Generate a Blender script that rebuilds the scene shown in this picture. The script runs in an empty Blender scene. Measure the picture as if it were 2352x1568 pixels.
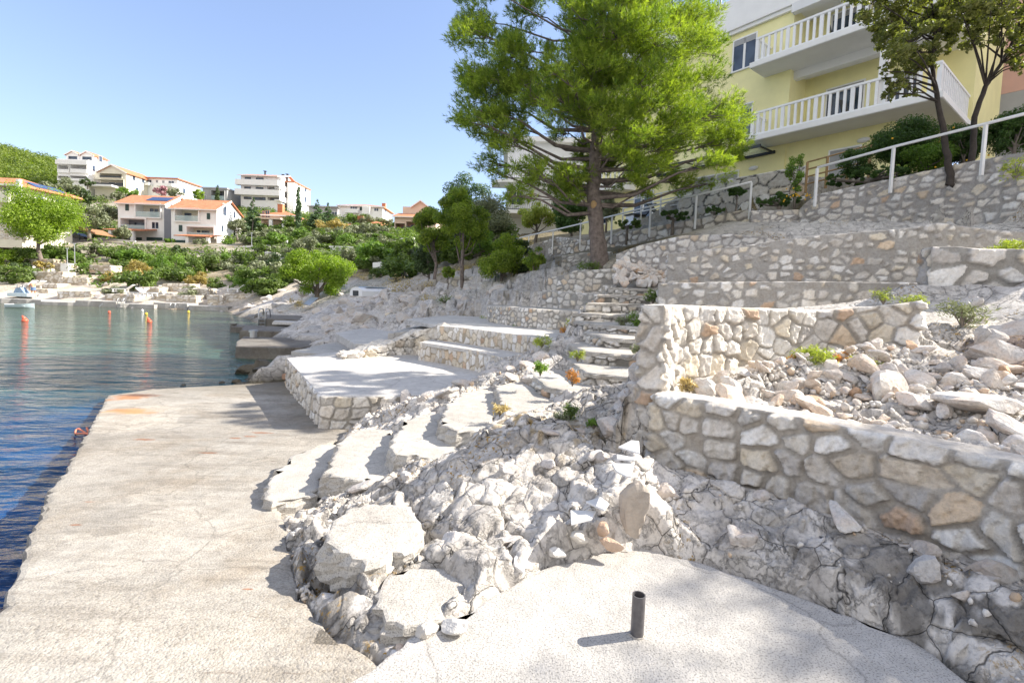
import bpy, bmesh, math, random
import numpy as np
from mathutils import Vector, Matrix, Euler
R = math.radians
random.seed(4)
# ---------------------------------------------------------------- camera, light
C = bpy.data.collections.new('scene'); bpy.context.scene.collection.children.link(C)
sc = bpy.context.scene
FPX = 1110.0; HC = 2.4; PITCH = 3.5; ROLL = 2.0; SH = -38.0
cam = bpy.data.cameras.new('camera'); camo = bpy.data.objects.new('camera', cam); C.objects.link(camo)
cam.sensor_width = 36; cam.lens = 36*FPX/2352; cam.shift_y = SH/2352; cam.clip_start = .05; cam.clip_end = 3000
MR = Matrix.Rotation(R(90-PITCH), 3, 'X') @ Matrix.Rotation(R(ROLL), 3, 'Z')
camo.location = (0, 0, HC); camo.rotation_euler = MR.to_euler(); sc.camera = camo
SUN_EL, SUN_AZ = 36.4, 13.2           # azimuth: degrees from +X towards +Y
w = bpy.data.worlds.new('World'); sc.world = w; w.use_nodes = True
nt = w.node_tree; bg = nt.nodes['Background']; sk = nt.nodes.new('ShaderNodeTexSky')
sk.sky_type = 'NISHITA'; sk.sun_disc = False; sk.sun_elevation = R(SUN_EL); sk.sun_rotation = R(90-SUN_AZ)
sk.air_density = 1.0; sk.dust_density = 0.7; sk.ozone_density = 1.6
gm = nt.nodes.new('ShaderNodeGamma'); gm.inputs[1].default_value = .78; nt.links.new(sk.outputs[0], gm.inputs[0])
tn = nt.nodes.new('ShaderNodeMix'); tn.data_type = 'RGBA'; tn.blend_type = 'MULTIPLY'; tn.inputs[0].default_value = 1; tn.clamp_result = False
tn.inputs[7].default_value = (.95, .945, 1.06, 1); nt.links.new(gm.outputs[0], tn.inputs[6])
# bright cloud added to the unseen southern sky, behind the camera, to brighten shaded faces
tc_ = nt.nodes.new('ShaderNodeTexCoord'); sp_ = nt.nodes.new('ShaderNodeSeparateXYZ'); nt.links.new(tc_.outputs['Generated'], sp_.inputs[0])
nz_ = nt.nodes.new('ShaderNodeTexNoise'); nz_.inputs['Scale'].default_value = 3.; nz_.inputs['Detail'].default_value = 6; nt.links.new(tc_.outputs['Generated'], nz_.inputs['Vector'])
ma_ = nt.nodes.new('ShaderNodeMath'); ma_.operation = 'MULTIPLY_ADD'; nt.links.new(nz_.outputs[0], ma_.inputs[0]); ma_.inputs[1].default_value = -.5; nt.links.new(sp_.outputs[1], ma_.inputs[2])
mr_ = nt.nodes.new('ShaderNodeMapRange'); mr_.interpolation_type = 'SMOOTHSTEP'; nt.links.new(ma_.outputs[0], mr_.inputs[0]); mr_.inputs[1].default_value = -.25; mr_.inputs[2].default_value = -.65; mr_.inputs[3].default_value = 0; mr_.inputs[4].default_value = 1
cl_ = nt.nodes.new('ShaderNodeMix'); cl_.data_type = 'RGBA'; cl_.clamp_result = False; nt.links.new(mr_.outputs[0], cl_.inputs[0]); nt.links.new(tn.outputs[2], cl_.inputs[6]); cl_.inputs[7].default_value = (3.3, 3.3, 3.4, 1)
nt.links.new(cl_.outputs[2], bg.inputs[0]); bg.inputs[1].default_value = 0.12
sun = bpy.data.lights.new('sun', 'SUN'); suno = bpy.data.objects.new('sun', sun); C.objects.link(suno)
sun.energy = 3.5; sun.angle = R(.55); sun.color = (1, .93, .82)
sd = Vector((math.cos(R(SUN_AZ))*math.cos(R(SUN_EL)), math.sin(R(SUN_AZ))*math.cos(R(SUN_EL)), math.sin(R(SUN_EL))))
suno.rotation_euler = sd.to_track_quat('Z', 'Y').to_euler(); suno.location = sd*60
sc.view_settings.view_transform = 'Standard'; sc.view_settings.look = 'None'; sc.view_settings.gamma = 1
sc.view_settings.exposure = 1.62
sc.cycles.max_bounces = 8; sc.cycles.transparent_max_bounces = 8
# ---------------------------------------------------------------- pixel -> place
def ray(u, v):
    return MR @ Vector(((u-1176)/FPX, (-(v-784)+SH)/FPX, -1))
def D(u, v, d):                       # point of the line of sight at distance y = d
    r = ray(u, v); k = d/r.y; return Vector((r.x*k, d, HC+r.z*k))
def Z(u, v, z):                       # point of the line of sight at height z
    r = ray(u, v); k = (z-HC)/r.z; return Vector((r.x*k, r.y*k, z))
# ---------------------------------------------------------------- materials
def newmat(name):
    m = bpy.data.materials.new(name); m.use_nodes = True; t = m.node_tree
    return m, t, t.nodes['Principled BSDF']
def N(t, typ, **k):
    n = t.nodes.new('ShaderNode'+typ)
    for a, b in k.items():
        if a in n.inputs: n.inputs[a].default_value = b
        else: setattr(n, a, b)
    return n
def ramp(t, src, stops, interp='LINEAR'):
    n = t.nodes.new('ShaderNodeValToRGB'); n.color_ramp.interpolation = interp
    e = n.color_ramp.elements
    while len(e) < len(stops): e.new(.5)
    for i, (p, c) in enumerate(stops):
        e[i].position = p; e[i].color = (*c, 1) if len(c) == 3 else c
    t.links.new(src, n.inputs[0]); return n.outputs[0]
def mixc(t, a, b, f, mode='MIX'):
    n = t.nodes.new('ShaderNodeMix'); n.data_type = 'RGBA'; n.blend_type = mode
    for s, i in ((f, 0), (a, 6), (b, 7)):
        if isinstance(s, (int, float)): n.inputs[i].default_value = s
        elif isinstance(s, tuple): n.inputs[i].default_value = (*s, 1)
        else: t.links.new(s, n.inputs[i])
    return n.outputs[2]
def pos(t):
    return N(t, 'NewGeometry').outputs['Position']
def noise(t, scale, detail=4, rough=.6, vec=None):
    n = N(t, 'TexNoise', Scale=scale, Detail=detail, Roughness=rough)
    t.links.new(vec if vec is not None else pos(t), n.inputs['Vector']); return n.outputs[0]
def voro(t, scale, feature='F1', vec=None, rnd=1.0):
    n = N(t, 'TexVoronoi', feature=feature); n.inputs['Scale'].default_value = scale
    n.inputs['Randomness'].default_value = rnd
    t.links.new(vec if vec is not None else pos(t), n.inputs['Vector']); return n
def bump(t, bs, h, dist=.01, strength=1.0, prev=None):
    n = N(t, 'Bump', Distance=dist, Strength=strength); t.links.new(h, n.inputs['Height'])
    if prev is not None: t.links.new(prev, n.inputs['Normal'])
    if bs is not None: t.links.new(n.outputs[0], bs.inputs['Normal'])
    return n.outputs[0]
def grey(v): return (v, v, v)
def plain(name, col, rough=.6, var=.12, scale=3, metal=0, bmp=0, bscale=60):
    m, t, b = newmat(name)
    f = noise(t, scale, 5)
    c = ramp(t, f, [(.3, tuple(x*(1-var) for x in col)), (.7, tuple(min(1, x*(1+var)) for x in col))])
    t.links.new(c, b.inputs['Base Color']); b.inputs['Roughness'].default_value = rough; b.inputs['Metallic'].default_value = metal
    if bmp: bump(t, b, noise(t, bscale, 4), bmp)
    return m
def concrete(name, a, bcol, speck=.5, pebble=0., stain=0., dark=.0, rust=0):
    m, t, b = newmat(name)
    f = noise(t, 1.3, 8, .62); c = ramp(t, f, [(.33, a), (.66, bcol)])
    f2 = noise(t, 9, 6, .7)
    c = mixc(t, c, ramp(t, f2, [(.35, grey(.62)), (.6, grey(1.0))]), .5, 'MULTIPLY')
    f3 = noise(t, 120, 2, .5)
    c = mixc(t, c, ramp(t, f3, [(.38, grey(.45)), (.47, grey(1.))]), speck, 'MULTIPLY')
    nb = None
    if pebble:
        vn = voro(t, 75)
        pc = ramp(t, vn.outputs['Color'], [(.1, (.6, .54, .46)), (.35, (.95, .9, .83)), (.7, (1.05, 1., .95)), (.95, (.5, .47, .45))])
        msk = ramp(t, noise(t, 1.1, 3), [(.3, grey(.25)), (.6, grey(1.))])
        c = mixc(t, c, pc, mixc(t, (0, 0, 0), msk, pebble), 'MULTIPLY')
        nb = bump(t, None, vn.outputs['Distance'], -.006, .55)
    if stain:
        c = mixc(t, c, ramp(t, noise(t, .8, 5, .7), [(.5, grey(1.)), (.7, (.72, .62, .5))]), stain, 'MULTIPLY')
    cr = voro(t, .55, 'DISTANCE_TO_EDGE', vec=mixv(t, .22)).outputs[0]
    c = mixc(t, c, ramp(t, cr, [(0, grey(.42)), (.006, grey(1.))]), .55, 'MULTIPLY')
    t.links.new(c, b.inputs['Base Color']); b.inputs['Roughness'].default_value = .9
    nb = bump(t, None, f2, .02, .6, nb); bump(t, b, noise(t, 90, 3), .005, .8, nb)
    m['c'] = 1; return m, t, b, c
def mixv(t, amt):                      # position warped by noise
    n = N(t, 'TexNoise', Scale=1.7, Detail=5.0); t.links.new(pos(t), n.inputs['Vector'])
    s = N(t, 'VectorMath', operation='SCALE'); t.links.new(n.outputs['Color'], s.inputs[0]); s.inputs['Scale'].default_value = amt*3
    a = N(t, 'VectorMath', operation='ADD'); t.links.new(pos(t), a.inputs[0]); t.links.new(s.outputs[0], a.inputs[1])
    return a.outputs[0]
M = {}
# quay: pebbly exposed concrete with rust stains near its far corner
m, t, b, c = concrete('quay_concrete', (.35, .335, .305), (.48, .46, .42), .35, pebble=.75, stain=.6)
def spot(t, c, ctr, rad, col, amt, sc_=6, stretch=(1, 1)):
    mp = N(t, 'Mapping'); mp.inputs['Location'].default_value = (-ctr[0]*stretch[0], -ctr[1]*stretch[1], 0); mp.inputs['Scale'].default_value = (*stretch, 0)
    t.links.new(pos(t), mp.inputs[0])
    ln = N(t, 'VectorMath', operation='LENGTH'); t.links.new(mp.outputs[0], ln.inputs[0])
    ad = N(t, 'Math', operation='ADD'); nn = noise(t, sc_, 6, .75)
    mu = N(t, 'Math', operation='MULTIPLY'); t.links.new(nn, mu.inputs[0]); mu.inputs[1].default_value = rad*2.2
    t.links.new(ln.outputs[1], ad.inputs[0]); t.links.new(mu.outputs[0], ad.inputs[1])
    f = ramp(t, ad.outputs[0], [(0, grey(1)), (min(.98, rad*1.55), grey(1)), (min(1, rad*2.05), grey(0))]) if rad*2.05 < 1 else ramp(t, ad.outputs[0], [(0, grey(1)), (.7, grey(1)), (1, grey(0))])
    return mixc(t, c, mixc(t, c, col, amt), f)
q = Z(300, 915, .12)
c = spot(t, c, (q.x, q.y), .45, (.4, .17, .06), .85, 3)
c = spot(t, c, (q.x, q.y+.25), .3, (.13, .055, .035), .8, 5, (.6, 1.6))
q = Z(300, 950, .15); c = spot(t, c, (q.x, q.y), .42, (.45, .22, .08), .8, 4, (.8, 1.5))
for (u, v, r_) in ((480, 1040, .07), (330, 1005, .09), (600, 985, .1), (575, 995, .07), (540, 1000, .06), (175, 1258, .035), (570, 1475, .02), (205, 1180, .03)):
    q = Z(u, v, .3); c = spot(t, c, (q.x, q.y), r_, (.3, .12, .05), .8, 14, (.5, 1.6))
# worn paler patches, darker damp film towards the sea end
pt = voro(t, .35, 'F1', vec=mixv(t, .5)); c = mixc(t, c, ramp(t, pt.outputs['Color'], [(.2, (.8, .79, .78)), (.5, (1, 1, 1)), (.8, (1.12, 1.1, 1.07))]), .8, 'MULTIPLY')
st_ = N(t, 'Mapping'); st_.inputs['Scale'].default_value = (.45, 2.6, 1); st_.inputs['Rotation'].default_value = (0, 0, R(8)); t.links.new(pos(t), st_.inputs[0])
c = mixc(t, c, ramp(t, noise(t, 1.6, 6, .7, st_.outputs[0]), [(.5, grey(1)), (.62, (.7, .68, .66))]), .7, 'MULTIPLY')
c = mixc(t, c, ramp(t, noise(t, 3.2, 5, .7, st_.outputs[0]), [(.66, grey(1)), (.7, (.35, .22, .14))]), .7, 'MULTIPLY')
# wet dark band low down
sx = N(t, 'SeparateXYZ'); t.links.new(pos(t), sx.inputs[0])
c = mixc(t, c, (.13, .11, .075), ramp(t, sx.outputs[2], [(.0, grey(.95)), (.07, grey(.7)), (.14, grey(0))]))
t.links.new(c, b.inputs['Base Color']); M['quay'] = m
M['plat'] = concrete('platform_concrete', (.42, .4, .37), (.54, .515, .48), .8)[0]
M['terr'] = concrete('terrace_concrete', (.52, .5, .475), (.63, .61, .58), .4)[0]
M['oldc'] = concrete('old_concrete', (.38, .37, .35), (.52, .5, .47), .5, stain=.5)[0]
M['pad'] = concrete('pad_concrete', (.42, .39, .35), (.56, .53, .48), .75)[0]
M['jetty'] = concrete('jetty_concrete', (.14, .125, .11), (.25, .23, .2), .5, stain=.7)[0]
# stone walls: colour comes from the mesh (which stone / mortar), finer grain from nodes
def stonemat(name, grain=28, bd=.012):
    m, t, b = newmat(name)
    at = N(t, 'Attribute', attribute_name='col').outputs[0]
    c = mixc(t, at, ramp(t, noise(t, grain, 6, .7), [(.3, grey(.7)), (.6, grey(1.08))]), .8, 'MULTIPLY')
    c = mixc(t, c, ramp(t, noise(t, 6, 5, .7), [(.35, (.84, .78, .7)), (.6, grey(1.))]), .6, 'MULTIPLY')
    t.links.new(c, b.inputs['Base Color']); b.inputs['Roughness'].default_value = .92
    nb = bump(t, None, noise(t, grain, 5, .65), bd, .8); bump(t, b, noise(t, grain*4, 3), bd*.3, .8, nb)
    return m
M['wall'] = stonemat('stone_and_mortar'); M['wallfar'] = stonemat('stone_and_mortar_rough', 14, .02)
# limestone rock
def rockmat(name, veg=False):
    m, t, b = newmat(name)
    at = N(t, 'Attribute', attribute_name='col').outputs[0]
    c = mixc(t, at, ramp(t, noise(t, 5, 9, .72), [(.3, (.68, .67, .68)), (.55, grey(1.05))]), .85, 'MULTIPLY')
    c = mixc(t, c, ramp(t, noise(t, 45, 5, .7), [(.33, grey(.6)), (.5, grey(1.03))]), .7, 'MULTIPLY')
    cr = voro(t, 4.2, 'DISTANCE_TO_EDGE', vec=mixv(t, .12)).outputs[0]; n5 = noise(t, 5.5, 7, .62, mixv(t, .1)); ab = N(t, 'Math', operation='SUBTRACT'); t.links.new(n5, ab.inputs[0]); ab.inputs[1].default_value = .5; ab2 = N(t, 'Math', operation='ABSOLUTE'); t.links.new(ab.outputs[0], ab2.inputs[0]); cr2 = ab2.outputs[0]
    c = mixc(t, c, ramp(t, cr, [(0, grey(.1)), (.006, grey(.22)), (.015, grey(1.))]), ramp(t, noise(t, 1.9, 3), [(.4, grey(0)), (.52, grey(.95))]), 'MULTIPLY')
    c = mixc(t, c, ramp(t, cr2, [(0, grey(.2)), (.006, grey(.35)), (.016, grey(1.))]), ramp(t, noise(t, 1.3, 4), [(.46, grey(0)), (.62, grey(.6))]), 'MULTIPLY')
    msk = ramp(t, noise(t, .8, 3), [(.5, grey(0)), (.62, grey(.8))])
    dk = ramp(t, noise(t, 7, 8, .75), [(.53, grey(0)), (.62, grey(.9))])
    c = mixc(t, c, (.07, .065, .06), mixc(t, grey(0), msk, dk, 'MIX'))
    li = mixc(t, grey(0), ramp(t, noise(t, .9, 2, vec=mixv(t, .05)), [(.56, grey(0)), (.62, grey(1))]), ramp(t, noise(t, 26, 5, .7), [(.56, grey(0)), (.6, grey(1))]))
    c = mixc(t, c, (.36, .22, .05), li)
    t.links.new(c, b.inputs['Base Color']); b.inputs['Roughness'].default_value = .93
    nb = bump(t, None, noise(t, 9, 9, .7), .025, .8); nb = bump(t, None, ramp(t, cr, [(0, grey(0)), (.05, grey(1))]), .02, .7, nb); nb = bump(t, None, ramp(t, cr2, [(0, grey(0)), (.03, grey(1))]), .012, .7, nb); bump(t, b, noise(t, 60, 5, .7), .008, .8, nb)
    return m
M['rock'] = rockmat('limestone')
def bouldermat(grey_=False):
    m, t, b = newmat('loose_limestone')
    oi = N(t, 'ObjectInfo')
    c = ramp(t, oi.outputs['Random'], [(0, (.66, .62, .57)), (.3, (.74, .71, .67)), (.5, (.56, .53, .5)), (.62, (.7, .6, .5)), (.82, (.68, .66, .63)), (.94, (.6, .42, .28))], 'CONSTANT')
    if grey_: c = ramp(t, oi.outputs['Random'], [(0, (.6, .58, .56)), (.5, (.5, .48, .46)), (1, (.66, .63, .59))])
    c = mixc(t, c, ramp(t, noise(t, 6, 6, .7), [(.42, grey(1)), (.7, (.95, .68, .48))]), .5, 'MULTIPLY')
    c = mixc(t, c, ramp(t, noise(t, 40, 6, .7), [(.33, grey(.65)), (.55, grey(1.05))]), .8, 'MULTIPLY')
    t.links.new(c, b.inputs['Base Color']); b.inputs['Roughness'].default_value = .9
    nb = bump(t, None, noise(t, 12, 6, .7), .03, .8); bump(t, b, noise(t, 70, 4), .006, .8, nb)
    return m
M['boulder'] = bouldermat(); M['bgrey'] = bouldermat(True)
def leafmat(name, a, bcol, trans=.35, scale=1.5, tcol=None, rough=.55):
    m, t, b = newmat(name)
    oi = N(t, 'Attribute', attribute_name='rnd').outputs['Fac']
    c = ramp(t, oi, [(0, a), (1, bcol)])
    c = mixc(t, c, ramp(t, noise(t, scale, 3), [(.35, grey(.75)), (.65, grey(1.2))]), .8, 'MULTIPLY')
    t.links.new(c, b.inputs['Base Color']); b.inputs['Roughness'].default_value = rough
    tr = N(t, 'BsdfTranslucent'); t.links.new(mixc(t, c, tcol or (1.0, 1.25, .35), .75, 'MULTIPLY'), tr.inputs[0])
    tc = mixc(t, c, tcol or (1.5, 1.7, .5), 1., 'MULTIPLY'); t.links.new(tc, tr.inputs[0])
    ms = N(t, 'MixShader'); ms.inputs[0].default_value = trans
    t.links.new(b.outputs[0], ms.inputs[1]); t.links.new(tr.outputs[0], ms.inputs[2])
    t.links.new(ms.outputs[0], t.nodes['Material Output'].inputs[0]); return m
L = {}
L['pine'] = leafmat('pine_needles', (.075, .14, .022), (.38, .44, .07), .5)
L['pinebright'] = leafmat('bright_pine_needles', (0.135, 0.216, 0.024), (0.297, 0.392, 0.041), .45)
L['olive'] = leafmat('olive_leaves', (0.135, 0.162, 0.088), (0.297, 0.324, 0.189), .25, tcol=(1.2, 1.2, .7))
L['bush'] = leafmat('shrub_leaves', (0.068, 0.115, 0.027), (0.176, 0.243, 0.054), .35)
L['green'] = leafmat('fresh_green_leaves', (0.081, 0.162, 0.027), (0.216, 0.324, 0.054), .4)
L['dark'] = leafmat('dark_leaves', (0.034, 0.068, 0.020), (0.095, 0.135, 0.041), .25)
L['tam'] = leafmat('tamarisk_leaves', (0.270, 0.230, 0.068), (0.486, 0.392, 0.135), .35, tcol=(1.3, 1.2, .5))
L['fir'] = leafmat('fir_needles', (0.054, 0.108, 0.047), (0.121, 0.189, 0.081), .25)
L['oak'] = leafmat('oak_leaves', (.08, .1, .03), (.28, .28, .08), .4)
L['cit'] = leafmat('citrus_leaves', (0.034, 0.081, 0.016), (0.095, 0.176, 0.034), .3)
L['dry'] = leafmat('dry_grass', (0.405, 0.324, 0.149), (0.648, 0.540, 0.270), .3, tcol=(1.2, 1.1, .7))
L['samph'] = leafmat('samphire_leaves', (0.189, 0.257, 0.054), (0.472, 0.486, 0.095), .35)
L['orange'] = leafmat('autumn_samphire', (0.432, 0.203, 0.054), (0.675, 0.365, 0.095), .35, tcol=(1.3, 1.1, .6))
L['woods'] = leafmat('woodland_canopy', (.07, .12, .02), (.22, .27, .035), .35)
L['pink'] = leafmat('bougainvillea', (0.405, 0.216, 0.243), (0.608, 0.351, 0.378), .3, tcol=(1.2, .9, 1))
M['bark'] = plain('pine_bark', (.18, .145, .125), .95, .45, 9, bmp=.03, bscale=14)
M['barkd'] = plain('dark_bark', (.05, .04, .033), .9, .3, 8, bmp=.01, bscale=30)
M['barkg'] = plain('grey_bark', (.2, .17, .14), .9, .3, 8, bmp=.01, bscale=30)
M['white'] = plain('white_render', (.85, .84, .82), .8, .05, 1.2)
M['whitep'] = plain('white_paint', (.85, .85, .85), .5, .04, 4)
M['cream'] = plain('cream_render', (.74, .7, .58), .85, .05, 1)
M['yellow'] = plain('yellow_render', (.86, .8, .42), .85, .09, .6, bmp=.004)
M['peach'] = plain('peach_render', (.68, .53, .42), .85, .06, 1)
M['pink'] = plain('pink_render', (.62, .38, .31), .85, .06, 1)
M['greyw'] = plain('grey_render', (.36, .36, .36), .85, .08, 1)
M['greyb'] = plain('dark_grey_panel', (.2, .21, .24), .7, .05, 2)
M['soffit'] = plain('soffit_grey_white', (.74, .74, .74), .9, .05, 1)
M['shut'] = plain('dark_green_shutter', (.025, .06, .055), .6, .1, 5)
M['dark'] = plain('dark_void', (.03, .032, .035), .6, .1, 5)
M['metal'] = plain('galvanised_metal', (.5, .51, .52), .35, .1, 10, metal=.8)
M['dmetal'] = plain('dark_metal', (.05, .055, .06), .5, .1, 10, metal=.5)
M['pipe'] = plain('pipe_grey_metal', (.13, .125, .13), .45, .25, 30, metal=.4)
M['wood'] = plain('tan_wood', (.4, .26, .12), .7, .2, 12)
M['rwood'] = plain('rust_brown_awning', (.33, .17, .08), .8, .15, 6)
M['lawn'] = plain('plastic_white', (.8, .8, .8), .4, .03, 2)
M['buoyr'] = plain('red_buoy_plastic', (.75, .13, .07), .4, .08, 4)
M['buoyy'] = plain('yellow_buoy_plastic', (.85, .6, .05), .4, .05, 4)
M['skin'] = plain('skin', (.55, .28, .17), .6, .06, 8)
M['cloth'] = plain('blue_cloth', (.12, .2, .35), .8, .1, 8)
M['tarp'] = plain('blue_tarp', (.25, .36, .5), .7, .25, 6)
M['teal'] = plain('pale_teal_paint', (.5, .6, .64), .5, .06, 4)
M['solar'] = plain('solar_panel', (.04, .07, .16), .15, .1, 2)
M['car'] = plain('black_car_paint', (.02, .022, .026), .2, .05, 2)
M['tyre'] = plain('tyre_rubber', (.02, .02, .02), .8, .1, 9)
M['rope'] = plain('orange_rope', (.75, .25, .15), .8, .15, 40)
M['marb'] = plain('white_marble', (.62, .62, .62), .4, .06, 3, bmp=.002)
M['fruit'] = plain('green_orange_fruit', (.25, .35, .04), .5, .15, 20)
M['flower'] = plain('yellow_flower', (.8, .45, .02), .6, .15, 20)
m, t, b = newmat('window_glass'); b.inputs['Base Color'].default_value = (.035, .055, .09, 1); b.inputs['Roughness'].default_value = .06
t.links.new(ramp(t, noise(t, .9, 2), [(.4, (.02, .03, .05)), (.6, (.07, .1, .15))]), b.inputs['Base Color']); M['glass'] = m
m, t, b = newmat('balcony_glass'); b.inputs['Base Color'].default_value = (.6, .75, .75, 1); b.inputs['Roughness'].default_value = .05; b.inputs['Alpha'].default_value = .35; M['cglass'] = m
m, t, b = newmat('roof_tiles')
wv = N(t, 'TexWave', wave_type='BANDS', bands_direction='X'); wv.inputs['Scale'].default_value = 1.6; t.links.new(pos(t), wv.inputs[0])
c = ramp(t, noise(t, 1.5, 7, .75), [(.3, (.5, .17, .08)), (.6, (.68, .28, .14)), (.75, (.72, .38, .24))])
c = mixc(t, c, ramp(t, wv.outputs[0], [(.1, grey(.62)), (.5, grey(1))]), .7, 'MULTIPLY')
t.links.new(c, b.inputs['Base Color']); b.inputs['Roughness'].default_value = .85; bump(t, b, wv.outputs[0], .08, .8); M['roof'] = m
# sea
m, t, b = newmat('sea_water')
mp = N(t, 'Mapping'); mp.inputs['Rotation'].default_value = (0, 0, R(-12)); mp.inputs['Scale'].default_value = (.55, 1.5, 1); t.links.new(pos(t), mp.inputs[0])
sx = N(t, 'SeparateXYZ'); t.links.new(pos(t), sx.inputs[0])
ny = noise(t, .16, 4, .6); mu = N(t, 'Math', operation='MULTIPLY_ADD'); t.links.new(ny, mu.inputs[0]); mu.inputs[1].default_value = 14
t.links.new(sx.outputs[1], mu.inputs[2]); mr = N(t, 'MapRange'); t.links.new(mu.outputs[0], mr.inputs[0]); mr.inputs[1].default_value = 5; mr.inputs[2].default_value = 55
c = ramp(t, mr.outputs[0], [(0, (.006, .03, .13)), (.14, (.008, .045, .15)), (.25, (.02, .075, .085)), (.42, (.05, .105, .07)), (.8, (.06, .085, .05)), (1, (.09, .09, .055))])
sp = ramp(t, noise(t, .5, 5, .6, mp.outputs[0]), [(.45, grey(.65)), (.62, grey(1.4))]); c = mixc(t, c, sp, .8, 'MULTIPLY')
t.links.new(c, b.inputs['Base Color']); b.inputs['Roughness'].default_value = .06; b.inputs['IOR'].default_value = 1.33
w1 = noise(t, 1.6, 3, .5, mp.outputs[0]); w2 = noise(t, 5.5, 4, .55, mp.outputs[0])
nb = bump(t, None, w1, .26, 1.); bump(t, b, w2, .06, 1., nb); M['sea'] = m
# ---------------------------------------------------------------- object helpers
def link(o, parent=None):
    C.objects.link(o)
    if parent is not None: o.parent = parent
    return o
def tag(o, label=None, cat=None, group=None, kind=None):
    for k, v in (('label', label), ('category', cat), ('group', group), ('kind', kind)):
        if v: o[k] = v
    return o
def empty(name, loc=(0, 0, 0), rz=0, label=None, cat=None, group=None):
    o = bpy.data.objects.new(name, None); o.location = loc; o.rotation_euler = (0, 0, rz); o.empty_display_size = .2
    C.objects.link(o); return tag(o, label, cat, group)
def npmesh(name, V, F, mat, parent=None, smooth=False, col=None, rnd=None, loc=None):
    V = np.asarray(V, np.float32); F = np.asarray(F, np.int32); k = F.shape[1]
    me = bpy.data.meshes.new(name); me.vertices.add(len(V)); me.vertices.foreach_set('co', V.ravel())
    me.loops.add(F.size); me.loops.foreach_set('vertex_index', F.ravel())
    me.polygons.add(len(F)); me.polygons.foreach_set('loop_start', np.arange(0, F.size, k, dtype=np.int32))
    me.polygons.foreach_set('loop_total', np.full(len(F), k, np.int32))
    if smooth: me.polygons.foreach_set('use_smooth', np.ones(len(F), bool))
    me.update(calc_edges=True); me.materials.append(mat)
    if col is not None:
        a = me.attributes.new('col', 'FLOAT_COLOR', 'POINT'); cc = np.ones((len(V), 4), np.float32); cc[:, :3] = col; a.data.foreach_set('color', cc.ravel())
    if rnd is not None:
        a = me.attributes.new('rnd', 'FLOAT', 'POINT'); a.data.foreach_set('value', rnd.astype(np.float32))
    o = bpy.data.objects.new(name, me)
    if loc is not None: o.location = loc
    return link(o, parent)
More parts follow.
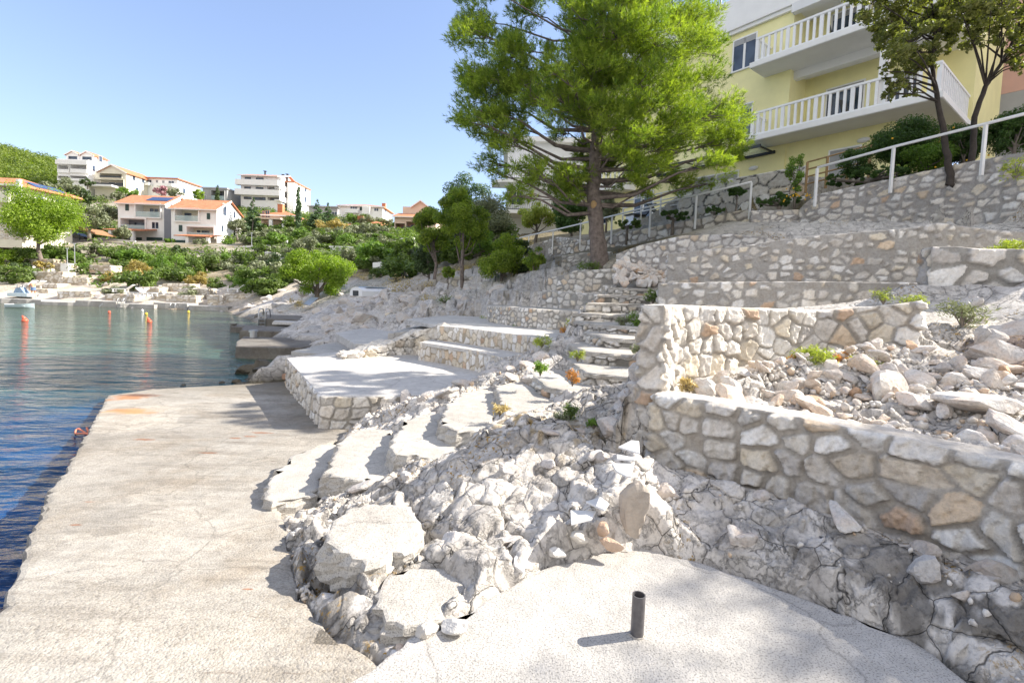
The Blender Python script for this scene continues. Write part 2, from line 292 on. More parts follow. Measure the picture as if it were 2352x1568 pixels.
class B:                               # collects boxes, tubes and faces into ONE mesh
    def __init__(s): s.v = []; s.f = []
    def box(s, x0, x1, y0, y1, z0, z1):
        n = len(s.v); s.v += [(x, y, z) for z in (z0, z1) for y in (y0, y1) for x in (x0, x1)]
        s.f += [tuple(n+i for i in q) for q in ((0, 2, 3, 1), (4, 5, 7, 6), (0, 1, 5, 4), (2, 6, 7, 3), (0, 4, 6, 2), (1, 3, 7, 5))]; return s
    def tube(s, pts, rad, k=8, cap=True):
        pts = [Vector(p) for p in pts]; rad = rad if hasattr(rad, '__len__') else [rad]*len(pts); n = len(s.v); up = None
        for i, p in enumerate(pts):
            t = (pts[min(i+1, len(pts)-1)]-pts[max(i-1, 0)]).normalized()
            a = t.orthogonal().normalized() if up is None else (up-t*up.dot(t)).normalized(); up = a; b_ = t.cross(a)
            s.v += [tuple(p+(a*math.cos(2*math.pi*j/k)+b_*math.sin(2*math.pi*j/k))*rad[i]) for j in range(k)]
        for i in range(len(pts)-1):
            for j in range(k): s.f.append((n+i*k+j, n+i*k+(j+1) % k, n+(i+1)*k+(j+1) % k, n+(i+1)*k+j))
        if cap: s.f.append(tuple(n+j for j in range(k))[::-1]); s.f.append(tuple(n+(len(pts)-1)*k+j for j in range(k)))
        return s
    def poly(s, pts): n = len(s.v); s.v += [tuple(p) for p in pts]; s.f.append(tuple(range(n, n+len(pts)))); return s
    def prism(s, pts, z0, z1):
        n = len(s.v); k = len(pts); s.v += [(p[0], p[1], z0) for p in pts]+[(p[0], p[1], z1) for p in pts]
        s.f.append(tuple(n+i for i in range(k))[::-1]); s.f.append(tuple(n+k+i for i in range(k)))
        for i in range(k): s.f.append((n+i, n+(i+1) % k, n+k+(i+1) % k, n+k+i))
        return s
    def ext(s, pts, axis, a0, a1):      # polygon of (p,q) swept along an axis
        n = len(s.v); k = len(pts)
        def w(p, q, a): return {'x': (a, p, q), 'y': (p, a, q), 'z': (p, q, a)}[axis]
        s.v += [w(p, q, a0) for p, q in pts]+[w(p, q, a1) for p, q in pts]
        s.f.append(tuple(n+i for i in range(k))[::-1]); s.f.append(tuple(n+k+i for i in range(k)))
        for i in range(k): s.f.append((n+i, n+(i+1) % k, n+k+(i+1) % k, n+k+i))
        return s
    def ball(s, c, r, sq=(1, 1, 1), k=10):
        n = len(s.v); h = k//2
        for i in range(h+1):
            th = math.pi*i/h
            for j in range(k):
                ph = 2*math.pi*j/k; s.v.append((c[0]+r*sq[0]*math.sin(th)*math.cos(ph), c[1]+r*sq[1]*math.sin(th)*math.sin(ph), c[2]+r*sq[2]*math.cos(th)))
        for i in range(h):
            for j in range(k): s.f.append((n+i*k+j, n+(i+1)*k+j, n+(i+1)*k+(j+1) % k, n+i*k+(j+1) % k))
        return s
    def build(s, name, mat, parent=None, smooth=False, bevel=0, rnd=None):
        me = bpy.data.meshes.new(name); me.from_pydata(s.v, [], s.f); me.materials.append(mat)
        bm = bmesh.new(); bm.from_mesh(me); bmesh.ops.recalc_face_normals(bm, faces=bm.faces); bm.to_mesh(me); bm.free()
        if smooth:
            me.polygons.foreach_set('use_smooth', [True]*len(me.polygons))
        if rnd is not None:
            a = me.attributes.new('rnd', 'FLOAT', 'POINT'); a.data.foreach_set('value', [rnd]*len(me.vertices))
        o = link(bpy.data.objects.new(name, me), parent)
        if bevel: md = o.modifiers.new('bevel', 'BEVEL'); md.width = bevel; md.segments = 2; md.limit_method = 'ANGLE'
        return o
def copy_tree(o, parent=None):
    c = o.copy(); C.objects.link(c); c.parent = parent
    for ch in o.children: copy_tree(ch, c)
    return c
# ---------------------------------------------------------------- noise in numpy
def h2(ix, iy, s=0):
    n = (ix.astype(np.int64)*374761393+iy.astype(np.int64)*668265263+int(s)*974711+1013904223) & 0xffffffff
    n = ((n ^ (n >> 13))*1274126177) & 0xffffffff; n = (n ^ (n >> 16))
    n = (n*2246822519) & 0xffffffff; return ((n ^ (n >> 15)) & 0xffffff)/float(0x1000000)
def vn(x, y, s=0):
    ix = np.floor(x); iy = np.floor(y); fx = x-ix; fy = y-iy; fx = fx*fx*(3-2*fx); fy = fy*fy*(3-2*fy)
    a = h2(ix, iy, s); b = h2(ix+1, iy, s); c = h2(ix, iy+1, s); d = h2(ix+1, iy+1, s)
    return (a*(1-fx)+b*fx)*(1-fy)+(c*(1-fx)+d*fx)*fy
def fbm(x, y, o=5, s=0, g=.5):
    r = 0; a = 1; tt = 0
    for i in range(o): r = r+a*vn(x*2**i+i*7.3, y*2**i-i*3.1, s+i); tt += a; a *= g
    return r/tt*2-1
def vor(x, y, s=0, jit=.8):
    """jittered cells: random id values, distance to the cell edge, offset from the seed"""
    ix = np.floor(x); iy = np.floor(y); best = np.full(x.shape, 1e9); bx = np.zeros_like(x); by = bx.copy(); ci = bx.copy(); cj = bx.copy()
    seeds = []
    for i in (-1, 0, 1):
        for j in (-1, 0, 1):
            cx = ix+i; cy = iy+j; px = cx+.5+jit*(h2(cx, cy, s)-.5); py = cy+.5+jit*(h2(cx, cy, s+11)-.5)
            seeds.append((px, py)); d = (x-px)**2+(y-py)**2; k = d < best
            best = np.where(k, d, best); bx = np.where(k, px, bx); by = np.where(k, py, by); ci = np.where(k, cx, ci); cj = np.where(k, cy, cj)
    e = np.full(x.shape, 9.)
    for px, py in seeds:
        L_ = np.sqrt((px-bx)**2+(py-by)**2); ok = L_ > 1e-6
        dd = ((x-px)**2+(y-py)**2-best)/(2*np.where(ok, L_, 1)); e = np.where(ok, np.minimum(e, dd), e)
    return ci, cj, e, x-bx, y-by
def sstep(a, b, x): k = np.clip((x-a)/(b-a), 0, 1); return k*k*(3-2*k)
# ================================================================ walls
PAL_LIGHT = 1.17*np.array([(.66, .63, .58), (.6, .57, .53), (.7, .69, .67), (.52, .5, .47), (.64, .58, .48), (.47, .45, .43), (.56, .5, .42), (.5, .37, .27), (.6, .49, .37)])
PW = {'light': [.24, .2, .2, .12, .1, .06, .05, .02, .01], 'warm': [.2, .2, .16, .08, .16, .04, .08, .04, .04], 'clad': [.3, .15, .25, .1, .04, .1, .02, .02, .02]}
def resample(P, step):
    P = np.array([tuple(p) for p in P], float); d = np.r_[0, np.cumsum(np.linalg.norm(np.diff(P[:, :2], axis=0), axis=1))]
    n = max(2, int(d[-1]/step)+1); s = np.linspace(0, d[-1], n)
    # smooth interpolation (catmull-like through cosine-free linear + light blur)
    Q = np.stack([np.interp(s, d, P[:, i]) for i in range(P.shape[1])], 1)
    for _ in range(int(.12/step)+1 if len(P) > 2 else 0):
        Q[1:-1] = (Q[:-2]+2*Q[1:-1]+Q[2:])/4
    return Q
WALLS = []; CLAMP = []; SLOPE = {}
def stone_wall(name, label, path, th, step=.03, size=(.2, .15), mortar=.06, prot=.03, pal='light', mcol=(.36, .34, .32), seed=1, coping=.012, mat='wall', group=None, cat='wall', parent=None, reg=True, drop=.12, topcol=(.56, .53, .49), asp=1.0):
    Q = resample(path, step); T = np.gradient(Q[:, :2], axis=0); T /= np.linalg.norm(T, axis=1)[:, None]+1e-9
    nf = np.stack([T[:, 1], -T[:, 0]], 1)            # towards the front
    if reg: WALLS.append((Q, nf, th))
    F = Q[:, :2]; Bk = F-nf*th; m = max(3, int(th/step)+1); n = len(Q)
    endR = [F[-1]+(Bk[-1]-F[-1])*k/m for k in range(1, m)]; endL = [Bk[0]+(F[0]-Bk[0])*k/m for k in range(1, m)]
    loop = np.array(list(F)+endR+list(Bk[::-1])+endL); zb = np.r_[Q[:, 2], np.full(m-1, Q[-1, 2]), Q[::-1, 2], np.full(m-1, Q[0, 2])]
    zt = np.r_[Q[:, 3], np.full(m-1, Q[-1, 3]), Q[::-1, 3], np.full(m-1, Q[0, 3])]
    NL = len(loop); t2 = np.roll(loop, -1, 0)-np.roll(loop, 1, 0); t2 /= np.linalg.norm(t2, axis=1)[:, None]+1e-9; no = np.stack([t2[:, 1], -t2[:, 0]], 1)
    s = np.r_[0, np.cumsum(np.linalg.norm(np.diff(loop, axis=0), axis=1))]
    K = max(3, int((zt-zb).max()/step)+1); kk = np.linspace(0, 1, K+1)
    S = np.repeat(s[:, None], K+1, 1); Zh = zb[:, None]+(zt-zb)[:, None]*kk[None, :]
    wx = fbm(S*3, Zh*3, 3, seed)*.3; wy = fbm(S*3+9, Zh*3+4, 3, seed+5)*.3
    a = S/size[0]+wx; b = Zh/size[1]+wy
    ci, cj, e, dx, dy = vor(a, b, seed, .75)
    rid = h2(ci, cj, seed+3); r2 = h2(ci, cj, seed+4); r3 = h2(ci, cj, seed+5)
    mw = mortar/size[1]*(.15+.75*r2)+.05*fbm(S*25, Zh*25, 3, seed+8)
    st = sstep(0, .06, e-mw); st = np.where(r3 < drop, 0, st)
    rough = fbm(S*14, Zh*14, 4, seed+9)
    facet = ((h2(ci, cj, seed+6)-.5)*dx+(h2(ci, cj, seed+7)-.5)*dy)*2.2+.25*(vor(a*2.3, b*2.3, seed+40)[3]*2-.2)
    disp = st*prot*(.35+.9*r2+facet+.45*rough)+(1-st)*.008*rough
    fade = np.clip((zt[:, None]-Zh)/.02, 0, 1); disp = disp*fade
    X = loop[:, None, 0]+no[:, None, 0]*disp; Y = loop[:, None, 1]+no[:, None, 1]*disp
    Zv = Zh.copy(); ztn = zt+coping*fbm(loop[:, 0]*4, loop[:, 1]*4, 4, seed+20); Zv[:, -1] = ztn
    V = np.stack([X, Y, Zv], -1).reshape(-1, 3)
    pid = np.searchsorted(np.cumsum(PW[pal])/sum(PW[pal]), rid.ravel()).clip(0, 8); col = PAL_LIGHT[pid]*(.86+.24*h2(ci, cj, seed+8).ravel())[:, None]
    mc = np.array(mcol)[None]*(1+.16*rough.ravel())[:, None]; f = st.ravel()[:, None]; col = col*f+mc*(1-f)
    i = np.arange(NL)[:, None]; k = np.arange(K)[None]; j = (i+1) % NL
    Fa = np.stack([i*(K+1)+k, j*(K+1)+k, j*(K+1)+k+1, i*(K+1)+k+1], -1).reshape(-1, 4)
    # top
    base = len(V); inner = m-1; tv = []
    for q in range(1, m):
        p = F+(Bk-F)*q/m; z = Q[:, 3]+coping*fbm(p[:, 0]*4, p[:, 1]*4, 4, seed+20)+.006*fbm(p[:, 0]*22, p[:, 1]*22, 3, seed+21)+.006
        tv.append(np.c_[p, z])
    V = np.vstack([V]+tv); tc = np.array(topcol); col = np.vstack([col, tc*(1+.1*fbm(V[base:, 0]*9, V[base:, 1]*9, 3, seed+22))[:, None]])
    def idx(q, ii):
        if q == 0: return ii*(K+1)+K
        if q == m: return (n+m-1+(n-1-ii))*(K+1)+K
        return base+(q-1)*n+ii
    fl = []
    ii = np.arange(n-1)
    for q in range(m): fl.append(np.stack([idx(q, ii), idx(q, ii+1), idx(q+1, ii+1), idx(q+1, ii)], -1))
    # close the small gap at the two ends of the top
    er = [(n-1+q)*(K+1)+K for q in range(m+1)]; el = [(0 if q == 0 else (NL-q))*(K+1)+K for q in range(m+1)]
    tr = [idx(q, n-1) for q in range(m+1)]; tl = [idx(q, 0) for q in range(m+1)]
    ex = []
    for q in range(m): ex.append((tr[q], er[q], er[q+1], tr[q+1])); ex.append((tl[q+1], el[q+1], el[q], tl[q]))
    ex = [x for x in ex if len(set(x)) == 4]
    Fa = np.vstack([Fa]+fl+([np.array(ex)] if ex else []))
    o = npmesh(name, V, Fa, M[mat], parent, smooth=False, col=col)
    if parent is None: tag(o, label, cat, group)
    return o
def WP(u, v, d, zb): p = D(u, v, d); return (p.x, p.y, zb, p.z)
def WZ(u, v, zt, zb): p = Z(u, v, zt); return (p.x, p.y, zb, zt)
rw = 'retaining_wall'
stone_wall(rw, 'closest low rubble wall at lower right, big rough stones under a bright cement top', [WZ(1502, 905, 1.6, .75), WZ(1596, 918, 1.6, .75), WZ(1740, 941, 1.6, .75), WZ(1882, 969, 1.6, .75), WZ(2100, 1012, 1.6, .75), WZ(2352, 1069, 1.6, .75), WZ(2760, 1180, 1.6, .75)], .24, .0125, (.23, .165), .024, .05, 'warm', (.42, .39, .35), 3, drop=.03, mat='wall')
stone_wall(rw, 'sunlit wall of big pale stones behind the rubble bed with one orange stone', [WP(1527, 703, 4.2, 1.), WP(1565, 703, 4.7, 1.), WP(1700, 708, 5.2, 1.2), WP(1900, 714, 5.6, 1.4), WP(2000, 705, 5.5, 1.5), WP(2115, 692, 5.2, 1.6)], .2, .014, (.22, .2), .02, .04, 'warm', (.44, .41, .37), 8, drop=.04)
stone_wall(rw, 'long shaded wall band of small stones directly above the sunlit rubble bed wall', [WP(1512, 651, 9.0, 1.9), WP(1700, 648, 8.4, 1.9), WP(1900, 648, 8, 1.9), WP(2140, 650, 7.6, 1.9)], .3, .022, (.21, .155), .038, .03, 'light', (.385, .37, .35), 5, drop=.18)
stone_wall(rw, 'tall shaded wall with a wavy top rising to the right, stones scattered in grey mortar', [WP(1535, 583, 9.7, 2.6), WP(1700, 566, 9.3, 2.6), WP(1790, 552, 9.1, 2.6), WP(1885, 541, 8.9, 2.6), WP(2078, 526, 8.6, 2.6), WP(2155, 513, 8.5, 2.6), WP(2207, 518, 8.5, 2.6), WP(2293, 529, 8.4, 2.6), WP(2420, 538, 8.2, 2.6)], .3, .022, (.2, .15), .042, .035, 'light', (.39, .375, .355), 12, drop=.2)
stone_wall(rw, 'short wall of very big stones at right edge under the yellow flowering clump', [WP(2143, 568, 6.9, 2.4), WP(2200, 566, 6.8, 2.4), WP(2258, 572, 6.7, 2.4), WP(2450, 574, 6.4, 2.4)], .4, .02, (.38, .3), .05, .05, 'warm', (.34, .33, .31), 21, drop=.08)
stone_wall(rw, 'highest wall at upper right below the white handrail and shrub bed', [WP(1838, 478, 14.2, 4.), WP(1873, 447, 13.8, 4.), WP(2046, 411, 12.5, 4.), WP(2171, 383, 11.6, 4.), WP(2258, 366, 11, 4.), WP(2352, 350, 10.3, 4.), WP(2520, 322, 9.4, 4.)], .35, .027, (.27, .175), .045, .04, 'light', (.37, .355, .34), 31, drop=.12)
stone_wall(rw, 'short low wall at the head of the grey steps by the marigolds', [WP(1727, 484, 14.6, 4.6), WP(1842, 481, 14.3, 4.6)], .25, .03, (.22, .14), .04, .03, 'light', (.37, .355, .34), 33)
stone_wall(rw, 'long wall behind the pine trunk carrying the thin white handrail', [WP(1262, 569, 25, 4.1), WP(1330, 556, 22.5, 4.1), WP(1392, 543, 21, 4.1), WP(1500, 521, 19, 4.2), WP(1600, 503, 17.5, 4.4), WP(1680, 487, 16.4, 4.5), WP(1727, 479, 16, 4.6)], .35, .04, (.4, .3), .05, .05, 'warm', (.3, .28, .25), 35, drop=.05)
stone_wall(rw, 'little stone wall with low corner left of the pine under the hedge', [WP(1208, 566, 27, 3.8), WP(1282, 544, 25.5, 3.9), WP(1338, 552, 23.5, 4.)], .3, .05, (.26, .17), .04, .03, 'light', (.32, .3, .27), 37)
stone_wall(rw, 'curving wall right of the pine trunk, its pale top rising towards the grey steps', [WP(1417, 583, 14.8, 3.), WP(1470, 563, 14, 3.), WP(1568, 541, 13, 3.), WP(1680, 538, 12.2, 3.), WP(1765, 546, 11.6, 3.), WP(1790, 557, 11.5, 3.)], .3, .03, (.27, .2), .035, .035, 'light', (.36, .34, .32), 39, drop=.08)
stone_wall(rw, 'small wall panel close behind the pine trunk on its left', [WP(1291, 587, 18.8, 2.9), WP(1340, 580, 18.5, 2.9), WP(1405, 578, 18.2, 2.9)], .3, .035, (.24, .17), .04, .03, 'light', (.34, .33, .31), 41)
stone_wall(rw, 'wall holding the terrace on which the big pine stands', [WP(1256, 637, 16.2, 2.4), WP(1300, 632, 15.4, 2.4), WP(1318, 622, 15.2, 2.4), WP(1422, 616, 14.8, 2.4)], .3, .03, (.27, .2), .035, .035, 'warm', (.34, .33, .31), 43, drop=.06)
stone_wall(rw, 'waist low wall just below the pine terrace wall beside the stairs', [WP(1245, 666, 15.3, 1.85), WP(1303, 671, 14.4, 1.85), WP(1372, 676, 13.6, 1.85)], .35, .03, (.24, .18), .035, .03, 'light', (.35, .34, .32), 45, drop=.06)
stone_wall(rw, 'curved bench high wall of small white stones left of the stairs', [WP(1119, 706, 16.2, 1.4), WP(1124, 703, 14.6, 1.4), WP(1160, 704, 13.6, 1.4), WP(1214, 709, 12.8, 1.4), WP(1262, 712, 12.4, 1.4), WP(1335, 716, 12.2, 1.4)], .3, .022, (.15, .13), .025, .025, 'light', (.34, .33, .31), 47, drop=.05)
stone_wall(rw, 'upper of the two seat high walls with upright oval stones behind the terrace', [WZ(1005, 748, 1.55, .95), WZ(1050, 752, 1.55, .95), WZ(1120, 760, 1.55, .95), WZ(1205, 771, 1.55, .95), WZ(1262, 782, 1.55, .95)], .16, .018, (.13, .2), .016, .02, 'warm', (.42, .37, .29), 49, drop=.02)
stone_wall(rw, 'lower of the two seat high walls with upright oval stones on the terrace edge', [WZ(962, 786, 1.17, .6), WZ(1010, 791, 1.17, .6), WZ(1080, 803, 1.17, .6), WZ(1155, 820, 1.17, .6)], .14, .016, (.13, .22), .016, .02, 'warm', (.42, .35, .26), 51, drop=.02)
stone_wall(rw, 'stone faced side of the raised bright terrace beside the sea ramp', [WZ(657, 823, .72, -.4), WZ(700, 868, .72, -.3), WZ(735, 911, .72, -.1), WZ(738, 912, .72, -.1), WZ(830, 911, .72, -.1), WZ(925, 911, .72, -.1), WZ(985, 911, .72, .1)], .2, .016, (.24, .19), .026, .03, 'light', (.34, .32, .29), 57, drop=.02, topcol=(.6, .58, .55))
stone_wall('rubble_border', 'row of rounded white boulders mortared along the back of the bright terrace', [WZ(790, 812, .85, .5), WZ(850, 800, .95, .5), WZ(905, 782, 1.1, .6), WZ(945, 764, 1.3, .7), WZ(1008, 745, 1.58, .8)], .35, .02, (.36, .3), .0, .13, 'light', (.4, .38, .35), 61, coping=.14, drop=0, cat='stone border', mat='wallfar', topcol=(.6, .58, .55))
stone_wall('cladding_wall', 'wall clad in large crazed white stone slabs under the yellow house', [WP(1560, 432, 20.5, 5.), WP(1700, 407, 18.8, 5.), WP(1850, 380, 17.2, 5.)], .3, .04, (.6, .45), .01, .04, 'clad', (.1, .1, .1), 63, drop=0)
stone_wall(rw, 'pale rough wall behind the slim young pines on the rocks', [WP(1010, 645, 25, 2.2), WP(1050, 634, 24.5, 2.2), WP(1086, 633, 24, 2.3)], .3, .04, (.4, .35), .02, .06, 'light', (.35, .33, .3), 65)
stone_wall('masonry_block', 'squarish stone pier with a flat top on the rocks left of the upturned boats', [WP(915, 680, 27, 1.), WP(962, 680, 27, 1.)], 1.6, .06, (.4, .25), .03, .05, 'light', (.3, .29, .27), 66, cat='stone pier')
stone_wall('masonry_block', 'flat topped stone block on the rocks below and left of the squarish pier', [WP(886, 738-20, 22.5, .8), WP(934, 717, 22.5, .8)], .9, .05, (.35, .2), .03, .05, 'light', (.3, .29, .27), 67, cat='stone pier')
stone_wall('masonry_block', 'low dry stone block just above the short metal ladder jetty', [WP(890, 752-15, 20.5, .5), WP(920, 737, 20.3, .5)], .6, .05, (.3, .2), .03, .05, 'light', (.25, .24, .22), 68, cat='stone pier')
# ================================================================ flat concrete areas
def jag(pts, step, amp, seed):
    out = []; rg = np.random.default_rng(seed)
    for i, p in enumerate(pts):
        q = pts[(i+1) % len(pts)]; a = np.array(p[:2], float); b_ = np.array(q[:2], float); n = max(1, int(np.linalg.norm(b_-a)/step))
        n = min(n, 90)
        for k in range(n):
            c_ = a+(b_-a)*k/n; j = rg.normal(0, amp, 2) if amp else 0; out.append(tuple(c_+j))
    return out
def slab(name, pts, zf, th, mat, step=.08, amp=.01, seed=1, label=None, cat=None, kind='structure', parent=None, bul=.0, group=None, clamp=True, edge=.012):
    """concrete slab; zf: height or function(x, y); rounded uneven rim, skirt down by th"""
    if not callable(zf): z0 = zf; zf = lambda x, y: z0
    O = jag([(p[0], p[1]) for p in pts], step, amp, seed)
    if clamp: CLAMP.append((np.array([(p[0], p[1]) for p in pts]), zf)); SLOPE[len(CLAMP)-1] = .9 if name == 'step' else 2.6
    A = np.array(O); c0 = A.mean(0); ar = sum(A[i][0]*A[(i+1) % len(A)][1]-A[(i+1) % len(A)][0]*A[i][1] for i in range(len(A)))
    if ar < 0: A = A[::-1]
    t = np.roll(A, -1, 0)-np.roll(A, 1, 0); t /= np.linalg.norm(t, axis=1)[:, None]+1e-9; no = np.stack([t[:, 1], -t[:, 0]], 1)
    for _ in range(6): no = (np.roll(no, 1, 0)+no+np.roll(no, -1, 0))/3
    no /= np.linalg.norm(no, axis=1)[:, None]+1e-9
    rings = [(-edge*2.2, 0.0), (-edge*.6, -edge*.35), (0, -edge*1.3), (bul*.5, -th*.4), (bul, -th)]
    if mat == 'pad' and th > .1: rings = [(-edge*2.2, 0), (-edge*.8, -edge*.3), (0, -edge*1.2)]+[(bul*q, -edge*1.2-(th-edge)*q) for q in (.12, .25, .4, .55, .7, .85, 1)]
    bm = bmesh.new(); vs = []
    rg = np.random.default_rng(seed+5)
    for off, dz in rings:
        P_ = A+no*off; vs.append([bm.verts.new((x, y, dz+(rg.normal(0, .12*abs(bul)) if dz < -.02 and bul else 0))) for x, y in P_])
        if mat == 'pad' and dz < -edge:
            for v_, nn in zip(vs[-1], no): k_ = .035*fbm(np.array([v_.co.x*16]), np.array([v_.co.y*16+dz*23]), 3, seed)[0]+rg.normal(0, .005); v_.co.x += nn[0]*k_; v_.co.y += nn[1]*k_
    n = len(A)
    for r_ in range(len(rings)-1):
        for i in range(n): bm.faces.new((vs[r_][i], vs[r_][(i+1) % n], vs[r_+1][(i+1) % n], vs[r_+1][i])[::-1])
    f = bm.faces.new(vs[0]); bmesh.ops.triangulate(bm, faces=[f])
    if label is None and name in ('quay', 'path', 'terrace'):
        for yy in (1.5, 2.3, 2.75, 3.2, 3.8, 4.5, 5.5, 6.5, 7.5, 9, 10.5, 12): bmesh.ops.bisect_plane(bm, geom=bm.verts[:]+bm.edges[:]+bm.faces[:], plane_co=(0, yy, 0), plane_no=(0, 1, 0))
    for v in bm.verts: v.co.z += float(zf(v.co.x, v.co.y))
    bmesh.ops.recalc_face_normals(bm, faces=bm.faces)
    me = bpy.data.meshes.new(name); bm.to_mesh(me); bm.free(); me.materials.append(M[mat])
    o = link(bpy.data.objects.new(name, me), parent)
    if kind and parent is None: o['kind'] = kind
    return tag(o, label, cat, group)
q0 = Z(115, 1116, .36)
QZ = lambda x, y: np.interp(y, [0, 2.3, 3.2, 4.5, 7.5, 12, 14], [.72, .7, .55, .38, .22, .04, -.05])
def QP(u, v):
    z = .3
    for _ in range(12): p = Z(u, v, z); z = float(QZ(p.x, p.y))
    return p
quay = [QP(-80, 1505), QP(2, 1398), QP(60, 1250), QP(118, 1118), QP(150, 1080), QP(246, 908), QP(350, 893), QP(520, 884), QP(645, 876)]
quay += [(-5.0, 12.6), (-3.2, 9.6), (-2.9, 8.2)]+[QP(u, v) for u, v in ((905, 965), (800, 1000), (700, 1040), (640, 1100), (640, 1160), (655, 1200), (665, 1270), (690, 1370), (760, 1455), (850, 1500), (900, 1545))]+[(-.75, 1.7), (-.8, .3), (-5.0, .3)]
slab('quay', quay, QZ, 1.4, 'quay', .09, .012, 3, edge=.02, bul=.06)
PLZ = .8
plat = [(1000, 1640), (860, 1530), (940, 1463), (1062, 1410), (1110, 1380), (1190, 1335), (1270, 1296), (1390, 1268), (1480, 1256), (1580, 1285), (1700, 1322), (1850, 1372), (2000, 1430), (2080, 1460), (2160, 1505), (2250, 1590)]
plat = [Z(u, v, PLZ) for u, v in plat[1:]]+[(2.5, 1.2), (2.5, -.6), (-1.6, -.6), (-1.6, .9)]
slab('pavement', plat, PLZ, .55, 'plat', .07, .012, 5, bul=.03)
T1 = [WZ(u, v, .727, 0)[:2] for u, v in ((659, 823), (737, 909), (925, 909), (983, 909))]+[Z(u, v, .727)[:2] for u, v in ( (1070, 885), (1140, 868), (1160, 850), (1060, 832), (955, 815), (900, 806), (790, 806))]
slab('terrace', T1, .732, .1, 'terr', .12, .004, 7, edge=.008)
T2 = [WZ(u, v, 1.17, 0)[:2] for u, v in ((966, 786), (1080, 803), (1158, 821), (1215, 812))]+[WZ(u, v, 1.55, 0)[:2] for u, v in ((1262, 776), (1120, 756), (1003, 744))]
slab('terrace', T2, 1.176, .08, 'terr', .12, .003, 8, edge=.006, bul=0)
T3 = [WZ(u, v, 1.55, 0)[:2] for u, v in ((1008, 748), (1050, 752), (1120, 760), (1205, 771), (1275, 782), (1300, 770), (1335, 757), (1290, 752))]+[(1.2, 13.4), (-.2, 15.), (-.9, 16.6), (-2.2, 17.), (-3.2, 14.5)]
slab('terrace', T3, lambda x, y: 1.556+.02*np.clip(y-13.5, 0, 9), .1, 'terr', .12, .003, 9, edge=.006)
T4 = [(p[0], p[1]) for p in (WP(1122, 706, 16, 0), WP(1130, 703, 14.6, 0), WP(1214, 709, 12.9, 0), WP(1262, 712, 12.5, 0), WP(1345, 716, 12.3, 0), WP(1372, 706, 13.7, 0), WP(1303, 700, 14.5, 0), WP(1245, 697, 15.4, 0), WP(1160, 697, 16.6, 0))]
slab('terrace', T4, 2.06, .1, 'oldc', .12, .003, 10, edge=.006)
# sloping path down to the sea left of the terraces
slab('path', [D(u, v, d)[:2] for u, v, d in ((668, 816, 12.7), (760, 812, 12.3), (812, 800, 12.6), (860, 780, 13.6), (775, 777, 15.5), (740, 785, 14.6))], lambda x, y: .72+.0*x, .8, 'oldc', .15, .02, 12, bul=.05)
slab('path', [D(u, v, d)[:2] for u, v, d in ((815, 800, 13.0), (900, 782, 13.2), (935, 766, 14.2), (905, 753, 17.5), (835, 752, 18.5), (770, 777, 16))], lambda x, y: .95+.0*x, .5, 'terr', .15, .01, 13)
def pz(x, y): return 1.15+np.clip((x+4.2)/3.2, -.1, 1)*.42
slab('path', [D(u, v, d)[:2] for u, v, d in ((890, 785, 12.9), (950, 770, 13.1), (1010, 748, 13.6), (1060, 745, 14.2), (1110, 735, 16.2), (1100, 720, 18), (1000, 742, 16.5), (935, 757, 15))], pz, .4, 'oldc', .15, .02, 14)
def jet(name, label, pts, zt, th, mat='jetty', amp=.03):
    return slab(name, [D(u, v, d)[:2] for u, v, d in pts], zt, th, mat, .2, amp, hash(label) % 97 if 0 else len(label), label, 'jetty', None, bul=.05, edge=.03, clamp=False)
jet('jetty', 'smooth dark concrete jetty with rounded corner nearest to the bright terrace', ((541, 800, 16.), (575, 801, 15.9), (690, 799, 16.1), (720, 790, 17), (712, 780, 19.2), (560, 778, 19.2), (543, 788, 17.4)), .4, 1.5, amp=.006)
jet('jetty', 'eroded brown jetty with ragged edge behind the smooth dark one', ((556, 762, 22.2), (640, 762, 22.2), (735, 762, 22.2), (745, 752, 25), (560, 750, 25)), .36, .9, amp=.06)
jet('jetty', 'narrow low concrete finger reaching left with a bollard on its tip', ((530, 750, 24.8), (640, 750, 24.6), (640, 750, 25.8), (532, 750, 26)), .3, .8, amp=.05)
jet('jetty', 'grey flat jetty with the bent ladder rails on its left end', ((596, 738, 27), (730, 738, 27), (740, 730, 31), (605, 730, 31)), .62, 1.2, amp=.03)
jet('jetty', 'small dark slab jetty farthest back beside the rocky point', ((585, 726, 34), (640, 726, 34), (645, 720, 37), (590, 720, 37)), .35, .9, amp=.04)
jet('jetty', 'thin white plank slab lying between the eroded and the grey jetty', ((627, 746, 25.9), (690, 746, 25.9), (695, 740, 26.8), (630, 740, 26.8)), .56, .16, 'terr', amp=.01)
# ================================================================ rock pads and stairs
def m6(x, y): return (504+.3841*x, 966+.3841*y)
def m1(x, y): return (1050+.2679*x, 630+.2679*y)
stairs = empty('rock_steps', (-1.2, 5, .4), 0, 'line of broad worn cement steps climbing the rock ridge from the quay', 'steps')
def pad(z, pts, seed, amp=.02, th=.22, parent=stairs, mat='pad'):
    W_ = [Z(u, v, z) for u, v in pts]
    o = slab('step', W_, z, th, mat, .06, amp, seed, kind=None, parent=parent, bul=.05, edge=.012)
    if parent is not None: o.matrix_parent_inverse = Matrix.Translation(-parent.location)
    return o
pad(.5, [(604, 1148), (618, 1105), (672, 1045), (760, 1015), (790, 1030), (745, 1085), (715, 1140), (640, 1152)], 1)
pad(.67, [(745, 1085), (758, 1060), (782, 1010), (830, 984), (898, 986), (905, 1040), (892, 1085), (860, 1105), (800, 1100)], 2)
pad(.85, [(900, 1040), (905, 1000), (935, 965), (990, 943), (1030, 955), (1042, 1000), (1048, 1045), (1000, 1055), (930, 1045)], 3)
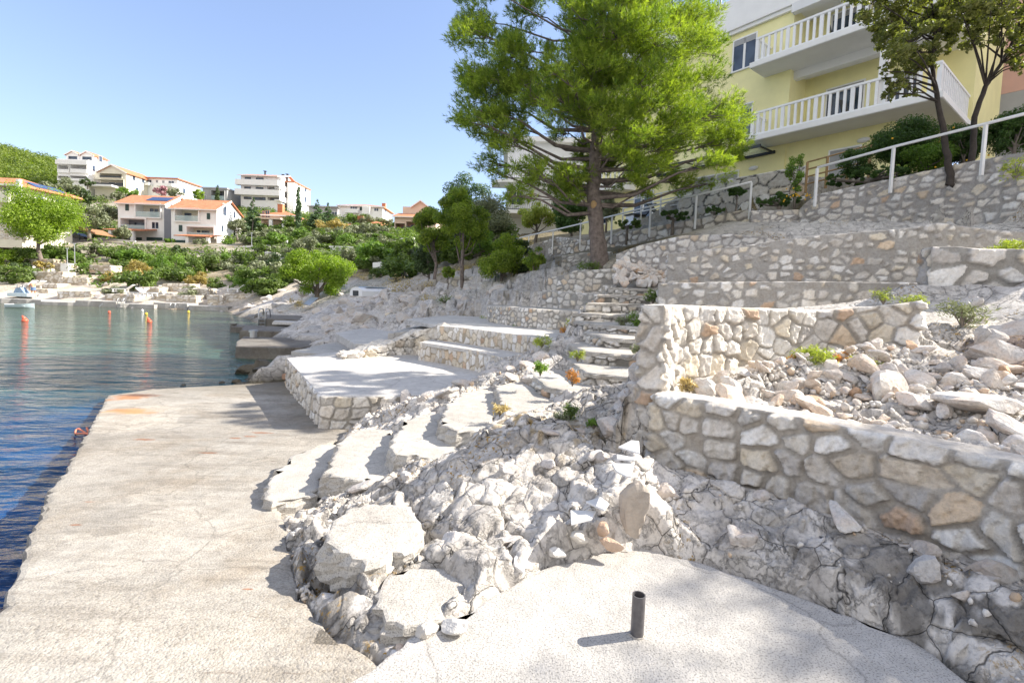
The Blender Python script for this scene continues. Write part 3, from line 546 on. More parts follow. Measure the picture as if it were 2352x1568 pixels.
pad(1.0, [(1015, 975), (1025, 930), (1060, 903), (1120, 890), (1140, 905), (1138, 950), (1115, 985), (1050, 990)], 4)
pad(1.12, [(1150, 925), (1141, 884), (1200, 875), (1240, 900), (1285, 930), (1216, 943), (1178, 948)], 5)
st2 = empty('stone_stairs', (1.2, 6, 1.1), 0, 'curving stone stairs climbing along the left side of the tall corner wall', 'stairs')
treads = [(1.25, [(1221, 858), (1252, 886), (1318, 900), (1380, 906), (1462, 913)], 6), (1.42, [(1312, 832), (1345, 853), (1400, 860), (1476, 869)], 7), (1.6, [(1304, 789), (1345, 806), (1400, 811), (1484, 818)], 8),
          (1.77, [(1342, 763), (1382, 773), (1430, 777), (1486, 780)], 9), (1.92, [(1345, 741), (1400, 746), (1486, 752)], 10)]
def wpts(z, pr): return [(*Z(u, v, z)[:2], z) for u, v in pr]
rows = [wpts(z, pr) for z, pr, s in treads]
for z, (ul, ur), d in ((2.07, (1318, 1490), 10.2), (2.3, (1350, 1515), 11.), (2.5, (1371, 1520), 11.9), (2.7, (1395, 1530), 12.8), (2.9, (1440, 1545), 13.7)):
    rows.append([(*D(u, 690, d+(i-1)*.08)[:2], z) for i, u in enumerate((ul, (ul+ur)/2, ur))])
for i, r_ in enumerate(rows):
    nx = rows[i+1] if i+1 < len(rows) else [(p[0], p[1]+.6, 0) for p in r_]
    bl, br = nx[0], nx[-1]; a, b_ = r_[0], r_[-1]
    dn = .12
    back = [(br[0]+.25, br[1]+dn), (bl[0], bl[1]+dn)]
    if i < 2: back = [(br[0]+.2, br[1]+.5), (bl[0]-.05, bl[1]+.3), (a[0]+.02, a[1]+.4)]
    z = r_[0][2]
    o = slab('step', [(p[0], p[1]) for p in r_]+[(b_[0]+.3, b_[1]+.0)]+back, z, .07, 'pad', .08, .012, 30+i, kind=None, parent=st2, bul=.01, edge=.02)
    o.matrix_parent_inverse = Matrix.Translation(-st2.location)
    w_ = stone_wall('riser', '', [(p[0], p[1]+.03, z-.3, z-.05) for p in r_]+[(b_[0]+.3, b_[1]+.03, z-.3, z-.05)], .12, .016 if i < 5 else .03, (.2, .15), .012, .05, 'light', (.24, .23, .21), 70+i, reg=False, parent=o, drop=.08, mat='wallfar')
# upper grey steps between the high walls
gs = empty('grey_steps', (6.5, 13, 4.), 0, 'short flight of dark grey cement steps at the foot of the highest wall', 'steps')
for i in range(5):
    z = 3.75+.17*i; d = 12.2+.42*i; a = D(1795-14*i, 540, d); b_ = D(1925-18*i, 540, d)
    o = slab('step', [(a.x, a.y), (b_.x, b_.y), (b_.x, b_.y+1), (a.x, a.y+1)], z, .4, 'oldc', .1, .01, 50+i, kind=None, parent=gs, bul=.01, edge=.02, clamp=False)
    o.matrix_parent_inverse = Matrix.Translation(-gs.location)
# two round cement pads on the nearest rock
for nm, z, pts, s, lab in (('cement_pad', .87, [(640, 720), (650, 640), (700, 570), (780, 520), (880, 490), (1010, 485), (1130, 510), (1185, 590), (1200, 690), (1140, 780), (1040, 800), (960, 850), (870, 860), (760, 800), (680, 770)], 61, 'larger round bright cement pad on the nearest rock'),
                           ('cement_pad', .81, [(945, 1090), (960, 990), (1020, 910), (1120, 880), (1240, 868), (1350, 880), (1430, 940), (1480, 1000), (1440, 1060), (1360, 1090), (1300, 1180), (1200, 1225), (1100, 1210), (1000, 1180)], 62, 'smaller round cement pad beside the pavement edge')):
    o = slab(nm, [Z(*m6(x, y), z) for x, y in pts], z, .2, 'pad', .045, .012, s, lab, 'cement pad', None, bul=.05, edge=.014)
# ================================================================ terrain
ctl = []
def cz(*a):
    for u, v, z in a: p = Z(u, v, z); ctl.append((p.x, p.y, z))
def cd(*a):
    for u, v, d in a: p = D(u, v, d); ctl.append(tuple(p))
cz((640, 1250, .5), (622, 1290, .5), (664, 1430, .58), (760, 1490, .66), (850, 1520, .74), (700, 1340, .66), (790, 1420, .72), (830, 1340, .78), (700, 1250, .74), (720, 1330, .76), (700, 1390, .68), (780, 1400, .77), (850, 1450, .79), (720, 1200, .68), (1000, 1290, .8), (1090, 1250, .86), (1100, 1380, .8),
   (1100, 1180, .93), (1180, 1240, .84), (1250, 1200, .92), (1150, 1080, 1.02), (1250, 980, 1.24), (1200, 1020, 1.14), (1300, 960, 1.3), (1340, 1010, 1.1), (1400, 1050, 1.0), (1410, 960, 1.12), (1350, 1130, .98), (1300, 1190, .9),
   (1450, 1010, 1.3), (1440, 1070, 1.22), (1400, 1130, 1.12), (1350, 1210, 1.02), (1300, 1270, .9), (1430, 1220, .95), (1060, 1070, .98), (960, 1130, .85), (880, 1140, .72), (700, 1180, .5), (820, 1165, .62), (720, 1220, .55),
   (1530, 1120, 1.0), (1600, 1180, .95), (1700, 1190, 1.0), (1620, 1250, .86), (1850, 1290, .95), (1800, 1340, .84), (2050, 1340, .97), (2050, 1440, .84), (2250, 1420, 1.0), (2230, 1540, .84), (2350, 1500, .97),
   (940, 945, .8), (1000, 905, .92), (1060, 885, 1.02), (1130, 860, 1.1), (1180, 845, 1.16), (1230, 840, 1.25), (1200, 805, 1.35), (1260, 790, 1.5), (1300, 815, 1.5), (1320, 760, 1.72), (1200, 960, 1.2))
cd((1600, 888, 4.5), (1800, 900, 4.4), (2000, 920, 4.0), (2100, 850, 4.7), (2250, 950, 3.5), (2352, 900, 3.8), (2300, 780, 5.0), (2200, 820, 5.2), (2150, 750, 5.7), (2250, 740, 6), (2352, 790, 4.8), (2190, 680, 6.6), (2300, 690, 6.2), (2352, 700, 5.9),
   (700, 765, 21), (760, 742, 22), (850, 742, 20), (850, 702, 24), (950, 706, 21), (1000, 697, 21), (1050, 682, 21), (1100, 695, 18), (1150, 668, 19), (1200, 652, 19), (900, 682, 27), (800, 704, 30), (700, 712, 34), (640, 692, 40), (600, 702, 42),
   (640, 722, 33), (750, 682, 36), (650, 655, 48), (860, 668, 34), (760, 645, 45), (1090, 727, 16.2), (1000, 750, 14.6), (940, 775, 13.8), (700, 806, 13), (760, 796, 13.5), (670, 820, 12.6), (780, 775, 17), (830, 762, 18.5),
   (600, 600, 62), (640, 640, 50), (700, 600, 60), (800, 600, 58), (860, 625, 50), (950, 622, 46), (600, 545, 90), (700, 505, 112), (850, 508, 118), (900, 545, 80), (1000, 560, 70), (1100, 560, 50), (1150, 545, 42), (1000, 640, 32), (1100, 622, 26), (1180, 604, 24), (1250, 568, 28),
   (0, 350, 175), (60, 370, 165), (130, 400, 150), (80, 430, 120), (200, 470, 110), (-80, 340, 180), (300, 455, 125), (450, 468, 130), (560, 480, 130), (640, 480, 135), (0, 520, 72), (100, 530, 75))
for u in (-60, 60, 180, 300, 420, 530):
    for d, z in ((46.4, .25), (48, .8), (51, 1.5), (54, 2.3), (58, 3.3), (64, 5.0), (72, 7.4), (79, 9.0), (88, 10.0), (100, 14)):
        p = D(u, 650, d); ctl.append((p.x, p.y, z))
ctl += [(x, y, -1.1) for x, y in ((-14, 19), (-11.5, 15), (-10, 12.8), (-12, 10), (-8, 5), (-6, 2), (-21, 33), (-28, 42), (-45, 43), (-60, 43.5), (-80, 44), (-16, 27), (-9, 14.2), (-6, 0), (-80, 20), (-40, 10), (-40, 30), (-80, -5))]
ctl += [(-6.2, 13.8, -.15), (-7.0, 12.9, -.3), (-2, 2, -.1), (-3, 6, -.3), (-5, 9, -.4), (-3, 9, .1), (-2, 6, .2), (-1, 3, .1)]
ctl += [(5, 25, 5.9), (10, 21, 6.4), (20, 20, 6.5), (25, 30, 8), (40, 40, 12), (20, 8, 6.4), (30, 0, 6.4), (9, 4, 2.2), (13, 4, 4), (10, 0, 2.6), (6, 1, 1.2), (4.5, .3, .9), (16, 12, 6.3), (3, -2, .6), (-200, 300, 60), (-90, 300, 15), (0, 300, 12), (150, 300, 14), (150, 0, 20), (50, 90, 14), (0, 90, 14), (-60, 170, 21), (-20, 170, 14), (-110, 170, 28)]
ctl += [(1.05, 4.5, 1.15), (1.0, 4.8, 1.2), (1.1, 5.2, 1.3), (.95, 4.2, 1.1), (7, 10.5, 3.5), (9, 10, 3.55), (11, 9, 3.6), (6, 11.4, 3.4), (12.5, 8.2, 3.7), (5, 12, 3.3), (3, 6.5, 2.0), (4.5, 6.6, 2.2), (2.2, 6.2, 1.8), (2.2, 8, 1.9)]
hid = []
for Q, nf, th in WALLS:
    stp = max(1, int(.7/np.linalg.norm(Q[1, :2]-Q[0, :2])))
    for q, n_ in zip(Q[::stp], nf[::stp]):
        p = q[:2]-n_*(th*.7); hid.append((*p, q[3]-.12))
ctl += hid; P = np.array(ctl, float)
# drop near-duplicates
keep = []
for i, p in enumerate(P):
    if all((p[0]-P[j][0])**2+(p[1]-P[j][1])**2 > .02**2*(1+p[1]) for j in keep): keep.append(i)
P = P[keep]; K_ = np.linalg.norm(P[:, None, :2]-P[None, :, :2], axis=2); K_ += np.eye(len(P))*-.02
coef = np.linalg.solve(np.block([[K_, np.ones((len(P), 1))], [np.ones((1, len(P))), np.zeros((1, 1))]]), np.r_[P[:, 2], 0])
def base_z(x, y):
    x = np.asarray(x, float).ravel(); y = np.asarray(y, float).ravel(); out = np.empty(len(x))
    for s in range(0, len(x), 20000):
        d = np.sqrt((x[s:s+20000, None]-P[None, :, 0])**2+(y[s:s+20000, None]-P[None, :, 1])**2); out[s:s+20000] = d@coef[:-1]+coef[-1]
    return out
def grow(a, step, n, mx, g=1.045):
    o = []; s = step
    for _ in range(n): s = min(s*g, mx); a += s; o.append(a)
    return o
xs = np.arange(-1.9, 4.2, .018); xr = grow(xs[-1], .018, 230, 3.0); xl = [-v for v in grow(1.9, .018, 245, 3.0)][::-1]; xs = np.r_[xl, xs, xr]
ys = np.arange(1.5, 6.6, .018); ys = np.r_[[-8, -5, -3, -1, 0, .5, .9, 1.2], ys, grow(ys[-1], .018, 260, 3.0, 1.03)]
X, Y = np.meshgrid(xs, ys, indexing='ij'); sh = X.shape; x = X.ravel(); y = Y.ravel()
z = base_z(x, y)
dist = np.sqrt(x**2+y**2); soil = sstep(3., 4.2, z)*sstep(10, 16, y)
soil = np.maximum(soil, sstep(2.2, 3.5, z)*sstep(28, 40, y)); soil = soil*(.55+.45*sstep(-.1, .15, fbm(x*.3, y*.3, 3, 77)))
def rocky(x, y):
    r = 0; wx = fbm(x*1.3, y*1.3, 4, 5)*.5; wy = fbm(x*1.3+7, y*1.3, 4, 6)*.5
    for sz, a, s, fq in ((2.6, .34, 1, 8), (1.0, .13, 2, 4), (.42, .13, 3, 0), (.2, .018, 4, 0)):
        ci, cj, e, dx, dy = vor((x+wx*sz*.7)/sz, (y*1.25+wy*sz*.7)/sz, s, .9)
        l = (h2(ci, cj, s+30)-.5)*1.0+(h2(ci, cj, s+31)-.5)*2.6*dx+(h2(ci, cj, s+32)-.5)*2.6*dy-.8*(1-sstep(0, .09, e))
        fade = 1. if sz > 1.5 else sstep(60*sz, 18*sz, dist)
        r = r+a*l*fade*(sstep(9, 14, dist) if sz > 2 else 1)
    r = r+.02*fbm(x*7, y*7, 5, 9)*sstep(14, 6, dist)
    return r
amp = np.full(x.shape, .4); amp = np.where(y > 9, .85, amp); amp *= (1-.75*soil); amp *= .35+.65*sstep(-.1, .4, z)
amp = np.where((y < 3.5) & (x > .6), amp*.6, amp)
amp = np.where((x > 2.) & (y > 5.8), amp*.15, amp); amp = np.where((y > 13) & (y < 30) & (x > 2.), .1, amp)
gr = sstep(.15, .6, z-1.4)*(x > 1.5)*(y > 3)*(y < 5.6)*(x < 4.6); amp = amp*(1-.75*gr)
zz = z+rocky(x, y)*amp
def ledge(z_, q, k):
    a = z_/q+.9*fbm(x*1.1/q*.12, y*1.1/q*.12, 4, 17); fr = a-np.floor(a); return z_+(sstep(0, k, fr)-fr)*q
nearw = sstep(10, 7, dist)*(amp > .2)*.25; zz = zz*(1-nearw)+ledge(zz, .1, .25)*nearw
soft = None
midw = sstep(9, 12, dist)*sstep(60, 40, dist)*(amp > .3)*.8; zz = zz*(1-midw)+ledge(zz, .38, .3)*midw
def inside(poly, x, y, mg=0):
    c = np.zeros(x.shape, bool); n = len(poly)
    for i in range(n):
        x1, y1 = poly[i]; x2, y2 = poly[(i+1) % n]
        k = ((y1 > y) != (y2 > y)); xi = (x2-x1)*(y-y1)/((y2-y1) if abs(y2-y1) > 1e-9 else 1e-9)+x1; c ^= k & (x < xi)
    return c
for ic, (poly, zf) in enumerate(CLAMP):
    lo = poly.min(0)-.1; hi = poly.max(0)+.1; k = np.where((x > lo[0]) & (x < hi[0]) & (y > lo[1]) & (y < hi[1]))[0]
    k = k[inside(poly, x[k], y[k])]; zz[k] = np.minimum(zz[k], zf(x[k], y[k])-.03)
    lo -= .4; hi += .4; k = np.where((x > lo[0]) & (x < hi[0]) & (y > lo[1]) & (y < hi[1]))[0]; de = np.full(len(k), 9.)
    for q in range(len(poly)):
        a = poly[q]; b_ = poly[(q+1) % len(poly)]; ab = b_-a; L2 = max(1e-9, (ab**2).sum()); t_ = np.clip(((x[k]-a[0])*ab[0]+(y[k]-a[1])*ab[1])/L2, 0, 1)
        de = np.minimum(de, np.sqrt((x[k]-a[0]-ab[0]*t_)**2+(y[k]-a[1]-ab[1]*t_)**2))
    m_ = (de < .35) & ~inside(poly, x[k], y[k]); kk_ = k[m_]; lim = zf(x[kk_], y[kk_])-.05+de[m_]*SLOPE[ic]+.05*fbm(x[kk_]*9, y[kk_]*9, 3, 8)
    over = zz[kk_] > lim; zz[kk_[over]] = lim[over]+(zz[kk_[over]]-lim[over])*sstep(.1, .35, de[m_][over])
for Q, nf, th in WALLS:                 # nothing grows out over a wall's top; ground in front stays low
    k = np.where((x > Q[:, 0].min()-.6) & (x < Q[:, 0].max()+.6) & (y > Q[:, 1].min()-.6) & (y < Q[:, 1].max()+.8))[0]
    if not len(k): continue
    best = np.full(len(k), 1e9); bi = np.zeros(len(k), int)
    for i in range(0, len(Q), 2):
        d = (x[k]-Q[i, 0])**2+(y[k]-Q[i, 1])**2; m_ = d < best; best[m_] = d[m_]; bi[m_] = i
    off = (x[k]-Q[bi, 0])*-nf[bi, 0]+(y[k]-Q[bi, 1])*-nf[bi, 1]; along = np.sqrt(np.maximum(best-off**2, 0))
    m_ = (off > -.02) & (off < .7) & (along < .25); zz[k[m_]] = np.minimum(zz[k[m_]], Q[bi[m_], 3]-.05)
def clamp_front(i, zb, r_):              # keep the face of wall i open down to zb
    Q, nf, th = WALLS[i]
    k = np.where((x > Q[:, 0].min()-r_) & (x < Q[:, 0].max()+r_) & (y > Q[:, 1].min()-r_) & (y < Q[:, 1].max()+r_))[0]
    best = np.full(len(k), 1e9); bi = np.zeros(len(k), int)
    for q in range(0, len(Q), 2):
        d = (x[k]-Q[q, 0])**2+(y[k]-Q[q, 1])**2; m_ = d < best; best[m_] = d[m_]; bi[m_] = q
    off = (x[k]-Q[bi, 0])*nf[bi, 0]+(y[k]-Q[bi, 1])*nf[bi, 1]
    lim = (zb(bi/len(Q)) if callable(zb) else zb)+np.clip(off-r_*.6, 0, 9)*1.2+.03*fbm(x[k]*5, y[k]*5, 3, 3)
    m_ = (off > -.12) & (off < r_); zz[k[m_]] = np.minimum(zz[k[m_]], lim[m_] if hasattr(lim, '__len__') else lim)
clamp_front(0, 1.0, .5); clamp_front(1, lambda s: 1.5+.5*s, .7); clamp_front(2, 2.15, .8); clamp_front(3, 2.68, .7); clamp_front(4, 2.75, .6); clamp_front(5, 4.2, 1.6)
clamp_front(7, 4.3, 1.); clamp_front(9, 3.15, 1.); clamp_front(10, 3.1, 1.); clamp_front(11, 2.56, .9); clamp_front(12, 2.0, .8); clamp_front(13, 1.5, .5); clamp_front(18, 5.6, 3.)
inside_any = np.zeros(len(x), bool); kk_ = np.where(dist < 12)[0]
for poly, zf in CLAMP: inside_any[kk_] |= inside(poly, x[kk_], y[kk_])
fm = (amp > .2)*(~inside_any)*sstep(12, 8, dist)*1.; GZ = zz.reshape(sh)
x0_, y0_ = x.copy(), y.copy(); zn = zz.copy()
for sz, a_, sd_ in ((.3, .045, 301), (.11, .009, 302)):     # broken blocks also on the steep faces
    ci, cj, e, dx, dy = vor((x0_+.8*zz)/sz+fbm(x0_*4, y0_*4+zz*3, 3, 7)*.4, (y0_-.75*zz)/sz+fbm(x0_*4+5, y0_*4-zz*3, 3, 8)*.4, sd_, .9)
    cr_ = 1-sstep(0, .07, e)
    x += fm*a_*((h2(ci, cj, 1)-.5)*1.2+(h2(ci, cj, 4)-.5)*1.6*dx-.0*cr_); y += fm*a_*((h2(ci, cj, 2)-.5)*1.2+(h2(ci, cj, 5)-.5)*1.6*dy); zn += fm*a_*((h2(ci, cj, 3)-.5)*.8+(h2(ci, cj, 6)-.5)*1.6*dx-.55*cr_)
zz = zn
def ground(px, py):                       # height of the finished terrain
    i = int(np.clip(np.searchsorted(xs, px), 1, len(xs)-1)); j = int(np.clip(np.searchsorted(ys, py), 1, len(ys)-1))
    fx = (px-xs[i-1])/(xs[i]-xs[i-1]); fy = (py-ys[j-1])/(ys[j]-ys[j-1]); g = GZ
    return float((g[i-1, j-1]*(1-fx)+g[i, j-1]*fx)*(1-fy)+(g[i-1, j]*(1-fx)+g[i, j]*fx)*fy)
rc = np.array([(.64, .6, .55)])*np.ones((len(x), 1)); f = fbm(x*1.1, y*1.1, 5, 41)[:, None]
rc = rc*(1+.22*f); ci, cj, e, _, _ = vor(x/.9, y/.9, 2, .9); rc *= (.86+.22*h2(ci, cj, 60))[:, None]
gap = np.zeros(len(x))
for sz, sd_ in ((1.0, 2), (.42, 3), (.2, 4)):
    wx = fbm(x*1.3, y*1.3, 4, 5)*.5; wy = fbm(x*1.3+7, y*1.3, 4, 6)*.5
    _, _, e2, _, _ = vor((x+wx*sz*.7)/sz, (y*1.25+wy*sz*.7)/sz, sd_, .9); gap = np.maximum(gap, (1-sstep(.015, .05 if sz > .2 else .08, e2))*(sstep(80*sz, 30*sz, dist)))
rc = rc*(1-.0*gap[:, None]*(.5+.8*vn(x*2.2, y*2.2, 70))[:, None].clip(0, 1))
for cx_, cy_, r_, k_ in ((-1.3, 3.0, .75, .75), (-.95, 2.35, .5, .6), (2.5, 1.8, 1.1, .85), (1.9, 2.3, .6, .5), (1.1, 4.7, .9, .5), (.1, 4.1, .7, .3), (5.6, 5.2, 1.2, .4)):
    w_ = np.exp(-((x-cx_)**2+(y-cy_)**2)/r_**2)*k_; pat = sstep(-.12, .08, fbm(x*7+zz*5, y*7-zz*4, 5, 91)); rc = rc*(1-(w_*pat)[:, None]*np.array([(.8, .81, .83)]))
li_ = np.exp(-((x-.35)**2+(y-4.5)**2)/.35)*sstep(.1, .3, fbm(x*14, y*14, 4, 93)); rc = rc*(1-li_[:, None])+np.array([(.42, .28, .09)])*li_[:, None]
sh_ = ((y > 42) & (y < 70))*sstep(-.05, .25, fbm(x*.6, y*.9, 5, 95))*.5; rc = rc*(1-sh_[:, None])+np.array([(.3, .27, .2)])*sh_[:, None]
wet = (1-sstep(.05, .45, zz+.15*fbm(x*2, y*2, 3, 4)))[:, None]*(y > 5)[:, None]; wet2 = wet*(y < 40)[:, None]; rc = rc*(1-wet2)+np.array([(.1, .085, .055)])*wet2
wf = wet*(y >= 40)[:, None]*.6; rc = rc*(1-wf)+np.array([(.26, .2, .12)])*wf
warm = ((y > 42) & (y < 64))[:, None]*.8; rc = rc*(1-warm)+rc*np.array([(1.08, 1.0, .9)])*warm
rd = sstep(.25, .4, fbm(x*.7, y*.7, 4, 88))[:, None]*((x > 4)&(y<8))[:, None]*.6; rc = rc*(1-rd)+np.array([(.36, .2, .11)])*rd
sc_ = np.array([(.2, .17, .1)])*(1+.3*fbm(x*2, y*2, 4, 51))[:, None]; rc = rc*(1-soil[:, None])+sc_*soil[:, None]
i = np.arange(sh[0]-1)[:, None]; j = np.arange(sh[1]-1)[None]; F = np.stack([i*sh[1]+j, (i+1)*sh[1]+j, (i+1)*sh[1]+j+1, i*sh[1]+j+1], -1).reshape(-1, 4)
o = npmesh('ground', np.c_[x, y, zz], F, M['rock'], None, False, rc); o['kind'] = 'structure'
wb = B(); wb.poly([(-400, -60, 0), (60, -60, 0), (60, 60, 0), (-400, 60, 0)]); wb.build('sea', M['sea'])['kind'] = 'structure'
# ================================================================ far houses
def S(px, d): return px*d/FPX
class Rel:                              # an Empty whose children are given in world coordinates
    pass
def thing(name, label, cat, u, v, d, group=None, rz=0):
    p = D(u, v, d); return empty(name, tuple(p), rz, label, cat, group)
def inv(o, root): o.matrix_parent_inverse = Matrix.Translation(-Vector(root.location)); return o
class House:
    """a house whose front stands at distance d, faces the bay and is measured off by its outline"""
    def __init__(s, name, label, u0, u1, vt, vb, d, dep, mat='white', cat='house', drop=3):
        s.d = d; s.dep = dep; um = (u0+u1)/2; s.x0 = D(u0, vb, d).x; s.x1 = D(u1, vb, d).x; s.zb = D(um, vb, d).z; s.zt = D(um, vt, d).z
        s.um = um; s.root = empty(name, ((s.x0+s.x1)/2, d, s.zb), 0, label, cat); s.mat = mat; s.wall = B()
    def add(s, name, b, mat, parent=None, **k):
        o = b.build(name, M[mat], parent or s.root, **k)
        if parent is None: inv(o, s.root)
        return o
    def X(s, u): return s.x0+(u-s.u0_)*0 if 0 else D(u, 600, s.d).x
    def zat(s, u, v): return D(u, v, s.d).z
    def body(s): s.wall.box(s.x0, s.x1, s.d, s.d+s.dep, s.zb-3, s.zt); return s
    def rect(s, r): u0, v0, u1, v1 = r; um = (u0+u1)/2; vm = (v0+v1)/2; c = D(um, vm, s.d); w_ = S(u1-u0, s.d)/2; h = S(v1-v0, s.d)/2; return c.x-w_, c.x+w_, c.z-h, c.z+h
    def win(s, *rs, glass='glass', fr='white', mull=1, name='window'):
        for r in rs:
            x0, x1, z0, z1 = s.rect(r); y = s.d-.02; b = B(); t = .07
            b.box(x0-t, x1+t, y-.05, y, z1, z1+t); b.box(x0-t, x1+t, y-.05, y, z0-t, z0); b.box(x0-t, x0, y-.05, y, z0, z1); b.box(x1, x1+t, y-.05, y, z0, z1)
            for k in range(mull): xm = x0+(x1-x0)*(k+1)/(mull+1); b.box(xm-.04, xm+.04, y-.04, y, z0, z1)
            o = s.add(name, b, fr); g = B().box(x0, x1, y-.02, y+.04, z0, z1).build('pane', M[glass], o)
    def shut(s, *rs, name='shutter', mat='shut'):
        for r in rs: x0, x1, z0, z1 = s.rect(r); s.add(name, B().box(x0, x1, s.d-.07, s.d+.02, z0, z1), mat)
    def swin(s, *rs, name='window'):     # on the right side wall: (distance along the wall, sill height, width, height)
        for a, z, w_, h in rs:
            y = s.d+a; zz = s.zb+z; x = s.x1; b = B().box(x, x+.04, y-.06, y+w_+.06, zz-.06, zz+h+.06); o = s.add(name, b, 'white')
            B().box(x+.03, x+.055, y, y+w_, zz, zz+h).build('pane', M['glass'], o)
    def loggia(s, r, deep=1.6, rail='cglass', back='cream', doors=((.3, .75),), fr=.18, proud=.35, solid=0):
        """framed recess: a box built out from the wall with dark-glazed doors at its back"""
        x0, x1, z0, z1 = s.rect(r); y = s.d-proud; b = B()
        b.box(x0-fr, x0, y, s.d+.01, z0-fr, z1+fr); b.box(x1, x1+fr, y, s.d+.01, z0-fr, z1+fr); b.box(x0, x1, y, s.d+.01, z1, z1+fr); b.box(x0, x1, y, s.d+.01, z0-fr, z0)
        o = s.add('balcony', b, s.mat)
        B().box(x0, x1, s.d+deep, s.d+deep+.05, z0, z1).build('back_wall', M[back], o)
        for a, c in doors: B().box(x0+(x1-x0)*a, x0+(x1-x0)*c, s.d+deep-.06, s.d+deep, z0, z0+(z1-z0)*.78).build('pane', M['glass'], o)
        rb = B().box(x0, x1, y+.04, y+.08 if not solid else y+.16, z0, z0+min(1., (z1-z0)*.45)); rb.build('railing', M[rail], o)
        return (x0, x1, z0, z1, deep)
    def parapet(s, r, out=1.1, mat='white', th=.15):
        x0, x1, z0, z1 = s.rect(r); b = B(); y = s.d-out; b.box(x0, x1, y, y+th, z0, z1); b.box(x0, x0+th, y+th, s.d, z0, z1); b.box(x1-th, x1, y+th, s.d, z0, z1); b.box(x0+th, x1-th, y+th, s.d, z0, z0+.15)
        s.add('balcony', b, mat)
    def openbody(s, holes):
        """walls as a grid of blocks leaving the recess openings free"""
        xs_ = sorted({s.x0, s.x1, *[h[0] for h in holes], *[h[1] for h in holes]}); zs_ = sorted({s.zb-3, s.zt, *[h[2] for h in holes], *[h[3] for h in holes]})
        dp = max([h[4] for h in holes])+.05
        for i in range(len(xs_)-1):
            for j in range(len(zs_)-1):
                a, b_, c, e = xs_[i], xs_[i+1], zs_[j], zs_[j+1]
                if any(a >= h[0]-1e-4 and b_ <= h[1]+1e-4 and c >= h[2]-1e-4 and e <= h[3]+1e-4 for h in holes): continue
                s.wall.box(a, b_, s.d, s.d+dp, c, e)
        s.wall.box(s.x0, s.x1, s.d+dp, s.d+s.dep, s.zb-3, s.zt)
    def done(s): s.add('wall', s.wall, s.mat)
    def gable_x(s, rise, over=.35, mat='roof', solar=None):      # ridge left-right, gable on the right side
        x0, x1, y0, y1, z = s.x0-over, s.x1+over, s.d-over*1.6, s.d+s.dep+over, s.zt; ym = s.d+s.dep/2; k = rise/(s.dep/2)
        b = B().ext([(y0, z-k*(s.d-y0)), (ym, z+rise), (y1, z-k*(y1-s.d-s.dep)), (y1, z-k*(y1-s.d-s.dep)+.16), (ym, z+rise+.18), (y0, z-k*(s.d-y0)+.16)], 'x', x0, x1)
        r_ = s.add('roof', b, mat)
        b = B().ext([(s.d, z-.02), (s.d+s.dep, z-.02), (ym, z+rise-.01)], 'x', s.x0+.01, s.x1-.01); s.add('gable', b, s.mat)
        B().ext([(y0-.02, z-k*(s.d-y0)-.1), (ym, z+rise-.12), (ym, z+rise+.2), (y0-.02, z-k*(s.d-y0)+.2)], 'x', x1, x1+.08).build('verge', M['white'], r_)
        B().box(x0, x1, y0-.12, y0-.01, z-k*(s.d-y0)-.02, z-k*(s.d-y0)+.13).build('gutter', M['white'], r_)
        if solar:
            a, c, p, q = solar; w_ = (x1-x0)
            for i in range(4):
                xa = x0+w_*(a+(c-a)*i/4)+.04; xb = x0+w_*(a+(c-a)*(i+1)/4)-.04; ya = y0+(ym-y0)*p; yb = y0+(ym-y0)*q; zf = lambda y: z+k*(y-s.d)+.2
                bb = B().ext([(ya, zf(ya)), (yb, zf(yb)), (yb, zf(yb)+.09), (ya, zf(ya)+.09)], 'x', xa, xb); bb.build('solar_panel', M['solar'], r_)
        return r_
    def gable_y(s, rise, x0=None, x1=None, z=None, over=.4, mat='roof', y0=None, y1=None, wallm=None, wall=True):   # ridge runs away, gable faces us
        x0 = s.x0 if x0 is None else x0; x1 = s.x1 if x1 is None else x1; z = s.zt if z is None else z; xm = (x0+x1)/2; y0 = s.d if y0 is None else y0; y1 = s.d+s.dep if y1 is None else y1; k = rise/((x1-x0)/2)
        b = B().ext([(x0-over, z-k*over), (xm, z+rise), (x1+over, z-k*over), (x1+over, z-k*over+.16), (xm, z+rise+.18), (x0-over, z-k*over+.16)], 'y', y0-over, y1+over)
        r_ = s.add('roof', b, mat); B().ext([(x0-over, z-k*over-.06), (xm, z+rise-.06), (x1+over, z-k*over-.06), (x1+over, z-k*over+.18), (xm, z+rise+.2), (x0-over, z-k*over+.18)], 'y', y0-over-.08, y0-over).build('verge', M['white'], r_)
        if wall: s.add('gable', B().ext([(x0, z-.02), (x1, z-.02), (xm, z+rise-.01)], 'y', y0+.01, y1-.01), wallm or s.mat)
        return r_
    def hip(s, rise, over=.4, mat='roof', inset=None):
        x0, x1, y0, y1, z = s.x0-over, s.x1+over, s.d-over, s.d+s.dep+over, s.zt; ins = inset or min((x1-x0), (y1-y0))/2; ym = (y0+y1)/2
        if (x1-x0) > (y1-y0): a, c = (x0+ins, ym), (x1-ins, ym)
        else: a, c = ((x0+x1)/2, y0+ins), ((x0+x1)/2, y1-ins)
        b = B(); A = [(x0, y0, z), (x1, y0, z), (x1, y1, z), (x0, y1, z)]; Rr = [(a[0], a[1], z+rise), (c[0], c[1], z+rise)]
        if (x1-x0) > (y1-y0): fs = [(A[0], A[1], Rr[1], Rr[0]), (A[1], A[2], Rr[1]), (A[2], A[3], Rr[0], Rr[1]), (A[3], A[0], Rr[0])]
        else: fs = [(A[0], A[1], Rr[0]), (A[1], A[2], Rr[1], Rr[0]), (A[2], A[3], Rr[1]), (A[3], A[0], Rr[0], Rr[1])]
        for f_ in fs: b.poly(f_)
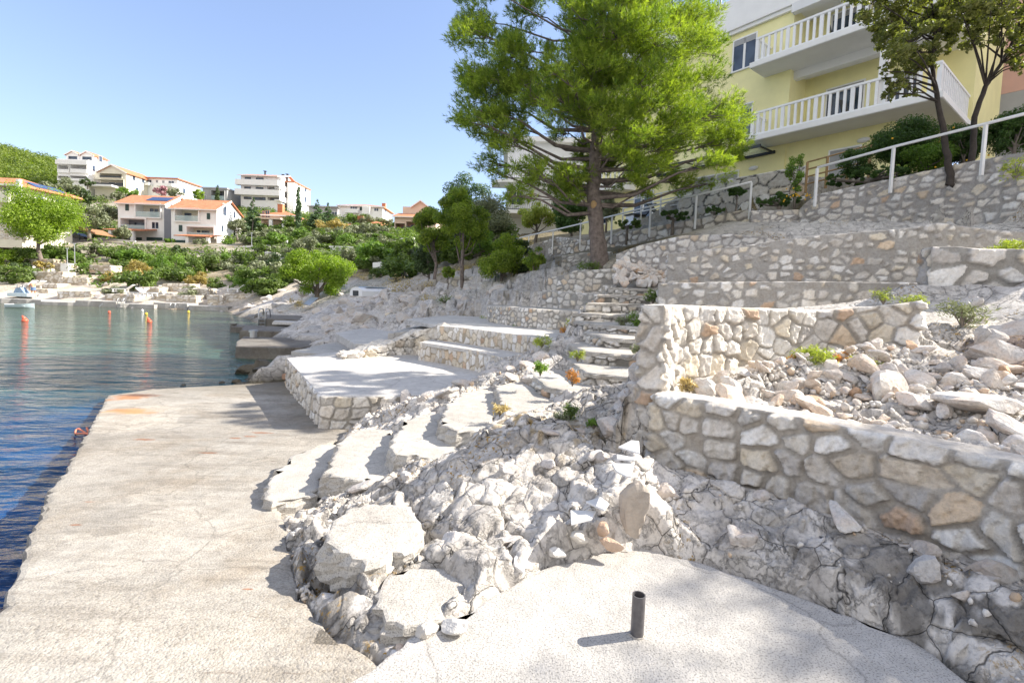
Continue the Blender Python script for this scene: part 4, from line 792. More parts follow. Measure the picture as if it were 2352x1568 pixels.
        b.box(x0, x1, y0, y1, z-.22, z-.005); r_ = s.add('roof', b, mat); B().box(x0-.06, x1+.06, y0-.1, y0-.002, z-.26, z-.02).build('gutter', M['white'], r_); return r_
    def flat(s, th=.3, over=.15, mat='white'): s.add('roof', B().box(s.x0-over, s.x1+over, s.d-over, s.d+s.dep+over, s.zt, s.zt+th), mat)
    def chimney(s, u, v, w_=.7, h=1.5, off=3, mat='white', roof=None):
        p = D(u, v, s.d+off); b = B().box(p.x-w_/2, p.x+w_/2, s.d+off, s.d+off+w_, p.z-h, p.z); b.box(p.x-w_/2-.06, p.x+w_/2+.06, s.d+off-.06, s.d+off+w_+.06, p.z+.01, p.z+.12)
        s.add('chimney', b, mat)
def c1(x, y): return (.257*x, 319.2+.257*y)
def c2(x, y): return (504+.257*x, 353+.257*y)
def r1(a, b, c, d): return (*c1(a, b), *c1(c, d))
def r2(a, b, c, d): return (*c2(a, b), *c2(c, d))
# --- twin white houses by the street
h = House('house', 'left one of the twin white houses, solar panels on its orange roof', 272, 381, 467, 562, 88, 7.4, drop=3)
a = h.loggia(r1(1225, 585, 1438, 700), doors=((.27, .42), (.46, .6), (.64, .8))); b_ = h.loggia(r1(1090, 715, 1305, 815), back='greyb', doors=((.25, .85),))
h.openbody([a, b_]); h.win(r1(1360, 745, 1418, 800)); h.shut(r1(1122, 585, 1152, 640)); h.shut(r1(1220, 880, 1268, 915)); h.shut(r1(1312, 880, 1452, 932), name='garage_door'); h.gable_x(1.9, solar=(.5, .93, .35, .75)); h.chimney(412, 449, .8, 1.2, 5)
pg = B()
p0 = D(249, 523, 85.5); p1 = D(338, 531, 85.5); pg.ext([(84.2, p0.z-.5), (87.9, p0.z+.1), (87.9, p0.z+.25), (84.2, p0.z-.35)], 'x', p0.x, p1.x); o = h.add('porch_roof', pg, 'roof')
for u in (254, 305): p = D(u, 545, 84.6); h.add('pillar', B().box(p.x-.25, p.x+.25, 84.4, 84.9, p.z-2, p0.z-.42), 'white')
h.swin((1.2, 6.4, 1., 1.2), (4, 3.4, 1., 1.2)); h.done()
h = House('house', 'right one of the twin white houses with sunlit plain gable wall', 393.5, 498, 479, 570, 85, 7.6)
a = h.loggia(r1(1575, 628, 1780, 735), doors=((.1, .4), (.75, .98)), back='cream'); b_ = h.loggia(r1(1680, 790, 1915, 878), doors=((.12, .25), (.3, .6), (.72, .98)))
h.openbody([a, b_]); h.shut(r1(1850, 665, 1878, 718)); h.shut(r1(1600, 770, 1630, 825)); h.shut(r1(1565, 905, 1700, 945), name='garage_door'); h.gable_x(2.0); h.swin((1.8, 6.2, 1., 2.0), (5, 6.2, .6, 1.2), (1.4, 3.2, .5, 1.1), (5, 3., .6, 1.), (3., .6, 1.2, 1.8))
p0 = D(411, 537, 82.5); p1 = D(493, 545, 82.5); h.add('porch_roof', B().ext([(81.2, p0.z-.5), (84.9, p0.z+.1), (84.9, p0.z+.25), (81.2, p0.z-.35)], 'x', p0.x, p1.x), 'roof')
for u in (431, 478): p = D(u, 560, 81.6); h.add('pillar', B().box(p.x-.25, p.x+.25, 81.4, 81.9, p.z-2, p0.z-.42), 'white')
h.done()
sp = D(388, 560, 87.5); o = B().box(sp.x-.7, sp.x+.5, 87.3, 92, sp.z-2, D(388, 478, 87.5).z).build('party_wall', M['greyb']); tag(o, 'narrow dark grey wall standing between the twin white houses', 'wall')
# --- house at the left edge
h = House('house', 'cream house at the left picture edge with long orange hipped roof', -140, 50, 423, 515, 66, 7.5, 'cream'); h.body(); h.hip(1.7, .9); h.win(r1(35, 435, 105, 485)); h.win(r1(0, 705, 45, 755)); h.parapet(r1(-300, 480, 170, 575), 1.4, 'cream')
h.add('pillar', B().box(D(45, 470, 60.5).x-.2, D(45, 470, 60.5).x+.2, 60.3, 60.7, h.zb-2, h.zt-.3), 'white'); h.swin((2, 3.2, 1., 1.3), (5, 3.2, 1, 1.3))
b = B(); x1 = h.x1+.2
for i in range(3):
    y = h.d+1.5+i*1.6; b.poly([(x1+.35, y, h.zt+.18), (x1+.35, y+1.5, h.zt+.18), (x1-1.3, y+1.5, h.zt+.95), (x1-1.3, y, h.zt+.95)])
h.add('solar_panel', b, 'solar'); h.done()
# --- upper left row
h = House('house', 'white house highest on the left with arcaded balconies and two small roof gables', 133, 204, 366, 420, 118, 6.5)
def arc(h, r): return h.loggia(r, deep=1.8, rail='white', back='white', doors=((.25, .6),), fr=.05, proud=.5, solid=1)
hs = [arc(h, r1(530, 240, 628, 303)), arc(h, r1(645, 235, 790, 303)), arc(h, r1(530, 335, 628, 372)), arc(h, r1(645, 335, 790, 375))]
h.openbody(hs); h.parapet(r1(515, 195, 795, 232), .6); zt = h.zt
for u0, u1 in ((152, 183), (184, 216)):
    xa, xb = D(u0, 366, 120).x, D(u1, 366, 120).x; h.add('dormer', B().box(xa, xb, 120, 124, zt-.2, zt+1.5), 'white'); h.gable_y(.9, xa, xb, zt+1.5, .3, 'roof', 120, 124); h.add('window', B().box(xa+.6, xb-.6, 119.94, 120.02, zt, zt+1.2), 'glass')
h.swin((3, 6, .9, 1.4), (1, 3.2, .8, 1.4)); h.done()
xr = h.x1; h2_ = D(240, 372, 123)
h = House('house', 'cream gabled house with dark upper balcony just below the arcaded white one', 227, 290, 396, 446, 119, 9.5, 'cream')
a = h.loggia(r1(900, 312, 1095, 348), rail='dmetal', doors=((.25, .4), (.55, .8)), fr=.06, proud=.3); b_ = h.loggia(r1(850, 365, 1110, 422), rail='dmetal', doors=((.3, .5), (.55, .85)), fr=.06, proud=.3)
h.openbody([a, b_]); h.gable_y(1.7); h.swin((2, 4, .8, 1.2), (5, 4, .8, 1.2), (3, 1.2, .8, 1.2), (7, 1.4, .8, 1.2)); h.parapet(r1(825, 425, 1070, 440), 2.5); h.done()
for i, u in enumerate(()):
    p = D(u, 400, 121+i*3); xa = p.x-1.2; h.add('dormer', B().box(xa, xa+2.2, p.y, p.y+2.5, h.zt-.3, h.zt+1.0), 'white') if 0 else None
h = House('house', 'long low white house with flat eaves right of the cream gabled one', 328, 408, 411, 462, 126, 9); h.body(); h.flat(.3, .4, 'roof')
h.win(r1(1310, 367, 1355, 390), r1(1395, 370, 1412, 392), r1(1453, 374, 1470, 395), r1(1508, 378, 1555, 400)); h.parapet(r1(1290, 395, 1360, 420), 1.2); h.parapet(r1(1420, 405, 1570, 432), 1.4); h.swin((2, 2.7, 1, 1.2), (6, 2.6, 1, 1.2), (3, .4, .6, 1.), (7, .2, .8, 1.2)); h.done()
h = House('house', 'modern grey flat roofed house between the white apartment block and the long white house', 466, 521, 434, 474, 122, 10, 'greyw'); a = h.loggia(r1(1895, 465, 2010, 545), deep=2, rail='cglass', back='greyb', doors=((.0, .7),), fr=.1); h.openbody([a]); h.flat(.35, .2, 'greyw'); h.win(r1(1815, 505, 1840, 555)); h.done()
# --- tall white apartment block
h = House('apartment_block', 'tall white five storey apartment block with orange roof and wrap around balconies', 553, 636, 404, 486, 125, 12, cat='apartment block')
a = h.loggia(r2(430, 300, 545, 345), rail='white', back='white', doors=((.4, .8),), fr=.02, proud=.02); b_ = h.loggia(r2(430, 390, 555, 440), rail='white', back='greyb', doors=((.1, .9),), fr=.02, proud=.02)
h.openbody([a, b_]); h.win(r2(230, 213, 280, 243), r2(330, 218, 392, 247), r2(225, 298, 278, 330), r2(328, 303, 390, 335), fr='dmetal'); h.win(r2(222, 388, 285, 405), r2(310, 392, 410, 413), fr='dmetal')
h.parapet(r2(167, 242, 540, 290), 1.3); h.parapet(r2(165, 328, 555, 378), 1.4); h.gable_x(1.5, .5)
x1 = h.x1
for z0 in (5.9, 3.0): h.add('balcony', B().box(x1, x1+1.3, h.d-1.3, h.d+9, h.zb+z0-.2, h.zb+z0).box(x1+1.15, x1+1.3, h.d-1.3, h.d+9, h.zb+z0, h.zb+z0+1.0), 'white')
h.add('side_wing', B().box(x1+1.4, x1+3.2, h.d+2.5, h.d+12.5, h.zb-3, h.zt-.8), 'white'); h.add('side_roof', B().box(x1-2., x1+3.4, h.d+2.4, h.d+12.6, h.zt-.78, h.zt-.45), 'roof')
for u, v in ((609, 394), (650, 402), (660, 401)): p = D(u, v, 130); h.add('chimney', B().tube([(p.x, p.y, p.z-2), (p.x, p.y, p.z)], .22, 8).box(p.x-.35, p.x+.35, p.y-.35, p.y+.35, p.z, p.z+.12), 'dmetal')
for y, z in ((5, 4.6), (9, 4.4), (5, 1.6), (9, 7.2)): h.add('window', B().box(x1+3.2, x1+3.24, h.d+y, h.d+y+1, h.zb+z, h.zb+z+1.4), 'glass')
h.done()
o = stone_wall('retaining_wall', 'grey dry stone wall below the tall white apartment block', [WP(505, 490, 121, 12), WP(560, 487, 119, 12), WP(600, 487, 119, 12)], .6, .25, (.8, .5), .1, .08, 'light', (.25, .25, .25), 90, reg=False)
h = House('house', 'peach house with white pillars under the apartment block beside the tall cypress', 600, 676, 494, 556, 98, 8, 'peach'); h.body(); h.hip(1.3); h.win(r2(415, 510, 448, 582), r2(385, 515, 402, 575), fr='pink'); h.win(r2(415, 630, 440, 672), r2(515, 637, 565, 690), fr='pink'); h.parapet(r2(380, 585, 592, 600), 2.2, 'peach')
for u in (622, 652): p = D(u, 540, 95.9); h.add('pillar', B().box(p.x-.3, p.x+.3, 95.7, 96.2, h.zb-2, D(u, 505, 95.9).z), 'white')
h.chimney(643, 470, 1., 1.6, 2, 'roof'); h.done()
h = House('house', 'pale grey and white house with bay windows standing alone on the middle skyline', 779, 878, 473, 508, 118, 9, 'white'); h.body(); h.hip(1.1, .5); h.win(r2(1172, 475, 1230, 500), fr='white', mull=2); h.win(r2(1312, 470, 1352, 503), r2(1305, 545, 1352, 575), r2(1385, 488, 1420, 512), fr='white'); h.shut(r2(1255, 478, 1292, 508)); h.parapet(r2(1135, 500, 1250, 535), 1.2)
h.add('bay_window', B().box(D(835, 500, 118).x, D(852, 500, 118).x, 116.8, 118, h.zb, h.zt-.3), 'white'); h.chimney(881, 468, .8, 1.4, 2, 'roof'); h.swin((2, 2.5, .9, 1.4)); h.done()
h = House('house', 'low house of which mostly the wide orange roof and brick chimney show among olives', 800, 900, 519, 545, 100, 9, 'white'); h.body(); h.hip(1.6, .6); h.chimney(827, 497, 1.1, 2.2, 1.5, 'roof'); h.done()
h = House('house', 'pink villa with arcaded balcony and sloping tiled eaves left of the firs', 905, 1000, 499, 556, 92, 9, 'peach'); a = h.loggia(r2(1575, 625, 1660, 695), rail='dmetal', back='pink', doors=((.5, .9),), fr=.1); b_ = h.loggia(r2(1672, 610, 1790, 690), rail='dmetal', back='pink', doors=((.2, .5),), fr=.1); h.openbody([a, b_]); h.gable_x(1.2); h.parapet(r2(1520, 695, 1760, 725), 1.2, 'peach')
xa, xb = D(925, 490, 96).x, D(985, 490, 96).x; h.add('upper_storey', B().box(xa, xb, 96, 102, h.zt, h.zt+2.6), 'peach'); h.gable_y(1.2, xa+1.8, xb, h.zt+2.6, .3, 'roof', 96, 102, 'peach'); h.done()
h = House('house', 'flat roofed white cube house half hidden behind the bright pine and shrubs', 758, 826, 569, 612, 64, 6); h.body(); h.flat(.18, .12); h.win(r2(1000, 880, 1030, 925)); h.parapet(r2(1225, 865, 1300, 930), .7); h.swin((1, .8, 1.4, 1.2), (3.4, .8, 1.2, 1.2)); h.done()
h = House('house', 'long low grey roofed house on the skyline behind the two firs', 709, 775, 476, 500, 128, 8, 'greyw'); h.body(); h.flat(.3, .4, 'greyw'); h.win(r2(960, 520, 1050, 548), mull=3); h.done()
# --- white house with two curved balconies behind the pine
h = House('apartment_house', 'white house with iron railed balconies jutting out behind the pine on its left', 1160, 1430, 330, 545, 44, 10, 'soffit', 'house'); h.body(); h.flat(.4, .5)
for vs_, nm in ((417, 0), (487, 1)):
    p = D(1128, vs_, 42); x0 = p.x; z = p.z; b = B(); n_ = 10
    pts = [(x0+1.3+1.3*math.cos(t), 43.2+1.7*math.sin(t)) for t in [math.pi+math.pi/2*i/n_ for i in range(n_+1)]]+[(x0+6, 41.5), (x0+6, 44), (x0, 44)]
    o = h.add('balcony', b.prism(pts, z-.1, z+.15), 'white'); rl = B()
    rp = pts[:-2]; L_ = [(*p_, z+1.1) for p_ in rp]; rl.tube(L_, .035, 5); rl.tube([(q[0], q[1], z+.25) for q in L_], .03, 5)
    for i in range(len(rp)-1):
        a_, c_ = Vector(rp[i]), Vector(rp[i+1]); m_ = max(1, int((c_-a_).length/.18))
        for k in range(m_): q = a_.lerp(c_, k/m_); dv = Vector((-.0, -.07)); rl.tube([(q.x, q.y, z+.2), (q.x-.05, q.y-.07, z+.45), (q.x, q.y, z+.8), (q.x, q.y, z+1.1)], .014, 4, False)
    rl.build('railing', M['dmetal'], o)
h.win((1172, 440, 1200, 470)); h.done()
# ================================================================ yellow house
yo = D(2158, 226, 16.0); yh = empty('yellow_house', (yo.x, yo.y, yo.z-2.8), R(-52.5), 'yellow three storey house with white slatted balconies rising at upper right', 'house')
def yp(name, b, mat, parent=None, **k): return b.build(name, M[mat], parent or yh, **k)
w_ = B(); XL = -17; XB = -5.2
w_.box(XL, XB, 1.2, 9, -3, 8.35); w_.box(XB, -1.2, 2.7, 9, 2.95, 8.35); w_.box(-1.2, -.1, 4.1, 9, 2.95, 8.35); w_.box(XB, -1.5, 1.25, 9, -3, 2.78); w_.box(-.1, .08, 4.1, 9, -3, 8.35)
yp('wall', w_, 'yellow')
b = B().box(XL-.2, -5, .95, 9.3, 8.36, 9.75).box(-5, .3, .96, 9.3, 8.36, 8.85).box(XL-.1, XB+.1, 1.05, 1.19, 8.2, 8.355); rf = yp('roof_parapet', b, 'white')
b = B()
for i in range(9): b.box(XL+i*1.2, XL+i*1.2+.05, 1.2, 1.25, 9.76, 10.6)
for z in (10.1, 10.35, 10.6): b.box(XL, -9, 1.2, 1.25, z, z+.05)
b.build('railing', M['dmetal'], rf)
def balc(z, xl, xr, yf, side, nm):
    o = yp('balcony', B().box(xl-.15, xr+.1, yf-.1, 4.15 if side else 2.68, z, z+.2), 'white'); B().box(xl-.13, xr+.08, yf-.08, 4.1 if side else 2.66, z-.02, z-.002).build('soffit', M['soffit'], o)
    tr = B().box(xl, xr, yf, yf+.09, z+1.12, z+1.2).box(xl, xl+.09, yf+.09, 1.2, z+1.12, z+1.2)
    if side: tr.box(xr-.09, xr, yf+.09, 4.1, z+1.12, z+1.2)
    tr.box(xl, xr, yf+.01, yf+.07, z+.24, z+.3); tr.build('handrail', M['whitep'], o); n_ = int((xr-xl)/.245)
    for i in range(n_+1):
        x = xl+.06+(xr-xl-.12)*i/n_; wd = .085 if i % 5 else .13; B().box(x-wd/2, x+wd/2, yf+.015, yf+.075, z+.3, z+1.118).build('baluster', M['whitep'], o)
    for i in range(1, 5): B().box(xl+.015, xl+.075, yf+i*.24-.04, yf+i*.24+.04, z+.2, z+1.118).build('baluster', M['whitep'], o)
    if side:
        for i in range(1, 17): B().box(xr-.075, xr-.015, yf+i*.245-.045, yf+i*.245+.045, z+.2, z+1.118).build('baluster', M['whitep'], o)
    return o
lb = balc(2.8, -6.15, 0, 0, True, 'l'); ub = balc(5.85, -6.15, 0, 0, True, 'u')
yp('beam', B().box(XB+.0, .2, 1.5, 1.8, 5.5, 5.84), 'soffit'); yp('beam', B().box(XB, .2, .9, 1.2, 8.0, 8.355), 'soffit'); yp('ceiling', B().box(XB, .2, .96, 2.69, 8.3, 8.354), 'soffit')
yp('column', B().box(-1.75, -1.5, .1, .35, 3., 5.84), 'white'); yp('column', B().box(-1.75, -1.5, .1, .35, 6.05, 8.35), 'white')
for z in (3.95, 7.0): pass
def ywin(x0, x1, z0, z1, y, mull=1, blind=.18, nm='window'):
    b = B(); t = .06; b.box(x0-t, x1+t, y-.04, y+.0, z1, z1+t); b.box(x0-t-.03, x1+t+.03, y-.08, y, z0-t, z0); b.box(x0-t, x0, y-.04, y, z0, z1); b.box(x1, x1+t, y-.04, y, z0, z1)
    for k in range(mull): xm = x0+(x1-x0)*(k+1)/(mull+1); b.box(xm-.05, xm+.05, y-.03, y, z0, z1)
    o = yp(nm, b, 'white'); B().box(x0, x1, y-.012, y+.02, z0, z1).build('pane', M['glass'], o)
    if blind: B().box(x0, x1, y-.03, y-.013, z1-(z1-z0)*blind, z1).build('blind', M['greyw'], o)
ywin(-7.75, -6.75, 6.55, 7.9, 1.2); ywin(-7.85, -6.75, 3.55, 4.9, 1.2)
for z in (3.0, 6.05): ywin(-4.3, -3., z, z+2.1, 2.7, 1, .1, 'balcony_door'); ywin(-2.2, -1.3, z+.8, z+2.0, 2.7, 1, .3)
ywin(-.42, -.14, 6.2, 7.6, 4.09, 0, 0)
ywin(-3.5, -2.5, 0, 2.1, 1.25, 0, .75, 'door'); ywin(-9.3, -7.2, .8, 2., 1.2, 1, .9); ywin(-16, -15, .4, 1.8, 1.2); ywin(-13, -11.8, .4, 1.8, 1.2)
for x, z in ((-2.3, 5.83), (-2.4, 2.3), (-6.5, 2.0)):
    if z > 5: yp('ceiling_lamp', B().ball((x, 1.9+.35, z-.06), .2, (1, 1, .3), 12), 'soffit', smooth=True)
    else: yp('wall_lamp', B().ball((x, 1.22 if x > -5.5 else 1.17, z), .17, (1.3, .5, .6), 12), 'soffit', smooth=True)
aw = B()
for i in range(6): aw.box(-11.5+i*1.15, -11.45+i*1.15, -.1, 1.2, 2.52, 2.58)
aw.box(-11.6, -5.6, -.15, -.08, 2.46, 2.58).box(-11.6, -5.6, 1.1, 1.19, 2.46, 2.58); o = yp('awning', aw, 'dmetal'); B().box(-11.5, -5.7, -.08, 1.08, 2.585, 2.6).build('pane', M['cglass'], o)
yp('bay', B().prism([(-15.2+2.2*math.cos(t), 1.2-1.4*math.sin(t)) for t in [math.pi*i/12 for i in range(13)]], 2.0, 2.3), 'white')
for i in range(1, 24): t = math.pi*i/24; yp('baluster', B().box(-15.2+2.15*math.cos(t)-.03, -15.2+2.15*math.cos(t)+.03, 1.2-1.35*math.sin(t)-.03, 1.2-1.35*math.sin(t)+.03, 2.3, 3.25), 'whitep')
for (x, z, lab, a_) in ((-3.4, 6.05, 'dark sling chair on the upper slatted balcony', .3), (-2.8, 3.0, 'dark sling chair on the lower slatted balcony behind the balusters', -.2), (-.9, 3.0, 'reclined dark lounger on the lower balcony near its right corner', .2)):
    wv_ = Matrix.Rotation(R(-52.5), 4, 'Z') @ Vector((x, 1.0, 0)); c = empty('balcony_chair', (yo.x+wv_.x, yo.y+wv_.y, yo.z-2.8+z), R(-52.5)+a_, lab, 'chair')
    B().ext([(-.25, .42), (.25, .38), (.25, .42), (-.25, .46)], 'y', -.25, .25).build('seat', M['dmetal'], c); B().ext([(-.27, .44), (-.45, 1.05), (-.41, 1.07), (-.23, .46)], 'y', -.25, .25).build('backrest', M['dmetal'], c)
    for sx_ in (-.22, .22):
        for sy in (-.22, .22): B().box(sx_-.015, sx_+.015, sy-.015, sy+.015, 0, .4).build('leg', M['dmetal'], c)
yh.location = Vector((0, 0, HC))+(yh.location-Vector((0, 0, HC)))*1.15; yh.scale = (1.15,)*3
for o in bpy.data.objects:
    if o.name.startswith('balcony_chair'): o.location = Vector((0, 0, HC))+(o.location-Vector((0, 0, HC)))*1.15
# pink neighbour at the right edge
pk = D(2258, 240, 27); pr = empty('pink_house', tuple(pk), R(-52.5), 'salmon pink house cut off by the right edge behind the yellow one', 'house')
B().box(0, 16, 0, 8, 0, 11).build('wall', M['pink'], pr); B().box(-.5, 16, -1., 8, -6, -.01).build('stone_base', M['greyw'], pr); B().box(1.5, 3.2, -.06, .02, 2.6, 3.6).build('window', M['cream'], pr); B().box(-.3, 16, -1.0, -.002, 0, 1.9).build('balcony', M['pink'], pr)
# ================================================================ trees
def leaves(ctr, rad, n, size, rg, flat=.8, wid=.45, shell=.45, up=.3):
    K = len(ctr); w_ = rad**2; k = rg.choice(K, n, p=w_/w_.sum()); d = rg.normal(size=(n, 3)); d /= np.linalg.norm(d, axis=1)[:, None]
    r = rad[k]*(rg.random(n)**shell); d2 = d.copy(); d2[:, 2] *= flat; p = ctr[k]+d2*r[:, None]
    nn = d+rg.normal(0, .7, (n, 3))+np.array([0, 0, up]); nn /= np.linalg.norm(nn, axis=1)[:, None]
    a = np.cross(nn, rg.normal(size=(n, 3))); a /= np.linalg.norm(a, axis=1)[:, None]; b = np.cross(nn, a); s = size*(.6+.8*rg.random(n))[:, None]
    V = np.stack([p+a*s, p+b*s*wid, p-a*s, p-b*s*wid], 1).reshape(-1, 3); F = np.arange(n*4).reshape(-1, 4)
    rn = np.clip(.35*rg.random(K)[k]+.65*rg.random(n), 0, 1); return V, F, np.repeat(rn, 4)
def tufts(ctr, rad, n, ln, rg, per=16, wid=.006, flat=.75, shell=.4, org=None):
    K = len(ctr); w_ = rad**2; k = rg.choice(K, n, p=w_/w_.sum()); d = rg.normal(size=(n, 3)); d /= np.linalg.norm(d, axis=1)[:, None]
    r = rad[k]*(rg.random(n)**shell); d2 = d.copy(); d2[:, 2] *= flat; p = ctr[k]+d2*r[:, None]
    ax = d*.7+rg.normal(0, .45, (n, 3))+np.array([0, 0, .45])
    if org is not None: o = p-org; ax += .6*o/(np.linalg.norm(o, axis=1)[:, None]+.1)
    ax /= np.linalg.norm(ax, axis=1)[:, None]
    axr = np.repeat(ax, per, 0); pr = np.repeat(p, per, 0)+axr*(rg.random(n*per)[:, None]-.5)*ln*1.1
    q = axr+rg.normal(0, .55, (n*per, 3)); q /= np.linalg.norm(q, axis=1)[:, None]; sd = np.cross(q, rg.normal(size=q.shape)); sd /= np.linalg.norm(sd, axis=1)[:, None]
    l = ln*(.6+.6*rg.random(n*per))[:, None]
    V = np.stack([pr-sd*wid*.5, pr+sd*wid*.5, pr+q*l], 1).reshape(-1, 3); F = np.arange(n*per*3).reshape(-1, 3)
    rn = np.clip(.4*rg.random(K)[k]+.6*rg.random(n), 0, 1); return V, F, np.repeat(np.repeat(rn, per), 3)
def tree(name, label, u, vb, wpx, hpx, d, leaf='bush', shape='round', trunk=.25, lean=0, group=None, cat='tree', dens=1., bark='barkg', seed=None, nclump=None, tr=None):
    seed = seed or int(u*7+vb*13+d) % 9973; rg = np.random.default_rng(seed)
    H = hpx*d/FPX; W_ = wpx*d/FPX/2; bp = D(u, vb, d); root = empty(name, tuple(bp), 0, label, cat, group)
    t0 = trunk*H; K = nclump or {'round': 26, 'bush': 22, 'flat': 22, 'fir': 46, 'cypress': 22, 'wide': 30}[shape]; cs = []; rs = []
    for i in range(K):
        if shape in ('round', 'bush', 'wide', 'flat'):
            while True:
                q = rg.uniform(-1, 1, 3)
                if (q**2).sum() < 1 and (q**2).sum() > .12: break
            hh = (H-t0); c_ = np.array([q[0]*W_*.78, q[1]*W_*.78, t0+hh*.5+q[2]*hh*.40]); r_ = min(W_, hh*.6)*rg.uniform(.2, .42)
            if shape == 'flat': c_[2] = t0+hh*.35+hh*.45*(1-abs(q[0])**1.5)+q[2]*hh*.15
        elif shape == 'fir':
            f = (i+.5)/K; f = f**.85; a = rg.uniform(0, 6.28); rr = W_*(1-f)**.9; c_ = np.array([math.cos(a)*rr*.62, math.sin(a)*rr*.62, t0+(H-t0)*f*.97-rr*.1]); r_ = max(.07*W_, rr*.42)
        else:
            f = (i+.5)/K; rr = W_*(.5+.5*math.sin(math.pi*min(1, f*1.15+.1))) if f < .8 else W_*(1-f)*3.2+.02; a = rg.uniform(0, 6.28); c_ = np.array([math.cos(a)*rr*.3, math.sin(a)*rr*.3, t0+(H-t0)*f]); r_ = max(.1*W_, rr*.75)
        c_[0] += lean*H*(c_[2]/H); cs.append(c_); rs.append(r_)
    cs = np.array(cs); rs = np.array(rs); area = wpx*hpx/5.3*.8; n = int(min(26000, max(250, area*5.5*dens)))
    fl = {'fir': .35, 'cypress': 1.6, 'flat': .55}.get(shape, .8); V, F, rn = leaves(cs, rs, n, max(.03, d*.0021), rg, flat=fl)
    npmesh('crown', V, F, L[leaf], root, rnd=rn)
    b = B(); r0 = (tr or max(.03, W_*.07)); tp = [(0, 0, -.6), (0, 0, 0), (lean*t0*.6+rg.normal(0, .02)*H, 0, t0*.6), (lean*H*.45, 0, t0+(H-t0)*.4)]; b.tube(tp, [r0*1.25, r0*1.1, r0*.85, r0*.45], 7)
    if shape in ('fir', 'cypress'): b.tube([tp[-1], (lean*H, 0, H*.97)], [r0*.45, .01], 5)
    else:
        for i in rg.choice(K, min(K, 9), replace=False): s_ = Vector(tp[2]).lerp(Vector(tp[3]), rg.random()*.8); e = Vector(cs[i]); m_ = s_.lerp(e, .5)+Vector((0, 0, -.06*H)); b.tube([s_, m_, e], [r0*.5, r0*.3, r0*.1], 5, False)
    b.build('trunk', M[bark], root, smooth=True); return root
T = tree
gw = 'wild trees on the slope across the bay'
T('pine_tree', 'large spreading umbrella pine with leaning trunk at the left before the cream house', 92, 592, 190, 168, 60, 'pinebright', 'wide', .16, -.06, bark='bark', dens=1.3, nclump=70, tr=.25)
T('olive_tree', 'pale olive tree right of the umbrella pine below the stone bank', 205, 540, 90, 72, 74, 'olive', 'round', .2)
T('olive_tree', 'grey green olive left of the twin white houses touching their wall', 250, 512, 90, 42, 90, 'olive', 'round', .1)
T('oak_tree', 'large dark grey green oak on the slope below the arcaded white house', 135, 470, 110, 65, 96, 'olive', 'bush', .05)
T('oak_tree', 'rounded dark oak immediately right of the cream edge house, above the umbrella pine', 185, 475, 62, 48, 98, 'dark', 'bush', .05)
T('dark_bush', 'dark bush squeezed between the arcaded house and the cream gabled house', 201, 428, 36, 20, 112, 'dark', 'bush', 0, cat='bush')
T('bush', 'fresh green bush at the foot of the cream gabled house', 290, 456, 56, 26, 108, 'green', 'bush', 0, cat='bush')
T('olive_tree', 'small olive above the left orange roof with solar panels', 268, 462, 42, 24, 104, 'olive', 'bush', .05)
T('flowering_bush', 'pink flowering shrub in front of the long low white house', 371, 452, 38, 26, 112, 'pink', 'bush', .05, cat='bush')
T('olive_tree', 'grey olive right of the pink flowering shrub', 402, 462, 42, 28, 110, 'olive', 'bush', .05)
T('pine_tree', 'small yellow green tree between the long white house and the grey modern house', 456, 468, 26, 34, 118, 'pinebright', 'round', .2)
T('cypress_tree', 'thin dark cypress in front of the grey modern house', 500, 470, 12, 44, 104, 'dark', 'cypress', 0)
T('cypress_tree', 'short slim cypress right behind the gable of the right twin house', 530, 500, 12, 42, 98, 'dark', 'cypress', 0)
T('cypress_tree', 'tall slender cypress at the right side of the apartment block', 685, 524, 18, 102, 92, 'fir', 'cypress', 0)
T('fir_tree', 'broad dark fir below the apartment block and left of the peach house', 581, 545, 62, 92, 90, 'fir', 'fir', .05)
T('fir_tree', 'fir with a pointed top left of the grey bay window house', 728, 525, 50, 68, 88, 'fir', 'fir', .1)
T('fir_tree', 'smaller pale fir touching the long grey roof on the skyline', 753, 520, 40, 54, 95, 'fir', 'fir', .1)
T('olive_tree', 'silvery olive right of the gable of the right twin house', 545, 545, 42, 45, 84, 'olive', 'round', .2)
T('olive_tree', 'silvery olive in front of the peach house pillars', 628, 556, 40, 32, 82, 'olive', 'round', .2)
T('olive_tree', 'grey olive between the fir and the peach house wall', 598, 568, 50, 40, 80, 'olive', 'round', .1)
T('palm_bush', 'spiky green fan palm at the foot of the right twin house', 524, 568, 32, 20, 80, 'green', 'bush', .05, cat='palm')
T('olive_tree', 'small olive growing before the porch of the left twin house', 283, 552, 44, 34, 80, 'olive', 'round', .15)
T('olive_tree', 'small olive growing before the porch of the right twin house', 462, 568, 38, 22, 79, 'olive', 'round', .1)
T('bush', 'yellow green bush between the twin white houses at street level', 392, 563, 24, 18, 81, 'green', 'bush', 0, cat='bush')
T('fig_tree', 'wide low tree with arching limbs left below the street wall', 218, 606, 104, 50, 66, 'olive', 'round', .25)
T('olive_tree', 'grey shrubby olive below the street wall, centre of the far shore', 322, 604, 78, 46, 66, 'olive', 'round', .15)
T('tamarisk_tree', 'golden tamarisk tree with feathery crown above the shore terraces', 322, 662, 72, 68, 56, 'tam', 'round', .15)
T('tamarisk_tree', 'low olive brown tamarisk left of the golden one', 262, 667, 55, 48, 55, 'tam', 'bush', .1)
T('tamarisk_tree', 'straw coloured tamarisk spilling over the terrace right of the big green shrub', 455, 668, 72, 44, 55, 'tam', 'bush', .05)
T('oak_bush', 'large dense green shrub in the middle of the far shore', 388, 652, 92, 72, 59, 'green', 'wide', .02, cat='shrub')
